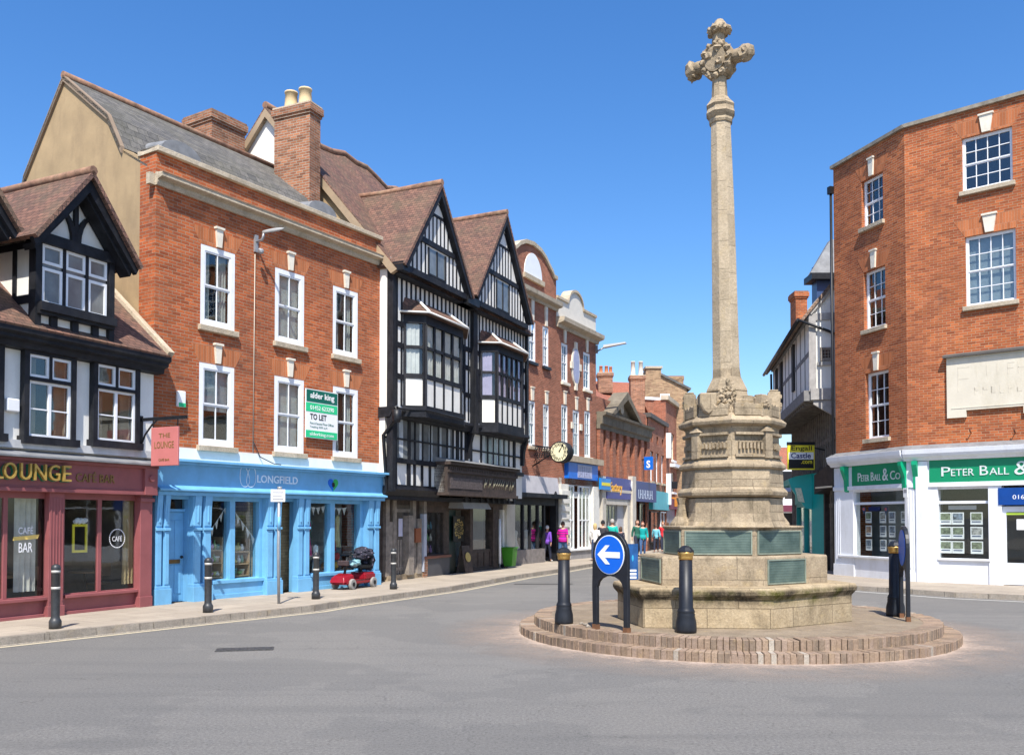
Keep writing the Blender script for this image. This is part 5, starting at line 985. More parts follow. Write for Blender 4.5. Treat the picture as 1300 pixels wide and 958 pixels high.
for h in hol: sash(B7_, F6b, *h, v=.1, sill=.15, mat=CRM, sillmat=WHP)
MB().box(0, L7, .4, .45, 3, zt7).build('interior_wall', DRK, B7_, F6b)
MB().box(.0, .28, -.3, 0, F6b.Z(847, 580, -.2), F6b.Z(847, 548, -.2)).build('white_bay', WHP, B7_, F6b); MB().box(.0, .22, -.3, 0, F6b.Z(847, 640, -.2), F6b.Z(847, 600, -.2)).build('white_bay', WHP, B7_, F6b); MB().box(L7 * .15, L7 * .9, -.35, 0, F6b.Z(856, 594, 0), F6b.Z(856, 590, 0)).build('white_bay', WHP, B7_, F6b); MB().box(-.2, L7, -.2, .3, zt7, zt7 + .3).build('coping', CST, B7_, F6b)
MB().box(.1, L7, -.2, 0, 2.7, 3.4).build('fascia', plain('maroon_sign', (.18, .04, .07), .5), B7_, F6b); MB().box(.1, L7, -.02, 0.05, .1, 2.7).build('shopfront', plain('mixed_front', (.2, .2, .22), .5, .6, 1.5), B7_, F6b)
MB().box(L7 - .2, L7, 0.02, 7, 0, zt7 - .2).box(0, L7, 0.2, 6.9, zt7 - .25, zt7 - .1).build('roof_deck', LEAD, B7_, F6b)
for i, (x0, x1, y0, y1, mat, lab) in enumerate(((847, 860, 611, 620, BLM, 'black projecting sign high over the far street'), (852, 860, 631, 643, plain('lantern_orange', (.5, .2, .03), .5), 'orange lantern-shaped sign over the far street'), (850, 866, 645, 655, plain('red_sign', (.4, .04, .03), .5), 'red awning-like sign lowest over the far street'))):
    uu = 1.0 + i * 1.2; va = F6b.vz(x0, 630, uu)[0]; vb = F6b.vz(x1, 630, uu)[0]; z0s, z1s = F6b.vz((x0 + x1) / 2, y1, uu)[1], F6b.vz((x0 + x1) / 2, y0, uu)[1]
    r = root('projecting_sign', F6b, lab, 'sign'); MB().box(uu - .06, uu + .06, vb, va, z0s, z1s).build('panel', mat, r, F6b, bevel=.02); MB().box(uu - .02, uu + .02, vb, 0, z1s - .06, z1s - .01).build('bracket', BLM, r, F6b)
# houses seen above the row
def house(name, lab, P0, P1, depth, zw, zr, wmat, rmat, ridge='u', z0=0):
    F = Frame(P0, P1); L = F.L; r = root(name, F, lab, 'building'); m = MB()
    if ridge == 'u': m.prismx([(0, z0), (depth, z0), (depth, zw), (depth / 2, zr - .05), (0, zw)], 0, L)
    else: m.prism([(0, z0), (L, z0), (L, zw), (L / 2, zr - .05), (0, zw)], 0, depth)
    m.build('wall', wmat, r, F); m = MB()
    if ridge == 'u':
        for a, b in ((-.2, depth / 2), (depth + .2, depth / 2)): m.slab([(-.15, a, zw - .1), (L + .15, a, zw - .1), (L + .15, b, zr + .05), (-.15, b, zr + .05)], .12)
    else:
        for a in (-.2, L + .2): m.slab([(a, -.2, zw - .15), (a, depth, zw - .15), (L / 2, depth, zr + .08), (L / 2, -.2, zr + .08)], .12)
    m.build('roof', rmat, r, F); return r, F
a, b = atY(754, 505, 62), atY(822, 505, 62); zr = atY(790, 484, 64).z; zw = atY(790, 508, 61).z
hr, Fh = house('red_roofed_house', 'house with a plain red tiled roof showing above the pedimented building', (a.x, 61), (b.x, 62), 6, zw - .5, zr, BR4, TILR)
p = atY(808.5, 465, 60); s_ = 1150 / 60; chimney(LF(at((p.x, 60, 0))), -9 / s_, 9 / s_, -.4, .4, zw - 2, atY(808, 477, 60).z, BRC, '', parent=hr, pots=[(-5 / s_, 0, .95, .16), (5 / s_, 0, .95, .16)], pm=plain('cream_pot', (.72, .66, .55), .7))
p = atY(768, 480, 63); chimney(LF(at((p.x, 63, 0))), -.5, .5, -.4, .4, zr - 1, atY(766, 479, 63).z + .3, BRC, '', parent=hr, pots=[(-.28, 0, .5, .13), (.1, 0, .5, .13), (.4, 0, .45, .12)], pm=plain('red_pot', (.5, .17, .07), .8))
# buff brick gabled house
A = [atY(x, y, 64) for x, y in ((819, 560), (819, 478), (821, 467.5), (839, 467.5), (840, 476), (872, 493), (872, 560))]
Fg = Frame((A[0].x, 64), (A[-1].x, 64)); bh = root('buff_gabled_house', Fg, 'tall buff brick gable wall rising behind the far street row', 'building')
MB().prism([(p.x - A[0].x, p.z) for p in A[1:-1]] + [(A[-1].x - A[0].x, A[5].z), (A[-1].x - A[0].x, 0), (0, 0)], 0, 9).build('wall', BRT, bh, Fg)
MB().slab([(A[4].x - A[0].x, -.15, A[4].z + .1), (A[4].x - A[0].x, 9, A[4].z + .1), (A[5].x - A[0].x + .3, 9, A[5].z), (A[5].x - A[0].x + .3, -.15, A[5].z)], .15).build('roof', SLA, bh, Fg)
MB().box(A[2].x - A[0].x - .1, A[3].x - A[0].x + .1, -.1, 1.2, A[2].z, A[2].z + .15).build('coping', CST, bh, Fg)
wp = [atY(x, y, 64) for x, y in ((838, 510), (850, 500))]; sash(bh, Fg, wp[0].x - A[0].x, wp[1].x - A[0].x, wp[0].z, wp[1].z, v=-.08, fw=.12, nx=1, ny=1, mid=False, ft=.07)
q = atY(856, 478, 66); chimney(LF(at((q.x, 66, 0))), -.6, .6, -.4, .4, A[5].z, q.z, BRT, '', parent=bh, cap=.04)
# curved brick parapet piece in front of it
Fc = Frame((atY(800, 520, 59.5).x, 59.5), (atY(850, 520, 60.5).x, 60.5)); cp = root('curved_parapet_house', Fc, 'small brick house with a white-edged concave parapet below the buff gable', 'building')
pts = [Fc.uz(x, y) for x, y in ((802, 508), (808, 511), (813, 517), (818, 526), (824, 530), (824, 600), (841, 600), (841, 508), (817, 507))]
P = [Fc.uz(817, 507), Fc.uz(819, 515), Fc.uz(823, 524), Fc.uz(830, 531), (Fc.U(830), 0), (Fc.U(842), 0), Fc.uz(842, 508)]
MB().prism(P, 0, 4).build('wall', BR4, cp, Fc); MB().box(P[0][0], P[-1][0], -.1, 4, P[0][1], P[0][1] + .18).build('coping', WHP, cp, Fc); w0 = Fc.uz(802, 508); MB().prism([w0, Fc.uz(817, 508), Fc.uz(820, 518), Fc.uz(826, 528), Fc.uz(802, 519)], .5, .8).build('white_wall', WHP, cp, Fc)
# ================================================================== RIGHT SIDE
FC = Frame(gp(1062, 37.6), gp(1153.5, 42.0)); FD = Frame(gp(1153.5, 42.0), gp(1540, 51.08)); LC, LD = FC.L, FD.L
B7 = root('estate_agent_building', FC, 'tall orange-red brick corner building with a white and green estate agent shopfront', 'building')
zt = FD.Z(1153, 162, 0); print('B7', LC, LD, zt, FC.Z(1062, 215, 0))
RC = lambda *a: rect(FC, *a); RD = lambda *a: rect(FD, *a)
wc_ = [RC(1093.7, 1121, 224, 285), RC(1096.7, 1124, 341, 416), RC(1099, 1128.5, 471, 556)]
wd_ = [RD(1221, 1285.5, 168, 237), RD(1225.5, 1290, 295, 385)]; dW = FD.U(1400, 0, 300) - FD.U(1285, 0, 300)
wd_ += [(r[0] + 2.9, r[1] + 2.9, r[2], r[3]) for r in wd_]
zs = 4.05
m = MB().wall(0, LC, zs, zt, wc_, rv=.2); m.box(0, .02, 0.02, 6, 0, zt); m.build('wall', BR7, B7, FC)
MB().wall(0, LD, zs, zt, wd_, rv=.16).box(LD - .02, LD, .02, 6, 0, zt).build('wall', BR7, B7, FD)
MB().box(.3, LC - .2, 1.3, 1.35, 0, zt - .2).build('interior_wall', DRK, B7, FC); MB().box(.5, LD - .1, 1.3, 1.35, 0, zt - .2).build('interior_wall', DRK, B7, FD)
c0 = FC.W(0, 6, 0); c1 = FD.W(LD, 6, 0); c2 = FC.W(LC, 0, 0)
MB().prismz([(p.x, p.y) for p in (FC.W(0, 0.05, 0), FC.W(LC, .05, 0), FD.W(LD, .05, 0), FD.W(LD, 6, 0), FC.W(0, 6, 0))], zt - .35, zt - .12).build('roof', LEAD, B7, LF(Matrix.Identity(4)))
for F_, L_ in ((FC, LC), (FD, LD)): MB().box(-.06 if F_ is FC else .0, L_ + .02, -.1, .3, zt, zt + .11).build('coping', plain('mossy_coping', (.26, .23, .18), .9, .35, 4), B7, F_)
for i, r in enumerate(wc_):
    sash(B7, FC, *r, v=.12, nx=3, ny=2, fw=.05, bar=.022, sill=.1, sillmat=CST, glass=GLU); keystone(B7, FC, (r[0] + r[1]) / 2, r[3] + .03, r[3] + .62, .17, .24); lintel(B7, FC, r[0], r[1], r[3] + .003, .5, .3)
for i, r in enumerate(wd_):
    sash(B7, FD, *r, v=.08, nx=4, ny=2, fw=.05, bar=.022, sill=.1, sillmat=CST, curtain='blind' if i in (1, 3) else None, glass=GLU); keystone(B7, FD, (r[0] + r[1]) / 2, r[3] + .02, r[3] + .56, .22, .36); lintel(B7, FD, r[0], r[1], r[3] + .003, .5, .3)
# stone plaque
a = FD.U(1203, 0, 490); zA, zB = FD.Z(1203, 531, -.05), FD.Z(1203, 455, -.05); b = a + 4.6
m = MB().box(a, b, -.09, 0, zA + .2, zB); m.box(a, a + .52, -.09, 0, zA, zA + .2); m.box(a + 2.0, b, -.09, 0, zA, zA + .2); m.box(a + .12, b - .1, -.1, -.09, zB - .1, zB - .07); m.box(a + .12, b, -.1, -.09, zA + .26, zA + .29)
o = m.build('stone_plaque', plain('pale_limestone', (.66, .60, .48), .85, .06, 1.5, bump=.2, dirt=((.42, .37, .24, 1), .5)), B7, FD)
MB().prismx([(0, zB + .13), (-.2, zB + .06), (-.2, zB), (0, zB)], a - .08, b).build('hood', plain('dark_hood', (.10, .09, .08), .8), o, FD)
m = MB(); rn = random.Random(4)                    # worn carving, no longer legible
m.box(a + .3, a + .33, -.093, -.09, zA + .75, zB - .3); m.box(a + .33, a + .62, -.093, -.09, zB - .33, zB - .3); m.box(a + .33, a + .62, -.093, -.09, zB - .66, zB - .63)
x = a + .8
while x < b - .3:
    m.box(x, x + .025, -.093, -.09, zB - .62, zB - .3); 
    if rn.random() > .4: m.box(x, x + .16, -.093, -.09, zB - .48, zB - .455)
    if rn.random() > .5: m.box(x + .02, x + .19, -.093, -.09, zB - .325, zB - .3)
    x += .27
x = a + .75
while x < b - .4: m.box(x, x + .02, -.093, -.09, zA + .62, zA + .85); m.box(x, x + .12, -.093, -.09, zA + .62 + .1 * rn.randrange(3), zA + .64 + .1 * rn.randrange(2)); x += .22
m.build('worn_carving', plain('carving_stone', (.62, .56, .445), .9), o, FD)
for x in (1233, 1289): u, z = FD.uz(x, 549); MB().tube([(u, 0, z), (u, -.12, z + .02), (u, -.14, z + .1)], .015, 6).build('hook', BLM, B7, FD)
# lead, cornice and shopfront
WHC = plain('white_shop_paint', (.74, .76, .80), .5, .04, 2, dirt=((.42, .40, .36, 1), .45))
def shop(F, L, u0=0, right=False):
    m = MB().prismx([(-.32, 4.05), (0, 4.06), (0, 4.2)], u0 - .1, L).build('lead_flashing', LEAD, B7, F)
    m = MB().prismx([(0, 3.72), (-.18, 3.72), (-.22, 3.78), (-.3, 3.84), (-.34, 3.92), (-.36, 4.05), (0, 4.05)], u0 - .06, L + .05); m.box(u0, L, -.14, .2, 2.93, 3.06)
    m.build('cornice', WHC, B7, F, bevel=.004)
shop(FC, LC); shop(FD, LD)
for F_, L_, t0, t1 in ((FC, LC, 1088.6, 1145), (FD, LD, None, None)):
    a, b = (.12, L_ - .2) if F_ is FC else (FD.U(1180, -.1, 600), L_ - .1)
    if F_ is FC: a, b = FC.U(1082, -.1, 600), FC.U(1145, -.1, 600)
    o = MB().box(a, b, -.12, .0, 3.06, 3.72).build('fascia', GRN, B7, F_)
    # lettering, raised capitals larger than the rest
    if F_ is FC: ua, ub = FC.U(1089, -.13, 605), FC.U(1145, -.13, 605)
    else: ua, ub = FD.U(1195, -.13, 597), FD.U(1195, -.13, 597) + 3.35
    W_ = ub - ua; S = [('P', 0, .075, 1), ('ETER', .08, .265, 0), ('B', .31, .375, 1), ('ALL', .385, .535, 0), ('&', .575, .70, 2), ('C', .745, .85, 1), ('O', .86, .965, 0)]
    for (s, p, q, big) in S: zlo = 3.2 if F_ is FC else 3.24; hh_ = (.20, .27, .36)[big]; text(s, o, F_, ua + W_ * p, ua + W_ * q, zlo - (.02 if big == 2 else 0), zlo + hh_, -.122, plain('silver_letter', (.62, .68, .66), .4), .015)
# pilasters, consoles
m = MB(); c = MB()
def con(F, u, w=.16):
    c_ = MB().prismx([(-.05, 3.72), (-.3, 3.72), (-.3, 3.6), (-.16, 3.25), (-.14, 2.9), (-.05, 2.85)], u - w / 2, u + w / 2); c_.build('console', plain('console_green', (.0, .33, .16), .45), B7, F)
con(FC, FC.U(1075, -.1, 620)); con(FC, FC.U(1148.5, -.1, 610), .14); con(FD, FD.U(1163, -.1, 610), .15)
m = MB().box(-.02, FC.U(1086, 0, 680), -.08, .2, 0, 3.7); m.box(-.05, FC.U(1087, 0, 680), -.11, .2, 0, .5); m.box(FC.U(1152, 0, 680), LC + .03, -.09, .2, 0, 3.72); m.box(FC.U(1145, -.1, 600), LC, -.06, .1, 3.0, 3.72)
for k in range(3): x = .08 + k * .09; m.box(x, x + .03, -.095, -.08, .6, 3.5)
m.box(0.1, LC, -.06, .05, 0, .74); m.box(.2, LC - .05, -.14, .1, .74, .80); m.box(0.1, LC, -.02, .12, 2.86, 2.95); m.box(.2, LC, -.0, .08, 2.45, 2.53)
m.build('shopfront', WHC, B7, FC, bevel=.004)
gx = FD.U(1192, 0, 660); gx2 = FD.U(1256, 0, 660); dx0, dx1 = FD.U(1273, 0, 660), FD.U(1273, 0, 660) + 1.0
m = MB().box(-.03, gx - .0, -.1, .2, 0, 3.05); m.box(-.03, FD.U(1180, -.1, 600), -.095, .1, 3.05, 3.72)
for k in range(4): x = .06 + k * .1; m.box(x, x + .03, -.115, -.1, .5, 2.9)
m.box(-.05, FD.U(1166, 0, 680), -.13, .2, 0, .38); m.box(FD.U(1165, 0), FD.U(1180, 0), -.16, .2, 0, 3.7)
m.box(gx, gx2, -.06, .05, 0, .78); m.box(gx - .02, gx2 + .04, -.13, .1, .78, .84); m.box(gx, gx2, .0, .08, 2.43, 2.51); m.box(gx, gx2, 0, .1, 2.86, 2.96); m.box(gx2, dx0, -.1, .2, 0, 2.95); m.box(dx0, dx1, -.02, .12, 2.28, 2.34); m.box(dx1, dx1 + .2, -.1, .2, 0, 2.95); m.box(dx1 + .2, LD, -.06, .1, 0, .78); m.box(dx1 + .2, LD, 0, .1, 2.43, 2.5); m.box(dx1 + 1.6, dx1 + 1.7, 0, .1, .7, 2.9)
m.build('shopfront', WHC, B7, FD, bevel=.004)
MB().box(FC.U(1086), LC - .1, .05, .056, .8, 2.86).build('shop_window', GLD, B7, FC); MB().box(gx, gx2, .05, .056, .84, 2.86).build('shop_window', GLD, B7, FD); MB().box(dx1 + .2, LD, .05, .056, .78, 2.86).build('shop_window', GLD, B7, FD)
d = MB().box(dx0, dx0 + .09, .0, .06, .14, 2.28).box(dx1 - .09, dx1, .0, .06, .14, 2.28).box(dx0 + .09, dx1 - .09, 0, .06, .14, .75).box(dx0 + .09, dx1 - .09, 0, .06, 2.18, 2.28).build('door', WHC, B7, FD); MB().box(dx0 + .09, dx1 - .09, .02, .03, .75, 2.18).build('pane', GLD, d, FD); MB().box(dx0 + .09, dx1 - .09, .0, .015, 2.1, 2.17).build('door_strip', plain('lime_strip', (.35, .5, .05), .5), d, FD)
MB().box((dx0 + dx1) / 2 - .15, (dx0 + dx1) / 2 + .2, .0, .012, 1.68, 1.98).build('door_notice', WHP, d, FD)
o = MB().box(dx0 - .08, dx1 + .3, -.12, -.0, 2.38, 2.86).build('phone_board', plain('phone_blue', (.0, .05, .26), .4), B7, FD); text('01684', o, FD, FD.U(1285.5, -.12, 625), FD.U(1285.5, -.12, 625) + .5, 2.54, 2.66, -.121, WHP, .004)
sp_ = root('street_sign_plate', FC, 'small white notice plate at the corner of the estate agent shop', 'sign'); u, z = FC.uz(1150, 625, -.2); MB().box(u - .09, u + .09, -.22, -.2, z - .14, z + .14).build('plate', WHP, sp_, FC); MB().tube([(u + .07, -.19, 0.15), (u + .07, -.19, z + .12)], .025, 8).build('pole', GREY, sp_, FC); MB().box(u - .06, u + .06, -.225, -.22, z - .0, z + .1).build('print', plain('grey_print', (.3, .3, .32), .6), sp_, FC)
# property cards
pics = [plain('photo_%d' % i, c_, .4, .8, 14) for i, c_ in enumerate(((.30, .30, .28), (.16, .20, .26), (.30, .20, .15), (.16, .19, .12)))]
NVB = plain('navy_caption', (.03, .06, .15), .5); rn = random.Random(8)
def cards(F, us_, w, z0s, h, v=.12, lab='', nm=''):
    for i, u in enumerate(us_):
        for j, z in enumerate(z0s):
            r = root('property_card', F, '%s property card, %s column and %s row %s' % (('white framed', 'pale framed')[i % 2], ('left', 'second', 'third', 'fourth')[i], ('bottom', 'middle', 'top')[j], lab), 'property card', 'property cards in the estate agent windows')
            MB().box(u, u + w, v, v + .01, z, z + h).build('card', WHP, r, F); MB().box(u + .03, u + w - .03, v - .006, v, z + h * .38, z + h - .03).build('photo', pics[rn.randrange(4)], r, F); MB().box(u + .04, u + w - .05, v - .006, v, z + h * .2, z + h * .28).build('caption', NVB, r, F)
cu = [FC.U(x, .12, 670) for x in (1099, 1117, 1128.5, 1144)]; cards(FC, cu, .28, (.98, 1.42, 1.86), .36, lab='in the narrow corner window')
cu = [FD.U(x, .12, 670) for x in (1193, 1208.5, 1232)]; cards(FD, cu, .33, (.98, 1.40, 1.82), .36, lab='in the front window')
for (x, ln) in ((1103, 'left'), (1131, 'right')):
    u, z = FC.uz(x, 646, .3); r = root('pin_marker', FC, 'map-pin shaped marker at the top %s of the corner window display' % ln, 'marker'); MB().prism([(u + .09 * cos(a_ * pi / 8), z + .09 * sin(a_ * pi / 8)) for a_ in range(-1, 10)] + [(u, z - .2)], .11, .12).build('pin', NVB, r, FC); MB().disc((u, .105, z), (1, 0, 0), (0, 0, 1), .05, .05, .01, 14).build('centre', plain('pin_red', (.5, .1, .12), .5), r, FC)
u, z = FC.uz(1117, 646, .3); tag(MB().box(u - .3, u + .25, .11, .12, z - .06, z + .08).build('window_header', NAVY, None, FC), 'navy header strip between the two map-pin markers', 'sign'); u, z = FD.uz(1224, 644, .3); tag(MB().box(u - .38, u + .38, .11, .12, z - .06, z + .06).build('window_header', plain('pale_grey_panel', (.42, .42, .44)), None, FD), 'pale header strip above the front window property cards', 'sign')
m = MB().box(.2, LC, 1.25, 1.28, .1, 3); m.box(.2, LC - .1, .1, 1.25, .5, .55); m.build('room', plain('pale_interior', (.26, .29, .29), .9), B7, FC); MB().box(.3, LD, 1.2, 1.25, .1, 3).build('room', plain('grey_interior', (.10, .095, .09), .9), B7, FD)
MB().tube([(-.05, -.07, .3), (-.05, -.07, zt - .8)], .045).box(-.13, .03, -.16, 0, zt - .85, zt - .6).build('downpipe', BLM, B7, FC)
# ---------------------------------------------------------------- jettied timber house down the lane
N = gp(1030, 36); FA = gp(983, 26.5); FG = Frame(FA, N); LG = FG.L; gd = Vector((-FG.u.y, FG.u.x, 0))
FE = Frame(N, N + FG.v * 5)                        # gable end facing the square
B8 = root('jettied_house', FG, 'leaning grey and white timber-framed house jettied over the narrow lane', 'building')
ze8, zj8 = FE.Z(1031, 398), FE.Z(1031, 497); ze8f, zj8f = FG.Z(984, 466), FG.Z(990, 536); print('B8', LG, ze8, zj8, ze8f, zj8f, FE.u)
m = MB().box(0, LG, 0, 5, zj8, ze8); m.prismx([(0, ze8), (5, ze8), (2.5, ze8 + 3.2)], 0, LG); m.build('wall', WHT, B8, FG)
m = MB(); x = .1
TIM = plain('grey_timber', (.20, .19, .18), .85, .25, 5, bump=.3)
k = 0
while x < LG: m.box(x - .08, x + .08, -.012, .02, zj8, ze8 - .1); x += 1.15; k += 1
m.box(0, LG, -.1, .02, ze8 - .2, ze8); m.box(-.0, LG, -.22, .02, zj8 - .32, zj8 + .05); m.box(0, LG, -.02, .02, (zj8 + ze8) / 2 - .08, (zj8 + ze8) / 2 + .08); m.build('timber_frame', TIM, B8, FG)
for a_ in (.12, .28, .62): w = MB().box(LG * a_, LG * a_ + .55, -.08, .0, zj8 + .6, ze8 - .35).build('window', DRK, B8, FG)
wg = rect(FE, 1041, 1057.5, 441, 458)
m = MB().box(-.04, .20, -.06, .02, zj8, ze8); m.box(0, 5, -.12, .02, zj8 - .3, zj8 + .1); m.box(.0, 5, -.05, .02, ze8 - .25, ze8 - .0); m.box(FE.U(1057), FE.U(1062) + .2, -.05, .02, zj8, ze8)
for sx in (-1, 1): m.prism([(2.5, ze8 + 3.1), (2.5, ze8 + 2.85), (2.5 + sx * 2.45, ze8 - .05), (2.5 + sx * 2.6, ze8 + .1)], -.1, .02)
m.prism([(.1, zj8 - .3), (.1, zj8 - .45), (.9, zj8 - .95), (1.1, zj8 - 1.9), (1.3, zj8 - 1.9), (1.15, zj8 - .8), (1.0, zj8 - .3)], -.05, .1); m.box(1.15, 1.35, -.08, .1, 0, zj8 - .3)
m.box(wg[0] - .1, wg[1] + .1, -.09, .0, wg[2] - .16, wg[2] - .04); m.build('timber_frame', plain('pale_timber', (.36, .34, .32), .85, .2, 5, bump=.3), B8, FE)
sash(B8, FE, *wg, v=-.06, fw=.06, nx=3, ny=3, mid=False, mat=OAK, sill=None, ft=.07); MB().box(wg[0] + .05, wg[1] - .05, -.004, -.002, wg[2], wg[3]).build('window_back', DRK, B8, FE)
m = MB()
for a, b in ((-.35, 2.5), (5.3, 2.5)): m.slab([(-.2, a, ze8 - .25), (LG + .15, a, ze8 - .25), (LG + .15, b, ze8 + 3.25), (-.2, b, ze8 + 3.25)], .1)
m.build('roof', tiles('stone_tiles', (.26, .17, .12, 1), (.18, .12, .09, 1)), B8, FG); MB().tube([(-.2, -.42, ze8 - .3), (LG + .2, -.42, ze8 - .25)], .07).tube([(LG + .2, -.42, ze8 - .25), (LG + .1, .6, ze8 - .65), (LG + .1, 1.3, ze8 - 1.0), (LG + .1, 1.35, .5)], .05).tube([(.2, -.1, zj8), (.0, -.1, ze8 - .3)], .05).build('gutter', BLM, B8, FG)
m = MB().box(0, LG, .9, 5, 0, zj8 - .3); m.build('ground_floor_wall', plain('stained_plaster', (.52, .49, .43), .9, .25, 2), B8, FG)
m = MB(); x = .2
while x < LG: m.box(x - .07, x + .07, .8, .9, 0, zj8 - .3); m.box(x - .07, x + .07, -.15, .9, zj8 - .45, zj8 - .33); x += .5
for z in (2.4, 3.6, 4.8): m.box(0, LG, .82, .9, z, z + .16)
m.build('studwork', plain('mid_oak', (.15, .125, .10), .85, .35, 5, bump=.4), B8, FG)
m = MB(); x = 1.0
while x < 5: m.box(x - .08, x + .08, -.02, .1, 3.0, zj8 - .3); x += .34
m.box(.9, 5, -.04, .1, 4.2, 4.4); o = m.build('end_studwork', OAK, B8, FE); MB().box(.95, 5, .1, .2, 0, zj8 - .3).build('end_wall', plain('stained_plaster', (.36, .34, .30)), B8, FE)
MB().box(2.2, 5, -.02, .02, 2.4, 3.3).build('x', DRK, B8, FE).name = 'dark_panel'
# chimney, blue box dormer
a, b = atY(1007, 418, 41), atY(1021, 372, 41); chimney(LF(at((a.x, 41, 0))), 0, b.x - a.x, -.4, .4, a.z - 1.5, b.z, BR7, '', parent=B8, cap=.08)
a, b = atY(1037, 376, 36.5), atY(1066, 335, 36.5); c_ = atY(1029, 346, 36.2); e_ = atY(1066, 303, 36.5)
o = MB().box(a.x, b.x, 36.5, 37.1, a.z - 1, b.z).build('roof_lantern', plain('deep_blue_paint', (.03, .07, .18), .4), B8, LF(Matrix.Identity(4))); MB().hexa([(c_.x, 36.2, c_.z), (b.x, 36.2, c_.z), (b.x, 37.3, c_.z), (c_.x + .15, 37.3, c_.z)], [(a.x + .62, 36.6, e_.z), (b.x, 36.6, e_.z), (b.x, 37, e_.z), (a.x + .62, 37, e_.z)]).build('lantern_roof', plain('pale_lead', (.20, .205, .21), .7, .3), o, LF(Matrix.Identity(4))); MB().box(c_.x + .05, b.x, 36.2, 37.2, c_.z - .25, c_.z).build('lantern_eaves', BLM, o, LF(Matrix.Identity(4)))
# teal shop below and dark entry
t0, t1, t2 = gp(1011, 29), gp(1031, 33.5), gp(1045.5, 34.5); FT = Frame(t0, t1); FT2 = Frame(t1, t2)
BT = root('teal_shopfront', FT, 'bright teal painted shopfront with a projecting cornice beside the narrow lane', 'shopfront')
zt8 = FT2.Z(1038, 600); m = MB().box(0, FT.L, 0, .4, 0, zt8 - .9); m.box(-.05, FT.L + .02, -.12, .3, .0, .5)
m = MB().wall(0, FT.L, PZ - .1, zt8 - .7, [(.15, .48 * FT.L, .65, 2.5), (.54 * FT.L, FT.L - .2, .65, 2.5)], rv=.15); m.box(-.1, FT.L + .03, -.05, 1.0, zt8 - 1.1, zt8 - .2)
m.box(0, FT.L, 1.9, 2, 0, zt8); m.build('front', TEAL, BT, FT); MB().box(0, FT2.L, 0, 2.2, 0, zt8).build('return_wall', TEAL, BT, FT2)
MB().box(.15, FT.L - .1, .1, .106, .65, 2.5).build('shop_window', GLD, BT, FT); MB().box(.1, FT.L - .1, 1.0, 1.05, .1, 2.6).build('room', MIDI, BT, FT)
m = MB().prismx([(0, zt8 - 1.35), (-.25, zt8 - 1.3), (-.75, zt8 - .55), (-.85, zt8 - .2), (-.6, zt8 - .1), (0, zt8)], FT.L - .35, FT.L + .02); m.prismx([(0, zt8 - .3), (-.8, zt8 - .4), (-.85, zt8 - .2), (0, zt8)], -.2, FT.L); m.build('cornice', TEAL, BT, FT)
MB().prismx([(-.28, zt8 - 1.1), (-.5, zt8 - 1.05), (-.62, zt8 - .55), (-.4, zt8 - .55)], FT.L + .02, FT.L + .06).build('scroll_panel', plain('cream_scroll', (.55, .55, .42), .6, .3, 20), BT, FT)
BE = root('dark_entry', Frame(gp(1045.5, 34.6), gp(1075, 36.6)), 'black timber passage entrance between the teal shop and the green fascia', 'doorway'); FEn = Frame(gp(1045.5, 34.6), gp(1075, 36.6)); L_ = FEn.L
m = MB().box(0, .12, 0, .5, 0, 3.6); m.box(L_ - .14, L_, -.05, .5, 0, 3.8); m.prism([(0, 3.6), (L_, 4.1), (L_, 3.3), (0, 2.9)], -.35, .3); m.box(.12, L_ - .14, 1.0, 1.1, 0, 3.4); m.box(0, .1, .5, 1.1, 0, 3.5); m.box(L_ - .1, L_, .5, 1.1, 0, 3.5); m.box(.0, L_, .3, 1.1, 3.2, 3.4)
for k in range(5): x = .2 + k * (L_ - .5) / 4; m.box(x, x + .05, .94, 1.0, .2, 3.1)
m.build('frame', plain('black_oak', (.03, .022, .02), .6, .5, 5), BE, FEn); MB().box(.15, L_ - .1, -.38, -.34, 3.1, 3.16).build('rope_moulding', CRM, BE, FEn)
# hanging Engall Castle sign
Yh = 1150 / 34; q0, q1 = atY(1000, 596, Yh), atY(1034, 561.5, Yh); hg = root('hanging_sign', at((q0.x, Yh, 0)), 'black and yellow estate agent board hanging beside the teal shop', 'sign'); L = LF(ROOTM[hg.name]); w = q1.x - q0.x; zA, zB = q0.z, q1.z; h = zB - zA
MB().box(0, w, 0, .06, zA, zB).build('board', YEL, hg, L); MB().box(-.015, w + .015, -.004, .064, zB - .1, zB + .02).build('top_band', BLM, hg, L); MB().box(.04, w - .04, -.008, 0, zA + .05, zA + .38 * h).build('bottom_band', BLM, hg, L); MB().box(.04, w - .04, -.008, 0, zA + .38 * h, zA + .64 * h).build('middle_band', WHP, hg, L)
text('Engall', hg, L, w * .14, w * .9, zA + .66 * h, zA + .88 * h, -.002, BLM, .008, off=.01); text('Castle', hg, L, w * .12, w * .86, zA + .42 * h, zA + .62 * h, -.009, NAVY, .006, off=.02); text('.com', hg, L, w * .5, w * .9, zA + .22 * h, zA + .33 * h, -.009, YEL, .006, off=.01)
MB().tube([(w, .03, zB - .2), (w + 1.0, .4, zB - .35)], .03).build('bracket', BLM, hg, L)
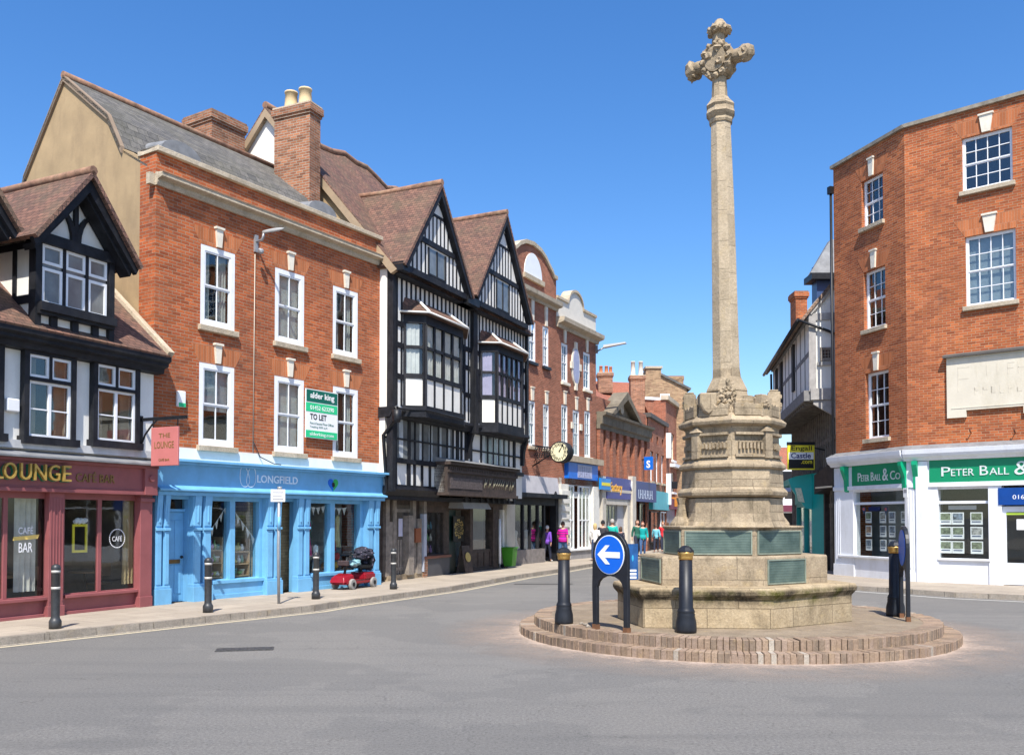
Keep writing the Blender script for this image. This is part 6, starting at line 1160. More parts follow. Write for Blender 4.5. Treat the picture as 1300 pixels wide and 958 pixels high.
# far end of the lane and the block behind the cross
a, b = atY(975, 590, 80), atY(1006, 568, 80); house('far_lane_house', 'distant brick house with a red-brown roof closing the view beside the cross', (a.x - 1, 80), (b.x + 2, 80), 8, a.z - .3, b.z + .3, BR4, TILR)
a, b = atY(893, 600, 95), atY(972, 590, 95); house('far_street_house', 'low distant brick terrace hidden behind the stone cross', (a.x, 95), (b.x, 95), 8, 4.6, 6.2, BRT, TILR)
for i, (x0, x1, y0, y1, c_, l) in enumerate(((990, 1006, 598, 612, BLM, 'black hanging sign in the gap right of the stone cross'), (992, 1004, 613, 624, plain('dark_blue_sign', (.03, .05, .12), .5), 'dark blue board below the black sign right of the cross'))):
    p, q = atY(x0, y1, 50 + i * 4), atY(x1, y0, 50 + i * 4); r = root('hanging_sign', at((p.x, 50 + i * 4, 0)), l, 'sign'); L = LF(ROOTM[r.name]); MB().box(0, q.x - p.x, 0, .08, p.z, q.z).build('panel', c_, r, L, bevel=.02); MB().tube([(q.x - p.x, .04, q.z - .1), (q.x - p.x + 1.2, .3, q.z - .1)], .04).build('bracket', BLM, r, L)
a, b = atY(988, 720, 58), atY(1012, 612, 58); Fw = Frame((a.x, 58), (b.x + .5, 57)); r = root('white_shop', Fw, 'small white-framed shop far down the lane beside the cross', 'building'); m = MB().wall(0, Fw.L, 0, 5.2, [(.15, Fw.L * .45, .6, 2.4), (Fw.L * .55, Fw.L - .1, .1, 2.4), (Fw.L * .2, Fw.L * .5, 3.3, 4.6)], rv=.2); m.box(0, Fw.L, 4, 4.1, 0, 5.2); m.build('wall', WHP, r, Fw); MB().box(0, Fw.L, .3, .35, 0, 5).build('interior_wall', DRK, r, Fw); MB().box(-.1, Fw.L, -.2, 0, 2.5, 2.9).build('fascia', plain('maroon_sign', (.18, .04, .07)), r, Fw)
# ================================================================== THE CROSS
A_, Bq, Cq, Dq = [Vector((*ground(x, y, .3).xy, 0)) for x, y in ((784, 783.5), (817, 796.3), (982, 797.8), (1082, 788))]
cc = (A_ + Dq) / 2; print('cross centre', cc, A_, Bq, Cq, Dq)
hexp = [A_, Bq, Cq, Dq, cc * 2 - Bq, cc * 2 - Cq]
CR = root('war_memorial_cross', at((0, 0, 0)), 'tall weathered limestone market cross memorial with bronze tablets on stepped base', 'monument')
LI = LF(Matrix.Identity(4))
def sc(f, add=0):
    out = []
    for p in hexp: d = (p - cc); out.append(cc + d * f + d.normalized() * add)
    return [(p.x, p.y) for p in out]
def tier(prof, name, mat, n=6, bev=.012):
    m = MB(); R = [[(x, y, z) for x, y in sc(f, ad)] for f, ad, z in prof]; m.ring(R, sm=False); return m.build(name, mat, CR, LI, bevel=bev)
z1_, z2_, z3_ = .93, 1.385, 1.86
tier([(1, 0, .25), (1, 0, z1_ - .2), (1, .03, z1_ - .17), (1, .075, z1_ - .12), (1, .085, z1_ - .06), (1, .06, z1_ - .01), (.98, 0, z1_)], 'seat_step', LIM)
f2_ = .80; tier([(f2_, 0, z1_ - .01), (f2_, 0, z2_ - .02), (f2_ - .01, 0, z2_)], 'middle_step', LIMD)
f3_ = .60; tier([(f3_, -.02, z2_ - .01), (f3_, -.02, z3_ - .05), (f3_, .015, z3_ - .04), (f3_, .015, z3_)], 'tablet_step', LIMD)
BRG = NT('verdigris_bronze'); v = BRG.coord('Object'); wv = BRG.add('ShaderNodeTexWave', Scale=7.5, Distortion=1.2); wv.bands_direction = 'Z'; BRG.ln(v, wv.inputs[0]); c = BRG.ramp(BRG.noise(v, 3, 6), [(.3, (.055, .088, .075)), (.7, (.15, .205, .17))]); nz_ = BRG.noise(BRG.coord('Object', (30, 30, 8)), 3, 2)
bm_ = BRG.add('ShaderNodeMath', _operation='MULTIPLY'); BRG.ln(wv.outputs[1], bm_.inputs[0]); BRG.ln(nz_, bm_.inputs[1]); c = BRG.mix(BRG.ramp(bm_.outputs[0], [(.25, g(0)), (.5, g(.28))]), c, (.05, .08, .07, 1)); BRG.ln(c, BRG.b.inputs['Base Color']); BRG.b.inputs['Roughness'].default_value = .45; BRG.b.inputs['Metallic'].default_value = .25; BRG.bump(bm_.outputs[0], .3, .008)
BRZP = BRG.m
def panel(f, i, t0, t1, z0, z1, name='bronze_tablet', out=.012):
    P = sc(f, -.02 if f == f3_ else 0); a, b = Vector((*P[i], 0)), Vector((*P[(i + 1) % 6], 0)); F = Frame(a, b); L = F.L
    o = MB().box(L * t0, L * t1, -out, .0, z0, z1).build(name, BRZP, CR, F, bevel=.003); m = MB(); w = .022
    m.box(L * t0 - w, L * t1 + w, -out - .012, .0, z1, z1 + w); m.box(L * t0 - w, L * t1 + w, -out - .012, .0, z0 - w, z0); m.box(L * t0 - w, L * t0, -out - .012, .0, z0, z1); m.box(L * t1, L * t1 + w, -out - .012, .0, z0, z1); m.build('frame', plain('pale_verdigris', (.20, .23, .18), .6, .2, 8), o, F)
for i in range(6): panel(f3_, i, .06, .94, z2_ + .04, z3_ - .1)
panel(f2_, 0, .1, .92, z1_ + .05, z2_ - .07, out=.008); panel(f2_, 2, .06, .62, z1_ + .04, z2_ - .07, out=.006)
# die: ten sided, arris towards the square
cx0, cy0 = cc.x, cc.y; ang0 = math.atan2(-cc.y, -cc.x) + radians(0)
def px2(y, hw): p = atY(927, y, cy0); return hw / (FPX / cy0), p.z
def ring10(y, hw, n=8): r, z = px2(y, hw); return [(cx0 + r * cos(ang0 + 2 * pi * k / n), cy0 + r * sin(ang0 + 2 * pi * k / n), z) for k in range(n)]
def die(rows, name, mat=LIMD, bev=.01):
    rows = sorted(rows, key=lambda r: -r[0]); return MB().ring([ring10(*r) for r in rows], sm=False).build(name, mat, CR, LI, bevel=bev)
die([(669, 69), (662, 65.5), (652, 63), (636, 62), (633, 62)], 'lower_die')
die([(632, 62), (630, 67.5), (625, 68.5), (622, 66), (619.5, 63.5)], 'string_course')
die([(620, 63.3), (598, 62.5)], 'middle_die')
die([(598, 62.5), (596, 66.5), (592, 66.5), (587, 61.5), (583, 59.5)], 'string_course')
die([(584, 58.5), (546, 58)], 'panel_die')
die([(549, 58), (546, 59), (543.5, 66), (539, 67.5), (532, 58.5), (530, 57)], 'upper_cornice')
die([(531, 56), (524, 55), (520, 50), (517, 50)], 'parapet_base')
die([(524, 45), (512, 43), (511, 36), (506, 35), (505, 30)], 'shaft_step')
# pilasters and carved frieze on the panel die
for k in range(8):
    m = MB(); a = ang0 + 2 * pi * k / 8; r0, zA = px2(585, 59.5); _, zB = px2(549, 58)
    if k % 2:
        cx_, cy_ = cx0 + r0 * cos(a), cy0 + r0 * sin(a); w = .075; t = Vector((-sin(a), cos(a))); nn = Vector((cos(a), sin(a)))
        q = [(cx_ + t.x * w + nn.x * .05, cy_ + t.y * w + nn.y * .05), (cx_ - t.x * w + nn.x * .05, cy_ - t.y * w + nn.y * .05), (cx_ - t.x * w - nn.x * .1, cy_ - t.y * w - nn.y * .1), (cx_ + t.x * w - nn.x * .1, cy_ + t.y * w - nn.y * .1)]
        m.prismz(q, zA, zB - .05); q2 = [(x + (x - cx_) * .5, y + (y - cy_) * .5) for x, y in q]; m.hexa([(x, y, zB - .05) for x, y in q2], [(cx_ + (x - cx_) * .2, cy_ + (y - cy_) * .2, zB + .05) for x, y in q2]); m.build('pilaster', LIMD, CR, LI, bevel=.006)
    mo = MB(); b_ = a + pi / 8; rm = r0 * cos(pi / 8); t = Vector((-sin(b_), cos(b_))); hw = r0 * sin(pi / 8) * .82; rnk = random.Random(k); zc_ = zA + (zB - zA) * .42; Fz = Frame((cx0 + rm * cos(b_) - t.x * -hw, cy0 + rm * sin(b_) - t.y * -hw), (cx0 + rm * cos(b_) - t.x * hw, cy0 + rm * sin(b_) - t.y * hw)); Lz = Fz.L
    mo.box(0, Lz, -.02, .05, zA + .02, zA + .06); mo.box(0, Lz, -.02, .05, zB - .10, zB - .06); x = .03
    while x < Lz - .05: h_ = rnk.uniform(.06, .12); mo.box(x, x + .035, -.028, .04, zc_ - h_ / 2, zc_ + h_ / 2); mo.blob((x + .018, -.02, zc_ + h_ / 2 + .02), .022, k, .5, sub=1); x += .062
    mo.build('carved_frieze', LIMD, CR, Fz)
# buttress foot at the left, base carvings and crest
m = MB()
for s_ in (-1, 1):
    m = MB()
    for sy in (-.9,):
        p = atY(866 if s_ < 0 else 989, 660, cy0 - .15)
        m.lathe([(.20, px2(669, 1)[1]), (.19, px2(664, 1)[1]), (.10, px2(655, 1)[1]), (.06, px2(640, 1)[1]), (.09, px2(632, 1)[1])], (p.x, cy0 - .1), 8, sm=False)
    m.build('corner_buttress', LIMD, CR, LI)
for k in range(8):                               # crest of upright carved posts joined by a pierced parapet
    a = ang0 + 2 * pi * k / 8; r0 = px2(531, 52)[0]; zA = px2(531, 1)[1]; zT = px2(500, 1)[1]; nn = Vector((cos(a), sin(a), 0)); t = Vector((-sin(a), cos(a), 0))
    if k in (1, 2, 6, 3, 5):
        m = MB(); c_ = Vector((cx0, cy0, 0)) + nn * r0; q = [c_ + t * sx * .115 + nn * sy * .10 for sx, sy in ((-1, -1), (1, -1), (1, 1), (-1, 1))]; lo = zT - (.14 if k == 1 else 0)
        m.hexa([(p.x, p.y, zA - .05) for p in q], [(p.x, p.y, lo) for p in q]); q2 = [c_ + t * sx * .08 + nn * sy * .07 for sx, sy in ((-1, -1), (1, -1), (1, 1), (-1, 1))]; m.hexa([(p.x, p.y, lo) for p in q2], [(p.x, p.y, lo + .04) for p in q2])
        for j in range(7): p = c_ + nn * .1 + t * random.uniform(-.08, .08); m.blob((p.x, p.y, random.uniform(zA + .12, lo - .05)), .035, j + k, .6, sub=1)
        m.build('crest_post', LIMD, CR, LI, bevel=.012)
    b_ = a + pi / 8; rm = r0 * cos(pi / 8); t = Vector((-sin(b_), cos(b_))); hw = r0 * sin(pi / 8) * .95; Fz = Frame((cx0 + rm * cos(b_) + t.x * hw, cy0 + rm * sin(b_) + t.y * hw), (cx0 + rm * cos(b_) - t.x * hw, cy0 + rm * sin(b_) - t.y * hw)); Lz = Fz.L; m = MB(); rnk = random.Random(k + 40)
    pr_ = [(0, zA - .03)] + [(Lz * j / 8, zA + .10 + .07 * abs(cos(j * 1.3 + k)) + rnk.uniform(0, .03)) for j in range(9)] + [(Lz, zA - .03)]
    m.prism(pr_, -.0, .12); x = .05
    while x < Lz - .06: m.blob((x, -.01, zA + .06 + rnk.uniform(0, .06)), .032, int(x * 100), .6, sub=1); x += .075
    m.build('pierced_parapet', LIMD, CR, Fz, bevel=.01)
def oncr(x, y, lift=0.0):                        # on the front of the crest
    d = Vector((cos(ang0), sin(ang0), 0)); p = atY(x, y, cy0 - px2(y, 50)[0] * .85 - lift); return p
p = oncr(899, 512); m = MB().prism([(p.x + .14 * a, p.z + .17 * b) for a, b in ((-1, 1), (1, 1), (1, 0), (.6, -.7), (0, -1.1), (-.6, -.7), (-1, 0))], p.y - .05, p.y + .15); m.build('shield', LIMD, CR, LI, bevel=.02)
p = oncr(924, 501, .05); m = MB().tube([(p.x, p.y, p.z - .35), (p.x, p.y, p.z)], .04)
for k in range(9): a = 2 * pi * k / 9; m.blob((p.x + .10 * cos(a), p.y, p.z + .11 * sin(a)), .05, k, .5, sub=2)
m.blob((p.x, p.y - .02, p.z), .06, 1, .5, sub=2); m.blob((p.x, p.y, p.z + .2), .04, 4, .5, sub=2, squash=(1, 1, 1.6)); m.build('carved_rosette', LIMD, CR, LI)
# shaft, capital and head
def sh(rows): 
    out = []
    for (y, xl, xr) in rows: p, q = atY(xl, y, cy0), atY(xr, y, cy0); out.append(((q.x - p.x) / 2, p.z, (p.x + q.x) / 2, cy0))
    return sorted(out, key=lambda r: r[1])
MB().lathe(sh([(506, 896, 951), (499, 897, 949.5), (498, 895.5, 950), (496, 896, 949.5), (482, 903, 942.5), (480, 903.8, 941.5), (470, 904, 940)]), seg=8, sm=False, rot=ang0 + pi / 8).build('shaft_base', LIMD, CR, LI)
MB().lathe(sh([(472, 904, 940), (400, 903.4, 937.5), (320, 902.8, 935), (255, 902.4, 932.5), (200, 902, 930), (157, 902, 928)]), seg=8, sm=False, rot=ang0 + pi / 8).build('shaft', LIMS, CR, LI, bevel=.006)
MB().lathe(sh([(158, 900.5, 929.5), (155, 899.5, 930.5), (152, 901, 930), (149, 898, 932), (146, 895.8, 933.6), (143, 897, 932.6), (139, 898.5, 932), (136, 896, 933), (133, 898, 931), (129, 901, 927), (125, 903, 924.5)]), seg=8, sm=False, rot=ang0 + pi / 8).build('capital', LIMD, CR, LI)
MB().lathe(sh([(126, 903.5, 923.5), (100, 904.5, 922)]), seg=8, sm=False, rot=ang0).build('neck', LIMD, CR, LI)
hc = atY(912.5, 79, cy0); th = radians(-38); ax = Vector((cos(th), sin(th), 0)); nv = Vector((-sin(th), cos(th), 0)); px = cy0 / FPX
m = MB(); m.disc(hc, ax, (0, 0, 1), .29, .31, .26, 8); m.disc(hc, ax, (0, 0, 1), .19, .22, .34, 12)
for k in range(12): a = 2 * pi * k / 12; p = hc + ax * .235 * cos(a) + Vector((0, 0, .27 * sin(a))); m.blob(p - nv * .12, .058, k, .6, sub=2); m.blob(p + nv * .12, .058, k + 30, .6, sub=2)
for s_ in (-1, 1): m.tube([hc + Vector((0, 0, .20 * s_)), hc + Vector((0, 0, .36 * s_))], .11, 8)
for k in range(3): p = hc - nv * .15 + ax * random.uniform(-.13, .13) + Vector((0, 0, random.uniform(-.16, .16))); m.blob(p, .07, k + 50, .7, sub=2); p = p + nv * .32; m.blob(p, .07, k + 50, .7, sub=2)
for s_ in (-1, 1):
    m.tube([hc + ax * s_ * .2, hc + ax * s_ * .47], .115, 6); e = hc + ax * s_ * .48
    for k in range(8): m.blob(e + ax * random.uniform(-.06, .07) + nv * random.uniform(-.08, .08) + Vector((0, 0, random.uniform(-.12, .12))), .065, k + 70 + s_, .7, sub=2)
    m.blob(e, .145, 9 + s_, .35, sub=2)
m.build('cross_head', LIMD, CR, LI)
MB().lathe(sh([(54, 903.5, 920.5), (44, 905, 920)]), seg=8, sm=False).build('finial_neck', LIMD, CR, LI)
f_ = MB().lathe(sh([(45, 906, 921), (41, 900, 927), (39, 899.5, 928), (36, 903, 925), (30, 906, 921), (26, 909, 918), (25, 911, 915)]), seg=8, sm=False)
t_ = sh([(40, 900, 927)])[0]
for k in range(8): a = 2 * pi * k / 8; f_.blob((t_[2] + .16 * cos(a), cy0 + .16 * sin(a), t_[1]), .06, k, .6, sub=2)
f_.build('finial', LIMD, CR, LI)
# ================================================================== ISLAND
IC = Vector((3.80, 15.93, 0)); R1_, R2_ = 3.66, 3.40
def setts(R, w, z0, z1, n, name, mat, seed):
    rn = random.Random(seed); m = MB()
    for k in range(n):
        a0, a1 = 2 * pi * (k + .04) / n, 2 * pi * (k + .96) / n; dr = rn.uniform(-.012, .012); dz = rn.uniform(-.006, .006); ro, ri = R + dr, R - w
        if rn.random() < .05: ro -= .02; dz -= .012
        P = [(IC.x + r * cos(a), IC.y + r * sin(a)) for r, a in ((ri, a0), (ro, a0), (ro, a1), (ri, a1))]; m.prismz(P, z0, z1 + dz, m=rn.choice((0, 0, 0, 0, 0, 0, 1, 1, 1, 1, 1, 2, 2, 2, 2, 2, 3)))
    return m.build(name, mat, IS, LI, bevel=.006)
IS = root('traffic_island', at((0, 0, 0)), 'round two-stepped traffic island edged with worn brick setts around the cross', 'traffic island')
KM = [stone('sett_brown', (.27, .19, .135, 1), (.37, .27, .19, 1), 3, 3, 0, .5), stone('sett_pink', (.28, .20, .15, 1), (.36, .27, .205, 1), 3, 3, 0, .35), stone('sett_dark', (.19, .14, .105, 1), (.29, .22, .16, 1), 3, 3, 0, .5), stone('sett_pale', (.34, .29, .235, 1), (.46, .41, .34, 1), 3, 3, 0, .2)]
setts(R1_, .34, -.05, .145, 262, 'lower_kerb', KM, 1); setts(R2_, .30, .10, .30, 244, 'upper_kerb', KM, 2)
MB().lathe([(R2_ - .28, .1), (R2_ - .28, .294)], (IC.x, IC.y), 96, sm=False).build('island_paving', stone('island_top', (.24, .185, .13, 1), (.36, .29, .21, 1), 6, 6, 0, .5, ms=0), IS, LI)
MB().lathe([(R1_ - .02, -.05), (R1_ - .02, .10)], (IC.x, IC.y), 96, sm=False).build('mortar_bed', plain('mortar', (.40, .30, .24), .95, .2, 8), IS, LI)
rn = random.Random(12); m = MB()
for k in range(7): a = radians(196 + k * 3.2); r = R2_ - .15 - rn.random() * .25; m.blob((IC.x + r * cos(a), IC.y + r * sin(a), .31), rn.uniform(.02, .05), k, .6, sub=1, squash=(1.2, 1, .6))
o = m.build('broken_stone', KM[3], None, LI); o['kind'] = 'stuff'; o['label'] = 'loose broken pale stone chips at the left of the island'
# bollards
IB = plain('bollard_black', (.012, .014, .019), .45, .25, 12, dirt=((.05, .05, .055, 1), .3), spec=.35)
def ibollard():
    r = root('cast_bollard', at((0, 0, 0)), '', 'bollard'); P = [(.0, 0), (.135, 0), (.14, .04), (.135, .14), (.115, .22), (.118, .245), (.11, .26), (.118, .275), (.108, .30), (.094, .33), (.086, .96)]
    MB().lathe(P, seg=20).build('post', IB, r, LI, bevel=0); MB().lathe([(.086, .955), (.094, .965), (.096, .99), (.094, 1.0), (.106, 1.03), (.106, 1.05), (.098, 1.06)], seg=20).build('gilt_band', BRZ, r, LI)
    MB().lathe([(.104, 1.045), (.108, 1.06), (.108, 1.075), (.07, 1.12), (.035, 1.14), (.0, 1.145)], seg=8, sm=False).build('cap', IB, r, LI); return r
def copyt(o, M, label=None):
    c = o.copy(); COL.objects.link(c); c.matrix_world = M
    if label: c['label'] = label
    for ch in o.children: d = ch.copy(); COL.objects.link(d); d.parent = c
    return c
ib = ibollard(); gI = 'black cast bollards on the island'
spots = [(716, 793, 97, 'black bollard with gilt band at the left edge of the island'), (871, 804, 110, 'black bollard with gilt band nearest the camera, before the cross steps'), (1137, 783, 95, 'scuffed black bollard at the right edge of the island beside the arched sign')]
for i, (x, y, h, l) in enumerate(spots):
    p = ground(x, y - 2, .3); s_ = FPX / p.y; k = h / s_ / 1.145; M = Matrix.Translation(p - Vector((0, 0, .005))) @ Matrix.Diagonal((k, k, k, 1)) @ Matrix.Rotation(i * 1.3, 4, 'Z')
    if i == 0: ib.matrix_world = M; ib['label'] = l
    else: ib2 = copyt(ib, M, l); ib2['group'] = gI
ib['group'] = gI
print('bollard scale', k)
PBm = plain('pavement_bollard', (.03, .032, .035), .45, .3, 12, dirt=((.12, .12, .11, 1), .35))
pb = root('slim_bollard', at((0, 0, 0)), '', 'bollard'); MB().lathe([(.0, 0), (.10, 0), (.10, .12), (.09, .15), (.075, .17), (.07, .2), (.07, .98), (.078, .99), (.078, 1.03), (.06, 1.07), (.03, 1.085), (0, 1.09)], seg=18).build('post', PBm, pb, LI)
for z in (.66, .94): MB().lathe([(.073, z), (.074, z + .045)], seg=18).build('reflective_band', plain('band_grey', (.48, .46, .42), .4), pb, LI)
spots = [(70, 797.5, 'slim black bollard in front of the pink café window'), (264, 777, 'slim black bollard in front of the leftmost blue shop window'), (401, 760, 'slim black bollard in front of the right blue shop window'), (499.5, 747.5, 'slim black bollard in front of the weathered oak entry')]
for i, (x, y, l) in enumerate(spots):
    M = Matrix.Translation(ground(x, y, PZ)) @ Matrix.Rotation(i, 4, 'Z')
    if i == 0: pb.matrix_world = M; pb['label'] = l; q = pb
    else: q = copyt(pb, M, l)
    q['group'] = 'slim black bollards along the left kerb'
pg = ground(870, 700, PZ)
# keep-left sign
def arrow_sign(xl, yl, xr, yr, ytop, lab, face=True):
    a, b = ground(xl, yl, .3), ground(xr, yr, .3); F = Frame(a, b); L = F.L
    ztop = atY((xl + xr) / 2, ytop, (a.y + b.y) / 2).z; r = root('arrow_sign', F, lab, 'traffic sign'); m = MB(); w = .045; return r, F, L, ztop
def build_sign(r, F, L, zt, face=True):
    m = MB(); hw = L / 2; zc_ = zt - hw - .03; n = 14
    out = [(hw + (hw + .05) * cos(pi * i / n), zc_ + (hw + .05) * sin(pi * i / n)) for i in range(n + 1)]; zb = zc_ - hw - .02
    lo = [(-.05, zb - .16)] + [(hw - (hw - .05) * cos(pi * i / 8), zb - .16 + .17 * sin(pi * i / 8)) for i in range(9)] + [(L + .05, zb - .16)]
    m.prism(out + lo, -.03, .03); m.box(-.05, .04, -.03, .03, .30, zb - .16); m.box(L - .04, L + .05, -.03, .03, .30, zb - .16); m.build('frame', IB, r, F, bevel=.006)
    MB().box(-.055, .045, -.035, .035, .295, .37).box(L - .045, L + .055, -.035, .035, .295, .37).build('rusty_foot', plain('rust', (.16, .07, .03), .9, .4, 12), r, F)
    R = hw - .01
    if face:
        MB().disc((hw, -.034, zc_), (1, 0, 0), (0, 0, 1), R, R, .01, 40).build('white_rim', WHP, r, F); MB().disc((hw, -.041, zc_), (1, 0, 0), (0, 0, 1), R * .95, R * .95, .01, 40).build('blue_disc', plain('sign_blue', (.0, .12, .62), .35, .02), r, F)
        k = R; MB().prism([(hw - .78 * k, zc_), (hw - .22 * k, zc_ + .48 * k), (hw + .06 * k, zc_ + .48 * k), (hw - .28 * k, zc_ + .15 * k), (hw + .74 * k, zc_ + .15 * k), (hw + .74 * k, zc_ - .15 * k), (hw - .28 * k, zc_ - .15 * k), (hw + .06 * k, zc_ - .48 * k), (hw - .22 * k, zc_ - .48 * k)], -.052, -.0465).build('white_arrow', WHP, r, F)
    else: MB().disc((hw, .034, zc_), (1, 0, 0), (0, 0, 1), R, R, .01, 40).build('blue_disc', plain('sign_blue', (.0, .12, .62)), r, F)
a = ground(757, 797.5, .3); b = ground(790.5, 801, .3); s_ = FPX / a.y; dvec = Vector((33.5 / s_, -.46, 0)); F = Frame(a, a + dvec); r = root('arrow_sign', F, 'blue round sign with white left arrow in a black arched frame on the island', 'traffic sign'); build_sign(r, F, F.L, atY(775, 671, a.y - .1).z - .05)
a = ground(1153, 788, .3); F = Frame(a, a + Vector((.15, .60, 0))); r = root('arrow_sign', F, 'black arched sign seen edge-on beside the right island bollard', 'traffic sign'); build_sign(r, F, F.L, atY(1148, 669, a.y + .3).z, False)
# information board beyond the island
a = ground(796.5, 739, PZ); b = a + Vector((13.5 * a.y / FPX, .02, 0)); F = Frame(a, b); r = root('information_board', F, 'tall blue A-board with white panels standing behind the arrow sign', 'a-board'); zt = atY(803, 690, a.y).z
MB().box(0, F.L, -.02, .02, PZ - .1, zt).build('board', plain('deep_blue_board', (.01, .07, .22), .4, .5, 3), r, F); MB().box(-.07, -.0, -.03, .05, PZ - .1, zt + .03).build('white_edge', WHP, r, F); m = MB()
for k in range(3): m.box(.05, F.L - .05, -.026, -.02, .24 + k * .1, .30 + k * .1)
m.build('white_print', WHP, r, F); MB().blob((F.L / 2, -.02, zt - .42), .05, 1, .1, squash=(.6, .15, 1.9)).build('cyan_emblem', plain('cyan', (.03, .30, .50), .4), r, F)
MB().hexa([(0, .02, PZ - .1), (F.L, .02, PZ - .1), (F.L, .5, PZ - .1), (0, .5, PZ - .1)], [(0, .02, zt), (F.L, .02, zt), (F.L, .03, zt), (0, .03, zt)]).build('back_panel', BLM, r, F)
# sign post on the left pavement
p = ground(354, 766, PZ); r = root('parking_sign_post', at(p, radians(8)), 'thin grey post with a small white notice plate in front of the blue shop door', 'sign'); zt = atY(351, 621, p.y).z - PZ; w = 17 * p.y / FPX
MB().tube([(0, 0, 0), (-.02, 0, 1.2), (-.01, 0, zt - .05)], .032, 10).build('post', GREY, r, LF(ROOTM[r.name])); MB().box(-w * .62, w * .42, -.05, -.035, zt - .27, zt).build('plate', WHP, r, LF(ROOTM[r.name])); MB().lathe([(.05, zt), (.05, zt + .06)], (0, 0), 10).build('cap', GREY, r, LF(ROOTM[r.name]))
m = MB()
for k in range(3): m.box(-w * .5, w * (.3 - .1 * (k % 2)), -.053, -.05, zt - .08 - k * .07, zt - .055 - k * .07)
m.build('print', plain('grey_print', (.3, .3, .32)), r, LF(ROOTM[r.name])); MB().lathe([(.036, zt - .9), (.036, zt - .6)], (-.01, 0), 10).build('blue_sticker', BLU, r, LF(ROOTM[r.name]))
# ================================================================== GROUND
def asphalt():
    t = NT('asphalt'); ob = t.coord('Object'); n1 = t.noise(ob, 30, 8, .95); n2 = t.noise(t.coord('Object', (1, .35, 1), radians(25)), .55, 7, .65); n3 = t.noise(ob, 6, 6, .7)
    c = t.ramp(n1, [(.36, (.062, .060, .056)), (.62, (.285, .272, .250))]); c = t.mix(t.ramp(n2, [(.42, g(0)), (.70, g(.35))]), c, (.225, .21, .185, 1)); n4 = t.noise(t.coord('Object', (.22, 2.2, 1), radians(20)), .9, 6, .6); c = t.mix(t.ramp(n4, [(.5, g(0)), (.72, g(.3))]), c, (.09, .09, .088, 1)); c = t.mix(t.ramp(t.noise(ob, .23, 4), [(.49, g(0)), (.50, g(.22))]), c, (.10, .10, .098, 1)); c = t.mix(t.ramp(n3, [(.62, g(0)), (.72, g(.3))]), c, (.075, .073, .07, 1))
    w = t.add('ShaderNodeTexVoronoi', Scale=.33); w.feature = 'DISTANCE_TO_EDGE'; wm = t.add('ShaderNodeVectorMath', _operation='ADD'); nn = t.add('ShaderNodeTexNoise', Scale=1.6, Detail=6); t.ln(ob, nn.inputs[0]); t.ln(ob, wm.inputs[0]); t.ln(nn.outputs[1], wm.inputs[1]); t.ln(wm.outputs[0], w.inputs[0])
    c = t.mix(t.ramp(w.outputs[0], [(.0, g(.3)), (.0025, g(.0))]), c, (.05, .047, .043, 1))
    t.ln(c, t.b.inputs['Base Color']); t.b.inputs['Roughness'].default_value = .9; t.b.inputs['Specular IOR Level'].default_value = .25; t.bump(n1, .8, .015); return t.m
struct(MB().face([(-1500, -1500, 0), (1500, -1500, 0), (1500, 3000, 0), (-1500, 3000, 0)]), 'road', asphalt())
def paving(name, rot, c1, c2, w=.9, h=.6):
    t = NT(name); v = t.coord('Object', rot=rot); ob = t.coord('Object'); b = t.add('ShaderNodeTexBrick', Scale=1); b.inputs['Brick Width'].default_value = w; b.inputs['Row Height'].default_value = h; b.inputs['Mortar Size'].default_value = .008; b.inputs['Color1'].default_value = c1; b.inputs['Color2'].default_value = c2; b.inputs['Mortar'].default_value = tuple(x * .45 for x in c1[:3]) + (1,); t.ln(v, b.inputs[0])
    c = t.mix(t.ramp(t.noise(ob, 1.1, 8, .7), [(.4, g(0)), (.7, g(.55))]), b.outputs[0], tuple(x * .55 for x in c1[:3]) + (1,)); f = t.noise(ob, 60, 3, .7); c = t.mix(.4, c, t.ramp(f, [(.3, g(.7)), (.7, g(1.15))]), 'MULTIPLY'); 
    sp = t.noise(ob, 9, 2, .5); c = t.mix(t.ramp(sp, [(.68, g(0)), (.72, g(.35))]), c, (.12, .10, .085, 1))
    t.ln(c, t.b.inputs['Base Color']); t.b.inputs['Roughness'].default_value = .88; t.bump(f, .3, .01); return t.m
PAV = paving('paving_slabs', -F2.u.xy.angle_signed(Vector((1, 0))) if False else -math.atan2(F2.u.y, F2.u.x), (.43, .365, .285, 1), (.36, .305, .24, 1))
PAVR = paving('paving_slabs_right', radians(48), (.40, .34, .265, 1), (.34, .285, .225, 1))
KRB = stone('kerb_granite', (.26, .225, .185, 1), (.38, .335, .275, 1), .9, 2, .5, .4, ms=.01)
def P2(x, y, z): p = ground(x, y, z); return Vector((p.x, p.y))
kl = [P2(0, 809, PZ), P2(123, 796.5, PZ), P2(261.5, 782.3, PZ), P2(400, 768.3, PZ), P2(429, 763.5, PZ), P2(574, 744.3, PZ), P2(663, 728.8, PZ), P2(700, 723.6, PZ), P2(709, 722.2, PZ), P2(730, 718.6, PZ), P2(754, 714.8, PZ), P2(800, 709, PZ), P2(830, 704.5, PZ), P2(860, 700, PZ), P2(872, 698, PZ)]
d0 = (kl[0] - kl[1]).normalized(); kl = [kl[0] + d0 * 26, kl[0] + d0 * 12] + kl; kl.append(kl[-1] + (kl[-1] - kl[-2]).normalized() * 60)
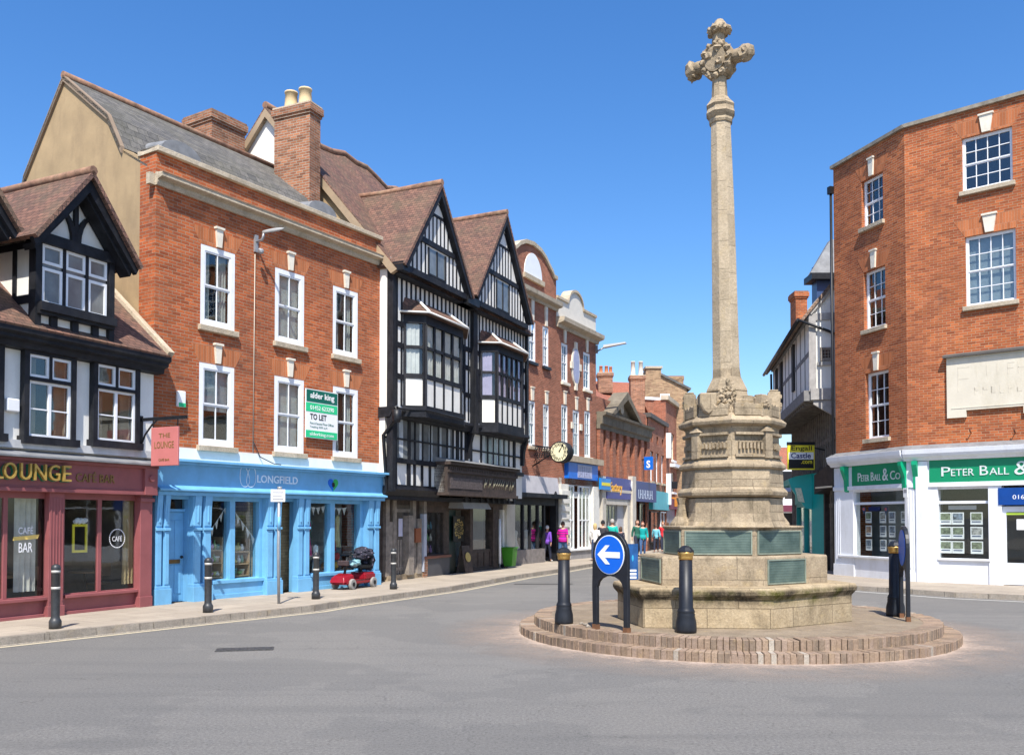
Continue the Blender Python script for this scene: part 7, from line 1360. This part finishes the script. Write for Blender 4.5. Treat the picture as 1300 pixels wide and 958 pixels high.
def strip(name, line, inner, mat, z0, z1, w=.14, kmat=KRB):
    m = MB(); n = len(line); nr = []
    for i in range(n):
        d = (line[min(i + 1, n - 1)] - line[max(i - 1, 0)]).normalized(); nr.append(Vector((-d.y, d.x)) * inner)
    for i in range(n - 1):
        a, b = line[i], line[i + 1]; ai, bi = a + nr[i].normalized() * w, b + nr[i + 1].normalized() * w; ao, bo = a + nr[i], b + nr[i + 1]
        if i == n - 2: pass
    far = [Vector((-45, 120)), Vector((-45, -20))] if inner > 20 else [Vector((60, 20)), Vector((60, 75))]
    line_in = [line[i] + nr[i].normalized() * w for i in range(n)]
    m.face([(*p, z1) for p in line_in + far]); struct(m, name, mat)
    m = MB()
    for i in range(n - 1):
        a, b = line[i], line[i + 1]; L = (b - a).length; k = max(1, round(L / .91)); 
        for j in range(k):
            p, q = a.lerp(b, j / k), a.lerp(b, (j + 1) / k - .006); pn, qn = nr[i].lerp(nr[i + 1], j / k).normalized() * w, nr[i].lerp(nr[i + 1], (j + 1) / k).normalized() * w; dz = random.uniform(-.004, .004)
            m.hexa([(*p, -.05), (*q, -.05), (*(q + qn), -.05), (*(p + pn), -.05)], [(*(p + pn * .12), z1 + .003 + dz), (*(q + qn * .12), z1 + .003 + dz), (*(q + qn), z1 + .003 + dz), (*(p + pn), z1 + .003 + dz)])
    struct(m, name.replace('pavement', 'kerb'), kmat)
strip('pavement', kl, 30, PAV, 0, PZ)
kr = [P2(985, 706, PZ), P2(1010, 722, PZ), P2(1050, 737.5, PZ), P2(1088, 743.4, PZ), P2(1125, 745.6, PZ), P2(1156, 747.8, PZ), P2(1213, 751.8, PZ), P2(1300, 755.5, PZ)]
kr.append(kr[-1] + (kr[-1] - kr[-2]).normalized() * 14); kr = [kr[0] + (kr[0] - kr[1]).normalized() * 14] + kr
strip('pavement', kr, 14, PAVR, 0, PZ)
def ribbon(name, line, off, w, z, mat, inner=1):
    m = MB(); n = len(line)
    N_ = []
    for i in range(n): d = (line[min(i + 1, n - 1)] - line[max(i - 1, 0)]).normalized(); N_.append(Vector((-d.y, d.x)) * -inner)
    for i in range(n - 1):
        a, b = line[i], line[i + 1]; m.face([(*(a + N_[i] * off), z), (*(b + N_[i + 1] * off), z), (*(b + N_[i + 1] * (off + w)), z), (*(a + N_[i] * (off + w)), z)])
    struct(m, name, mat)
def worn(name, col, thr=.5, sc_=14, alpha=.85):
    t = NT(name); ob = t.coord('Object'); n = t.noise(ob, sc_, 7, .75); t.b.inputs['Base Color'].default_value = col; t.b.inputs['Roughness'].default_value = .85; tr = t.add('ShaderNodeBsdfTransparent'); mx = t.add('ShaderNodeMixShader'); t.ln(t.ramp(n, [(thr - .12, g(0)), (thr + .08, g(alpha))]), mx.inputs[0]); t.ln(tr.outputs[0], mx.inputs[1]); t.ln(t.b.outputs[0], mx.inputs[2]); t.ln(mx.outputs[0], t.out.inputs[0]); return t.m
ribbon('gutter_dust', kl, .02, .16, .004, worn('gutter_dust', (.42, .36, .28, 1), .5)); ribbon('kerb_line', kl, .22, .11, .006, worn('cream_line', (.60, .52, .36, 1), .36, 10)); ribbon('kerb_line', kr[3:], .45, .1, .006, worn('white_line', (.7, .68, .62, 1), .36, 10))
# dusty apron around the island
t = NT('dusty_apron'); ob = t.coord('Object'); n = t.noise(ob, 1.4, 7, .7); n2 = t.noise(ob, 18, 5, .7); ln_ = t.add('ShaderNodeVectorMath', _operation='LENGTH'); sb = t.add('ShaderNodeVectorMath', _operation='SUBTRACT'); sb.inputs[1].default_value = (IC.x, IC.y, 0); t.ln(ob, sb.inputs[0]); t.ln(sb.outputs[0], ln_.inputs[0])
mr = t.add('ShaderNodeMapRange'); mr.inputs[1].default_value = R1_; mr.inputs[2].default_value = R1_ + 1.5; mr.inputs[3].default_value = 1.0; mr.inputs[4].default_value = 0; t.ln(ln_.outputs[1], mr.inputs[0]); ad = t.add('ShaderNodeMath', _operation='MULTIPLY'); t.ln(mr.outputs[0], ad.inputs[0]); t.ln(t.ramp(n, [(.25, g(0)), (.8, g(1))]), ad.inputs[1]); a2 = t.add('ShaderNodeMath', _operation='MULTIPLY'); t.ln(ad.outputs[0], a2.inputs[0]); t.ln(t.ramp(n2, [(.25, g(.5)), (.7, g(1.6))]), a2.inputs[1])
pw = t.add('ShaderNodeMath', _operation='POWER'); t.ln(mr.outputs[0], pw.inputs[0]); pw.inputs[1].default_value = 9; a3 = t.add('ShaderNodeMath', _operation='MULTIPLY_ADD', _use_clamp=True); t.ln(pw.outputs[0], a3.inputs[0]); a3.inputs[1].default_value = .45; t.ln(a2.outputs[0], a3.inputs[2])
t.b.inputs['Base Color'].default_value = (.40, .31, .245, 1); t.b.inputs['Roughness'].default_value = .95; tr = t.add('ShaderNodeBsdfTransparent'); mx = t.add('ShaderNodeMixShader'); t.ln(a3.outputs[0], mx.inputs[0]); t.ln(tr.outputs[0], mx.inputs[1]); t.ln(t.b.outputs[0], mx.inputs[2]); t.ln(mx.outputs[0], t.out.inputs[0])
m = MB()
for k in range(96): a, b = 2 * pi * k / 96, 2 * pi * (k + 1) / 96; m.face([(IC.x + r * cos(q), IC.y + r * sin(q), .008) for r, q in ((R1_ - .05, a), (R1_ + 1.5, a), (R1_ + 1.5, b), (R1_ - .05, b))])
struct(m, 'road_dust', t.m)
# drain cover, patches
p = ground(311, 824, 0); dc = root('drain_cover', at((p.x, p.y, 0), radians(12)), 'dark rectangular drain cover sunk in the asphalt', 'drain cover'); m = MB().box(-.42, .42, -.17, .17, -.02, .010); m.build('cover', plain('cast_iron', (.055, .052, .05), .6, .4, 20, bump=.5), dc, LF(ROOTM[dc.name]))
m = MB()
for k in range(7): m.box(-.38 + k * .115, -.31 + k * .115, -.13, .13, .010, .016)
m.build('ribs', plain('cast_iron', (.055, .052, .05)), dc, LF(ROOTM[dc.name])); 
for (x, y, w, h, rz) in ((690, 741, .9, .5, .3), (230, 830, .001, .001, 0)):
    if w > .01: p = ground(x, y, 0); m = MB().face([(p.x - w, p.y - h * .5, .004), (p.x + w, p.y - h * .4, .004), (p.x + w, p.y + h * .5, .004), (p.x - w, p.y + h * .4, .004)]); struct(m, 'road_patch', plain('dark_tar', (.07, .066, .06), .9, .2, 8))
# ================================================================== MOBILITY SCOOTER
a, b = ground(428, 748.5, PZ), ground(470, 743.5, PZ); F = Frame(a, b); sc_ = root('mobility_scooter', F, 'red mobility scooter with a dark patterned coat thrown over its seat', 'mobility scooter'); L = F.L; print('scooter', L)
RED = plain('scooter_red', (.27, .010, .02), .25, .1, 3); k = L / 1.3
S = lambda *a: a
def sbx(u0, u1, v0, v1, z0, z1): return (u0 * k, u1 * k, v0, v1, PZ + z0, PZ + z1)
MB().prismx([(0, 0)] * 0 or [(-.26, PZ + .13), (.26, PZ + .13), (.26, PZ + .24), (-.26, PZ + .24)], .05 * k, 1.22 * k).build('chassis', RED, sc_, F, bevel=.03, seg=2)
m = MB().hexa([(-.05 * k, -.25, PZ + .16), (.38 * k, -.28, PZ + .16), (.38 * k, .28, PZ + .16), (-.05 * k, .25, PZ + .16)], [(.02 * k, -.18, PZ + .36), (.34 * k, -.25, PZ + .42), (.34 * k, .25, PZ + .42), (.02 * k, .18, PZ + .36)]); m.build('front_fairing', RED, sc_, F, bevel=.04, seg=3)
MB().box(*sbx(.75, 1.2, -.27, .27, .2, .42)).build('rear_housing', RED, sc_, F, bevel=.05, seg=3); MB().box(*sbx(.35, .78, -.24, .24, .2, .23)).build('footboard', plain('rubber_mat', (.03, .03, .03), .9), sc_, F)
TY = plain('grey_tyre', (.27, .26, .24), .8, .1, 8)
for (u, v) in ((.25, -.27), (.25, .27), (1.08, -.27), (1.08, .27)):
    w = MB().disc((u * k, v, PZ + .14), (1, 0, 0), (0, 0, 1), .14, .14, .09, 22).build('wheel', TY, sc_, F, bevel=.015); MB().disc((u * k, v + (-.05 if v < 0 else .05), PZ + .14), (1, 0, 0), (0, 0, 1), .055, .055, .02, 16).build('hub', BLM, w, F)
m = MB().tube([(.27 * k, 0, PZ + .38), (.4 * k, 0, PZ + .92)], .035); m.tube([(.42 * k, -.27, PZ + .88), (.40 * k, 0, PZ + .95), (.42 * k, .27, PZ + .88)], .018); m.build('tiller', BLM, sc_, F); MB().box(.33 * k, .45 * k, -.12, .12, PZ + .88, PZ + 1.0).build('console', BLM, sc_, F, bevel=.02)
MB().box(.18 * k, .28 * k, -.16, .16, PZ + .62, PZ + .76).build('basket', plain('basket_dark', (.05, .03, .03), .7, .5, 30), sc_, F, bevel=.02)
MB().box(.86 * k, .92 * k, -.04, .04, PZ + .4, PZ + .55).build('seat_post', BLM, sc_, F); MB().box(.62 * k, 1.08 * k, -.23, .23, PZ + .53, PZ + .62).build('seat', BLM, sc_, F, bevel=.03, seg=2); MB().box(1.04 * k, 1.14 * k, -.22, .22, PZ + .6, PZ + 1.05).build('backrest', BLM, sc_, F, bevel=.03, seg=2)
ct = NT('patterned_cloth'); vv = ct.coord('Object'); vo = ct.add('ShaderNodeTexVoronoi', Scale=14); ct.ln(vv, vo.inputs[0]); ct.ln(ct.ramp(vo.outputs[0], [(.0, (.5, .42, .45)), (.16, (.10, .08, .12)), (.4, (.018, .018, .03))]), ct.b.inputs['Base Color']); ct.b.inputs['Roughness'].default_value = .9
co = MB().blob((1.02 * k, 0, PZ + .93), .27, 3, .3, 2.2, 3, squash=(1.0, .95, .62)).blob((1.15 * k, .0, PZ + .72), .24, 8, .35, 2.2, 3, squash=(.7, 1, 1.15)).blob((.86 * k, -.05, PZ + .86), .2, 11, .4, 2.4, 3, squash=(1.1, 1, .6)).build('coat', ct.m, None, F); tag(co, 'dark patterned coat draped over the red scooter seat', 'coat')
tag(MB().blob((.62 * k, -.05, PZ + .68), .16, 5, .3, 1.5, 3, squash=(1.1, 1, .6)).build('carrier_bag', plain('teal_white_bag', (.25, .45, .48), .5, .6, 7), None, F), 'pale teal bag resting on the scooter in front of the seat', 'bag')
# ================================================================== PEOPLE
def skinmesh(joints, edges, sub=2):
    me = bpy.data.meshes.new('s'); me.from_pydata([j[:3] for j in joints], edges, []); o = bpy.data.objects.new('s', me); COL.objects.link(o)
    me.attributes.new('x', 'FLOAT', 'POINT'); o.modifiers.new('k', 'SKIN'); sv = me.skin_vertices[0].data
    for i, j in enumerate(joints): r = j[3]; sv[i].radius = (r if not isinstance(r, tuple) else r[0], r if not isinstance(r, tuple) else r[1]); sv[i].use_root = (i == 0)
    s = o.modifiers.new('s', 'SUBSURF'); s.levels = sub; s.render_levels = sub
    bpy.context.view_layer.update(); dg = bpy.context.evaluated_depsgraph_get(); ev = o.evaluated_get(dg); out = bpy.data.meshes.new_from_object(ev); bpy.data.objects.remove(o)
    for p in out.polygons: p.use_smooth = True
    return out
def attach(me, name, mat, parent):
    me.name = name; me.materials.clear(); me.materials.append(mat); o = bpy.data.objects.new(name, me); COL.objects.link(o); o.parent = parent; return o
SKIN = plain('skin', (.56, .30, .21), .55, .06, 8)
def person(pos, rz, h, lab, top, legs, hair, stride=.18, girth=1.0, skirt=False, sleeve=1.0, longhair=False, arm=.1, hat=None, topstripe=None, shoe=None):
    r = root('person', at(pos, rz), lab, 'person'); k = h / 1.75; g_ = girth
    # facing local -y
    J = [(0, 0, .95, (.13 * g_, .10 * g_)), (0, .01, 1.12, (.125 * g_, .10 * g_)), (0, 0, 1.30, (.15 * g_, .105 * g_)), (0, 0, 1.44, (.10, .075)), (0, -.01, 1.50, .052), (0, -.02, 1.56, .055)]
    E = [(0, 1), (1, 2), (2, 3), (3, 4), (4, 5)]
    def limb(par, pts):
        p = par
        for q in pts: J.append(q); E.append((p, len(J) - 1)); p = len(J) - 1
        return p
    for sx, st in ((-1, stride), (1, -stride)):
        limb(0, [(sx * .095, -st * .1, .86, .088 * g_), (sx * .10, -st * .55 - .02, .50, .06), (sx * .10, -st, .10, .038), (sx * .10, -st - .03, .05, .04), (sx * .105, -st - .17, .035, .033)])
        a_ = -st * arm * 6
        e = limb(3, [(sx * .17, 0, 1.42, .058), (sx * .235, .02 - a_ * .3, 1.16, .042), (sx * .25, -.05 - a_ * .9, .94, .03), (sx * .252, -.065 - a_ * 1.05, .87, .028)])
        for q in range(4): limb(e, [(sx * .252 - sx * .012, -.09 - a_ * 1.05 + q * .019, .81, .0095), (sx * .245, -.09 - a_ * 1.05 + q * .017, .765 + .006 * abs(q - 1.5), .0085)])
        limb(e, [(sx * .235, -.10 - a_ * 1.05, .845, .011), (sx * .228, -.118 - a_ * 1.05, .81, .009)])
    J = [(x * k, y * k, z * k, (tuple(q * k for q in rr) if isinstance(rr, tuple) else rr * k)) for x, y, z, rr in J]
    body = skinmesh(J, E, 1)
    # head joined into the same mesh
    bm = bmesh.new(); bm.from_mesh(body); n0 = len(bm.verts); hv = bmesh.ops.create_uvsphere(bm, u_segments=20, v_segments=14, radius=.105 * k)['verts']
    for v in hv:
        x, y, z = v.co; zz = z / (.105 * k); f = 1 - .18 * max(0, -zz); v.co = Vector((x * .78 * f, y * .95 * f, z * 1.18))
        if y < -.07 * k and abs(x) < .02 * k and -.35 < zz < .1: v.co.y -= .016 * k
        v.co += Vector((0, -.025 * k, 1.645 * k))
    for sx in (-1, 1):
        ev_ = bmesh.ops.create_uvsphere(bm, u_segments=8, v_segments=6, radius=.02 * k)['verts']
        for v in ev_: v.co = Vector((v.co.x * .5 + sx * .083 * k, v.co.y - .015 * k, v.co.z * 1.5 + 1.64 * k))
    bm.to_mesh(body); bm.free(); attach(body, 'body', SKIN, r)
    ey = MB()
    for sx in (-1, 1): ey.blob((sx * .03 * k, -.116 * k, 1.655 * k), .009 * k, 1, 0, sub=1)
    ey.box(-.02 * k, .02 * k, -.118 * k, -.108 * k, 1.588 * k, 1.596 * k); ey.build('facial_features', plain('dark_brown', (.05, .02, .02), .5), r, LF(ROOTM[r.name]))
    def sub(idx, infl, name, mat, keep=None):
        JJ = []; mp = {}
        for i in idx: x, y, z, rr = J[i]; mp[i] = len(JJ); JJ.append((x, y, z, tuple(q + infl * k for q in rr) if isinstance(rr, tuple) else rr + infl * k))
        EE = [(mp[a], mp[b]) for a, b in E if a in mp and b in mp]; return attach(skinmesh(JJ, EE, 1), name, mat, r)
    nl = 5; na = 4 + 8 + 2; base = 6; L0, A0, L1, A1 = base, base + nl, base + nl + na, base + 2 * nl + na
    arms = [i for A in (A0, A1) for i in range(A, A + (3 if sleeve >= 1 else 2))]
    sub([0, 1, 2, 3] + arms, .022, 'top', top); MB().lathe([(.135 * g_ * k, 1.1 * k), (.155 * g_ * k, .98 * k), (.158 * g_ * k, .86 * k)], seg=14, sy=.82).build('top_hem', top, r, LF(ROOTM[r.name]))
    if skirt: MB().lathe([(.17 * g_ * k, 1.0 * k), (.24 * k, .7 * k), (.28 * k, .48 * k)], seg=16).build('skirt', legs, r, LF(ROOTM[r.name]))
    else: sub([0, 1, L0, L0 + 1, L0 + 2, L1, L1 + 1, L1 + 2], .016, 'trousers', legs)
    sub([L0 + 3, L0 + 4], .012, 'shoe', shoe or BLM); sub([L1 + 3, L1 + 4], .012, 'shoe', shoe or BLM)
    m = MB(); n = 0; hz = 1.665 * k
    bmh = bmesh.new(); bmesh.ops.create_icosphere(bmh, subdivisions=3, radius=1)
    for v in list(bmh.verts):
        if v.co.y < -.35 and v.co.z < .45 and not hat: bmh.verts.remove(v)
        elif v.co.z < -.45 and not longhair: bmh.verts.remove(v)
    for v in bmh.verts: w = 1 + .06 * noise.noise(v.co * 5); v.co = Vector((v.co.x * .096 * k * w, v.co.y * .112 * k * w - .012 * k, v.co.z * (.135 if v.co.z > 0 or not longhair else .24) * k * w + hz))
    mh = bpy.data.meshes.new('hair'); bmh.to_mesh(mh); bmh.free(); attach(mh, 'hat' if hat else 'hair', hat or hair, r)
    return r
WHH = plain('white_hair', (.72, .70, .66), .8); BLH = plain('blonde_hair', (.55, .40, .18), .8); BRH = plain('brown_hair', (.09, .05, .03), .8); GYH = plain('grey_hair', (.35, .33, .31), .8)
JEAN = plain('blue_jeans', (.05, .11, .24), .85, .2, 8); DNAV = plain('dark_navy_cloth', (.02, .025, .05), .9)
st = NT('striped_cloth'); v = st.coord('Object'); sp = st.add('ShaderNodeSeparateXYZ'); st.ln(v, sp.inputs[0]); mu = st.add('ShaderNodeMath', _operation='MULTIPLY'); mu.inputs[1].default_value = 9.0; st.ln(sp.outputs[2], mu.inputs[0]); fr = st.add('ShaderNodeMath', _operation='FRACT'); st.ln(mu.outputs[0], fr.inputs[0]); st.ln(st.ramp(fr.outputs[0], [(.0, (.62, .0, .28)), (.68, (.62, .0, .28)), (.7, (.06, .02, .16)), (1, (.06, .02, .16))]), st.b.inputs['Base Color']); st.b.inputs['Roughness'].default_value = .9
def pp_(x, yf, ytop, z=PZ): p = ground(x, yf, z); return p, atY(x, ytop, p.y).z - z
PL = [(694.5, 712.5, 667.5, 2.6, 'white-haired person in a purple cardigan walking away along the pavement', dict(top=plain('purple_cloth', (.17, .06, .42), .9), legs=DNAV, hair=WHH, girth=1.12, shoe=WHP)),
      (714.5, 713, 662.5, 2.7, 'broad person in a pink and navy striped polo shirt walking away', dict(top=st.m, legs=JEAN, hair=BRH, girth=1.3, sleeve=0)),
      (755.5, 711.5, 665, 2.9, 'blonde person in a white top and dark jeans beside the tall white shop windows', dict(top=plain('white_cloth', (.72, .71, .68), .9), legs=plain('dark_jeans', (.03, .05, .11), .9), hair=BLH, longhair=True)),
      (765.5, 711, 661, 2.8, 'person in a black cap and dark jacket walking away', dict(top=plain('charcoal_cloth', (.04, .04, .05), .9), legs=DNAV, hair=BRH, hat=plain('black_cap', (.015, .015, .02), .9))),
      (777.5, 710.5, 659, 2.9, 'grey-haired person in a turquoise top beyond the arrow sign', dict(top=plain('turquoise_cloth', (.01, .40, .34), .9), legs=DNAV, hair=GYH, girth=1.15, sleeve=0)),
      (788, 710, 669, 2.5, 'brown-haired person in a patterned dress beside the turquoise top', dict(top=ct.m, legs=ct.m, hair=BRH, skirt=True, longhair=True)),
      (809, 706, 660.5, .3, 'person in a dark green top walking toward the camera by the dark red door', dict(top=plain('bottle_green_cloth', (.02, .11, .08), .9), legs=DNAV, hair=BRH, longhair=True)),
      (816, 706, 662.5, -.1, 'person in a teal jacket and blue jeans walking toward the camera', dict(top=plain('teal_cloth', (.0, .30, .30), .9), legs=JEAN, hair=plain('auburn_hair', (.16, .05, .03), .8), girth=1.15)),
      (833, 700.5, 666, 2.9, 'small figure in a pale blue top on the far pavement', dict(top=plain('pale_blue_cloth', (.15, .45, .55), .9), legs=DNAV, hair=BRH)),
      (841.5, 700.5, 662.5, .1, 'person in a bright red top and dark trousers far down the street', dict(top=plain('red_cloth', (.55, .02, .03), .9), legs=DNAV, hair=plain('ginger_hair', (.3, .12, .04), .8), girth=1.1)),
      (848, 697.5, 663.5, 3.0, 'farthest person, in red beside the bronze tablets', dict(top=plain('crimson_cloth2', (.42, .05, .05), .9), legs=DNAV, hair=BRH))]
for (x, yf, yt, rz, lab, kw) in PL:
    p, h = pp_(x, yf, yt); h = min(max(h, 1.5), 1.85); person(p, rz, h, lab, **kw)
# ================================================================== LIGHT, SKY, CAMERA
EL, AZX, AZY = radians(55), .02, -1.0
sun = bpy.data.lights.new('sun', 'SUN'); sun.energy = 5.0; sun.angle = radians(.53); sun.color = (1, .95, .87); so = bpy.data.objects.new('sun', sun); COL.objects.link(so)
sd = Vector((AZX * cos(EL), AZY * cos(EL), sin(EL))).normalized(); so.rotation_euler = sd.to_track_quat('Z', 'Y').to_euler(); so.location = (0, -10, 60)
w = bpy.data.worlds.new('World'); SC.world = w; w.use_nodes = True; nt = w.node_tree; bg = nt.nodes['Background']; sk = nt.nodes.new('ShaderNodeTexSky'); sk.sky_type = 'NISHITA'; sk.sun_disc = False; sk.sun_elevation = EL; sk.sun_rotation = math.atan2(sd.x, sd.y); sk.altitude = 0; sk.air_density = 1.0; sk.dust_density = .9; sk.ozone_density = 3.0
hs_ = nt.nodes.new('ShaderNodeHueSaturation'); hs_.inputs['Saturation'].default_value = 1.30; hs_.inputs['Hue'].default_value = .506; nt.links.new(sk.outputs[0], hs_.inputs['Color']); nt.links.new(hs_.outputs[0], bg.inputs[0]); bg.inputs[1].default_value = .15
cam = bpy.data.cameras.new('camera'); co_ = bpy.data.objects.new('camera', cam); COL.objects.link(co_); SC.camera = co_
co_.location = (0, 0, CAMZ); co_.rotation_euler = (radians(90) + PITCH, 0, 0); cam.sensor_width = 36; cam.sensor_fit = 'HORIZONTAL'; cam.lens = 36 * FPX / 1300; cam.shift_y = (Y0 - 479) / 1300; cam.clip_end = 5000; cam.clip_start = .1
SC.view_settings.view_transform = 'Standard'; SC.view_settings.look = 'None'; SC.view_settings.gamma = 1; SC.view_settings.use_curve_mapping = False; SC.view_settings.exposure = .55
SC.render.resolution_x = 1024; SC.render.resolution_y = 754
SC.cycles.max_bounces = 6; SC.cycles.transparent_max_bounces = 12
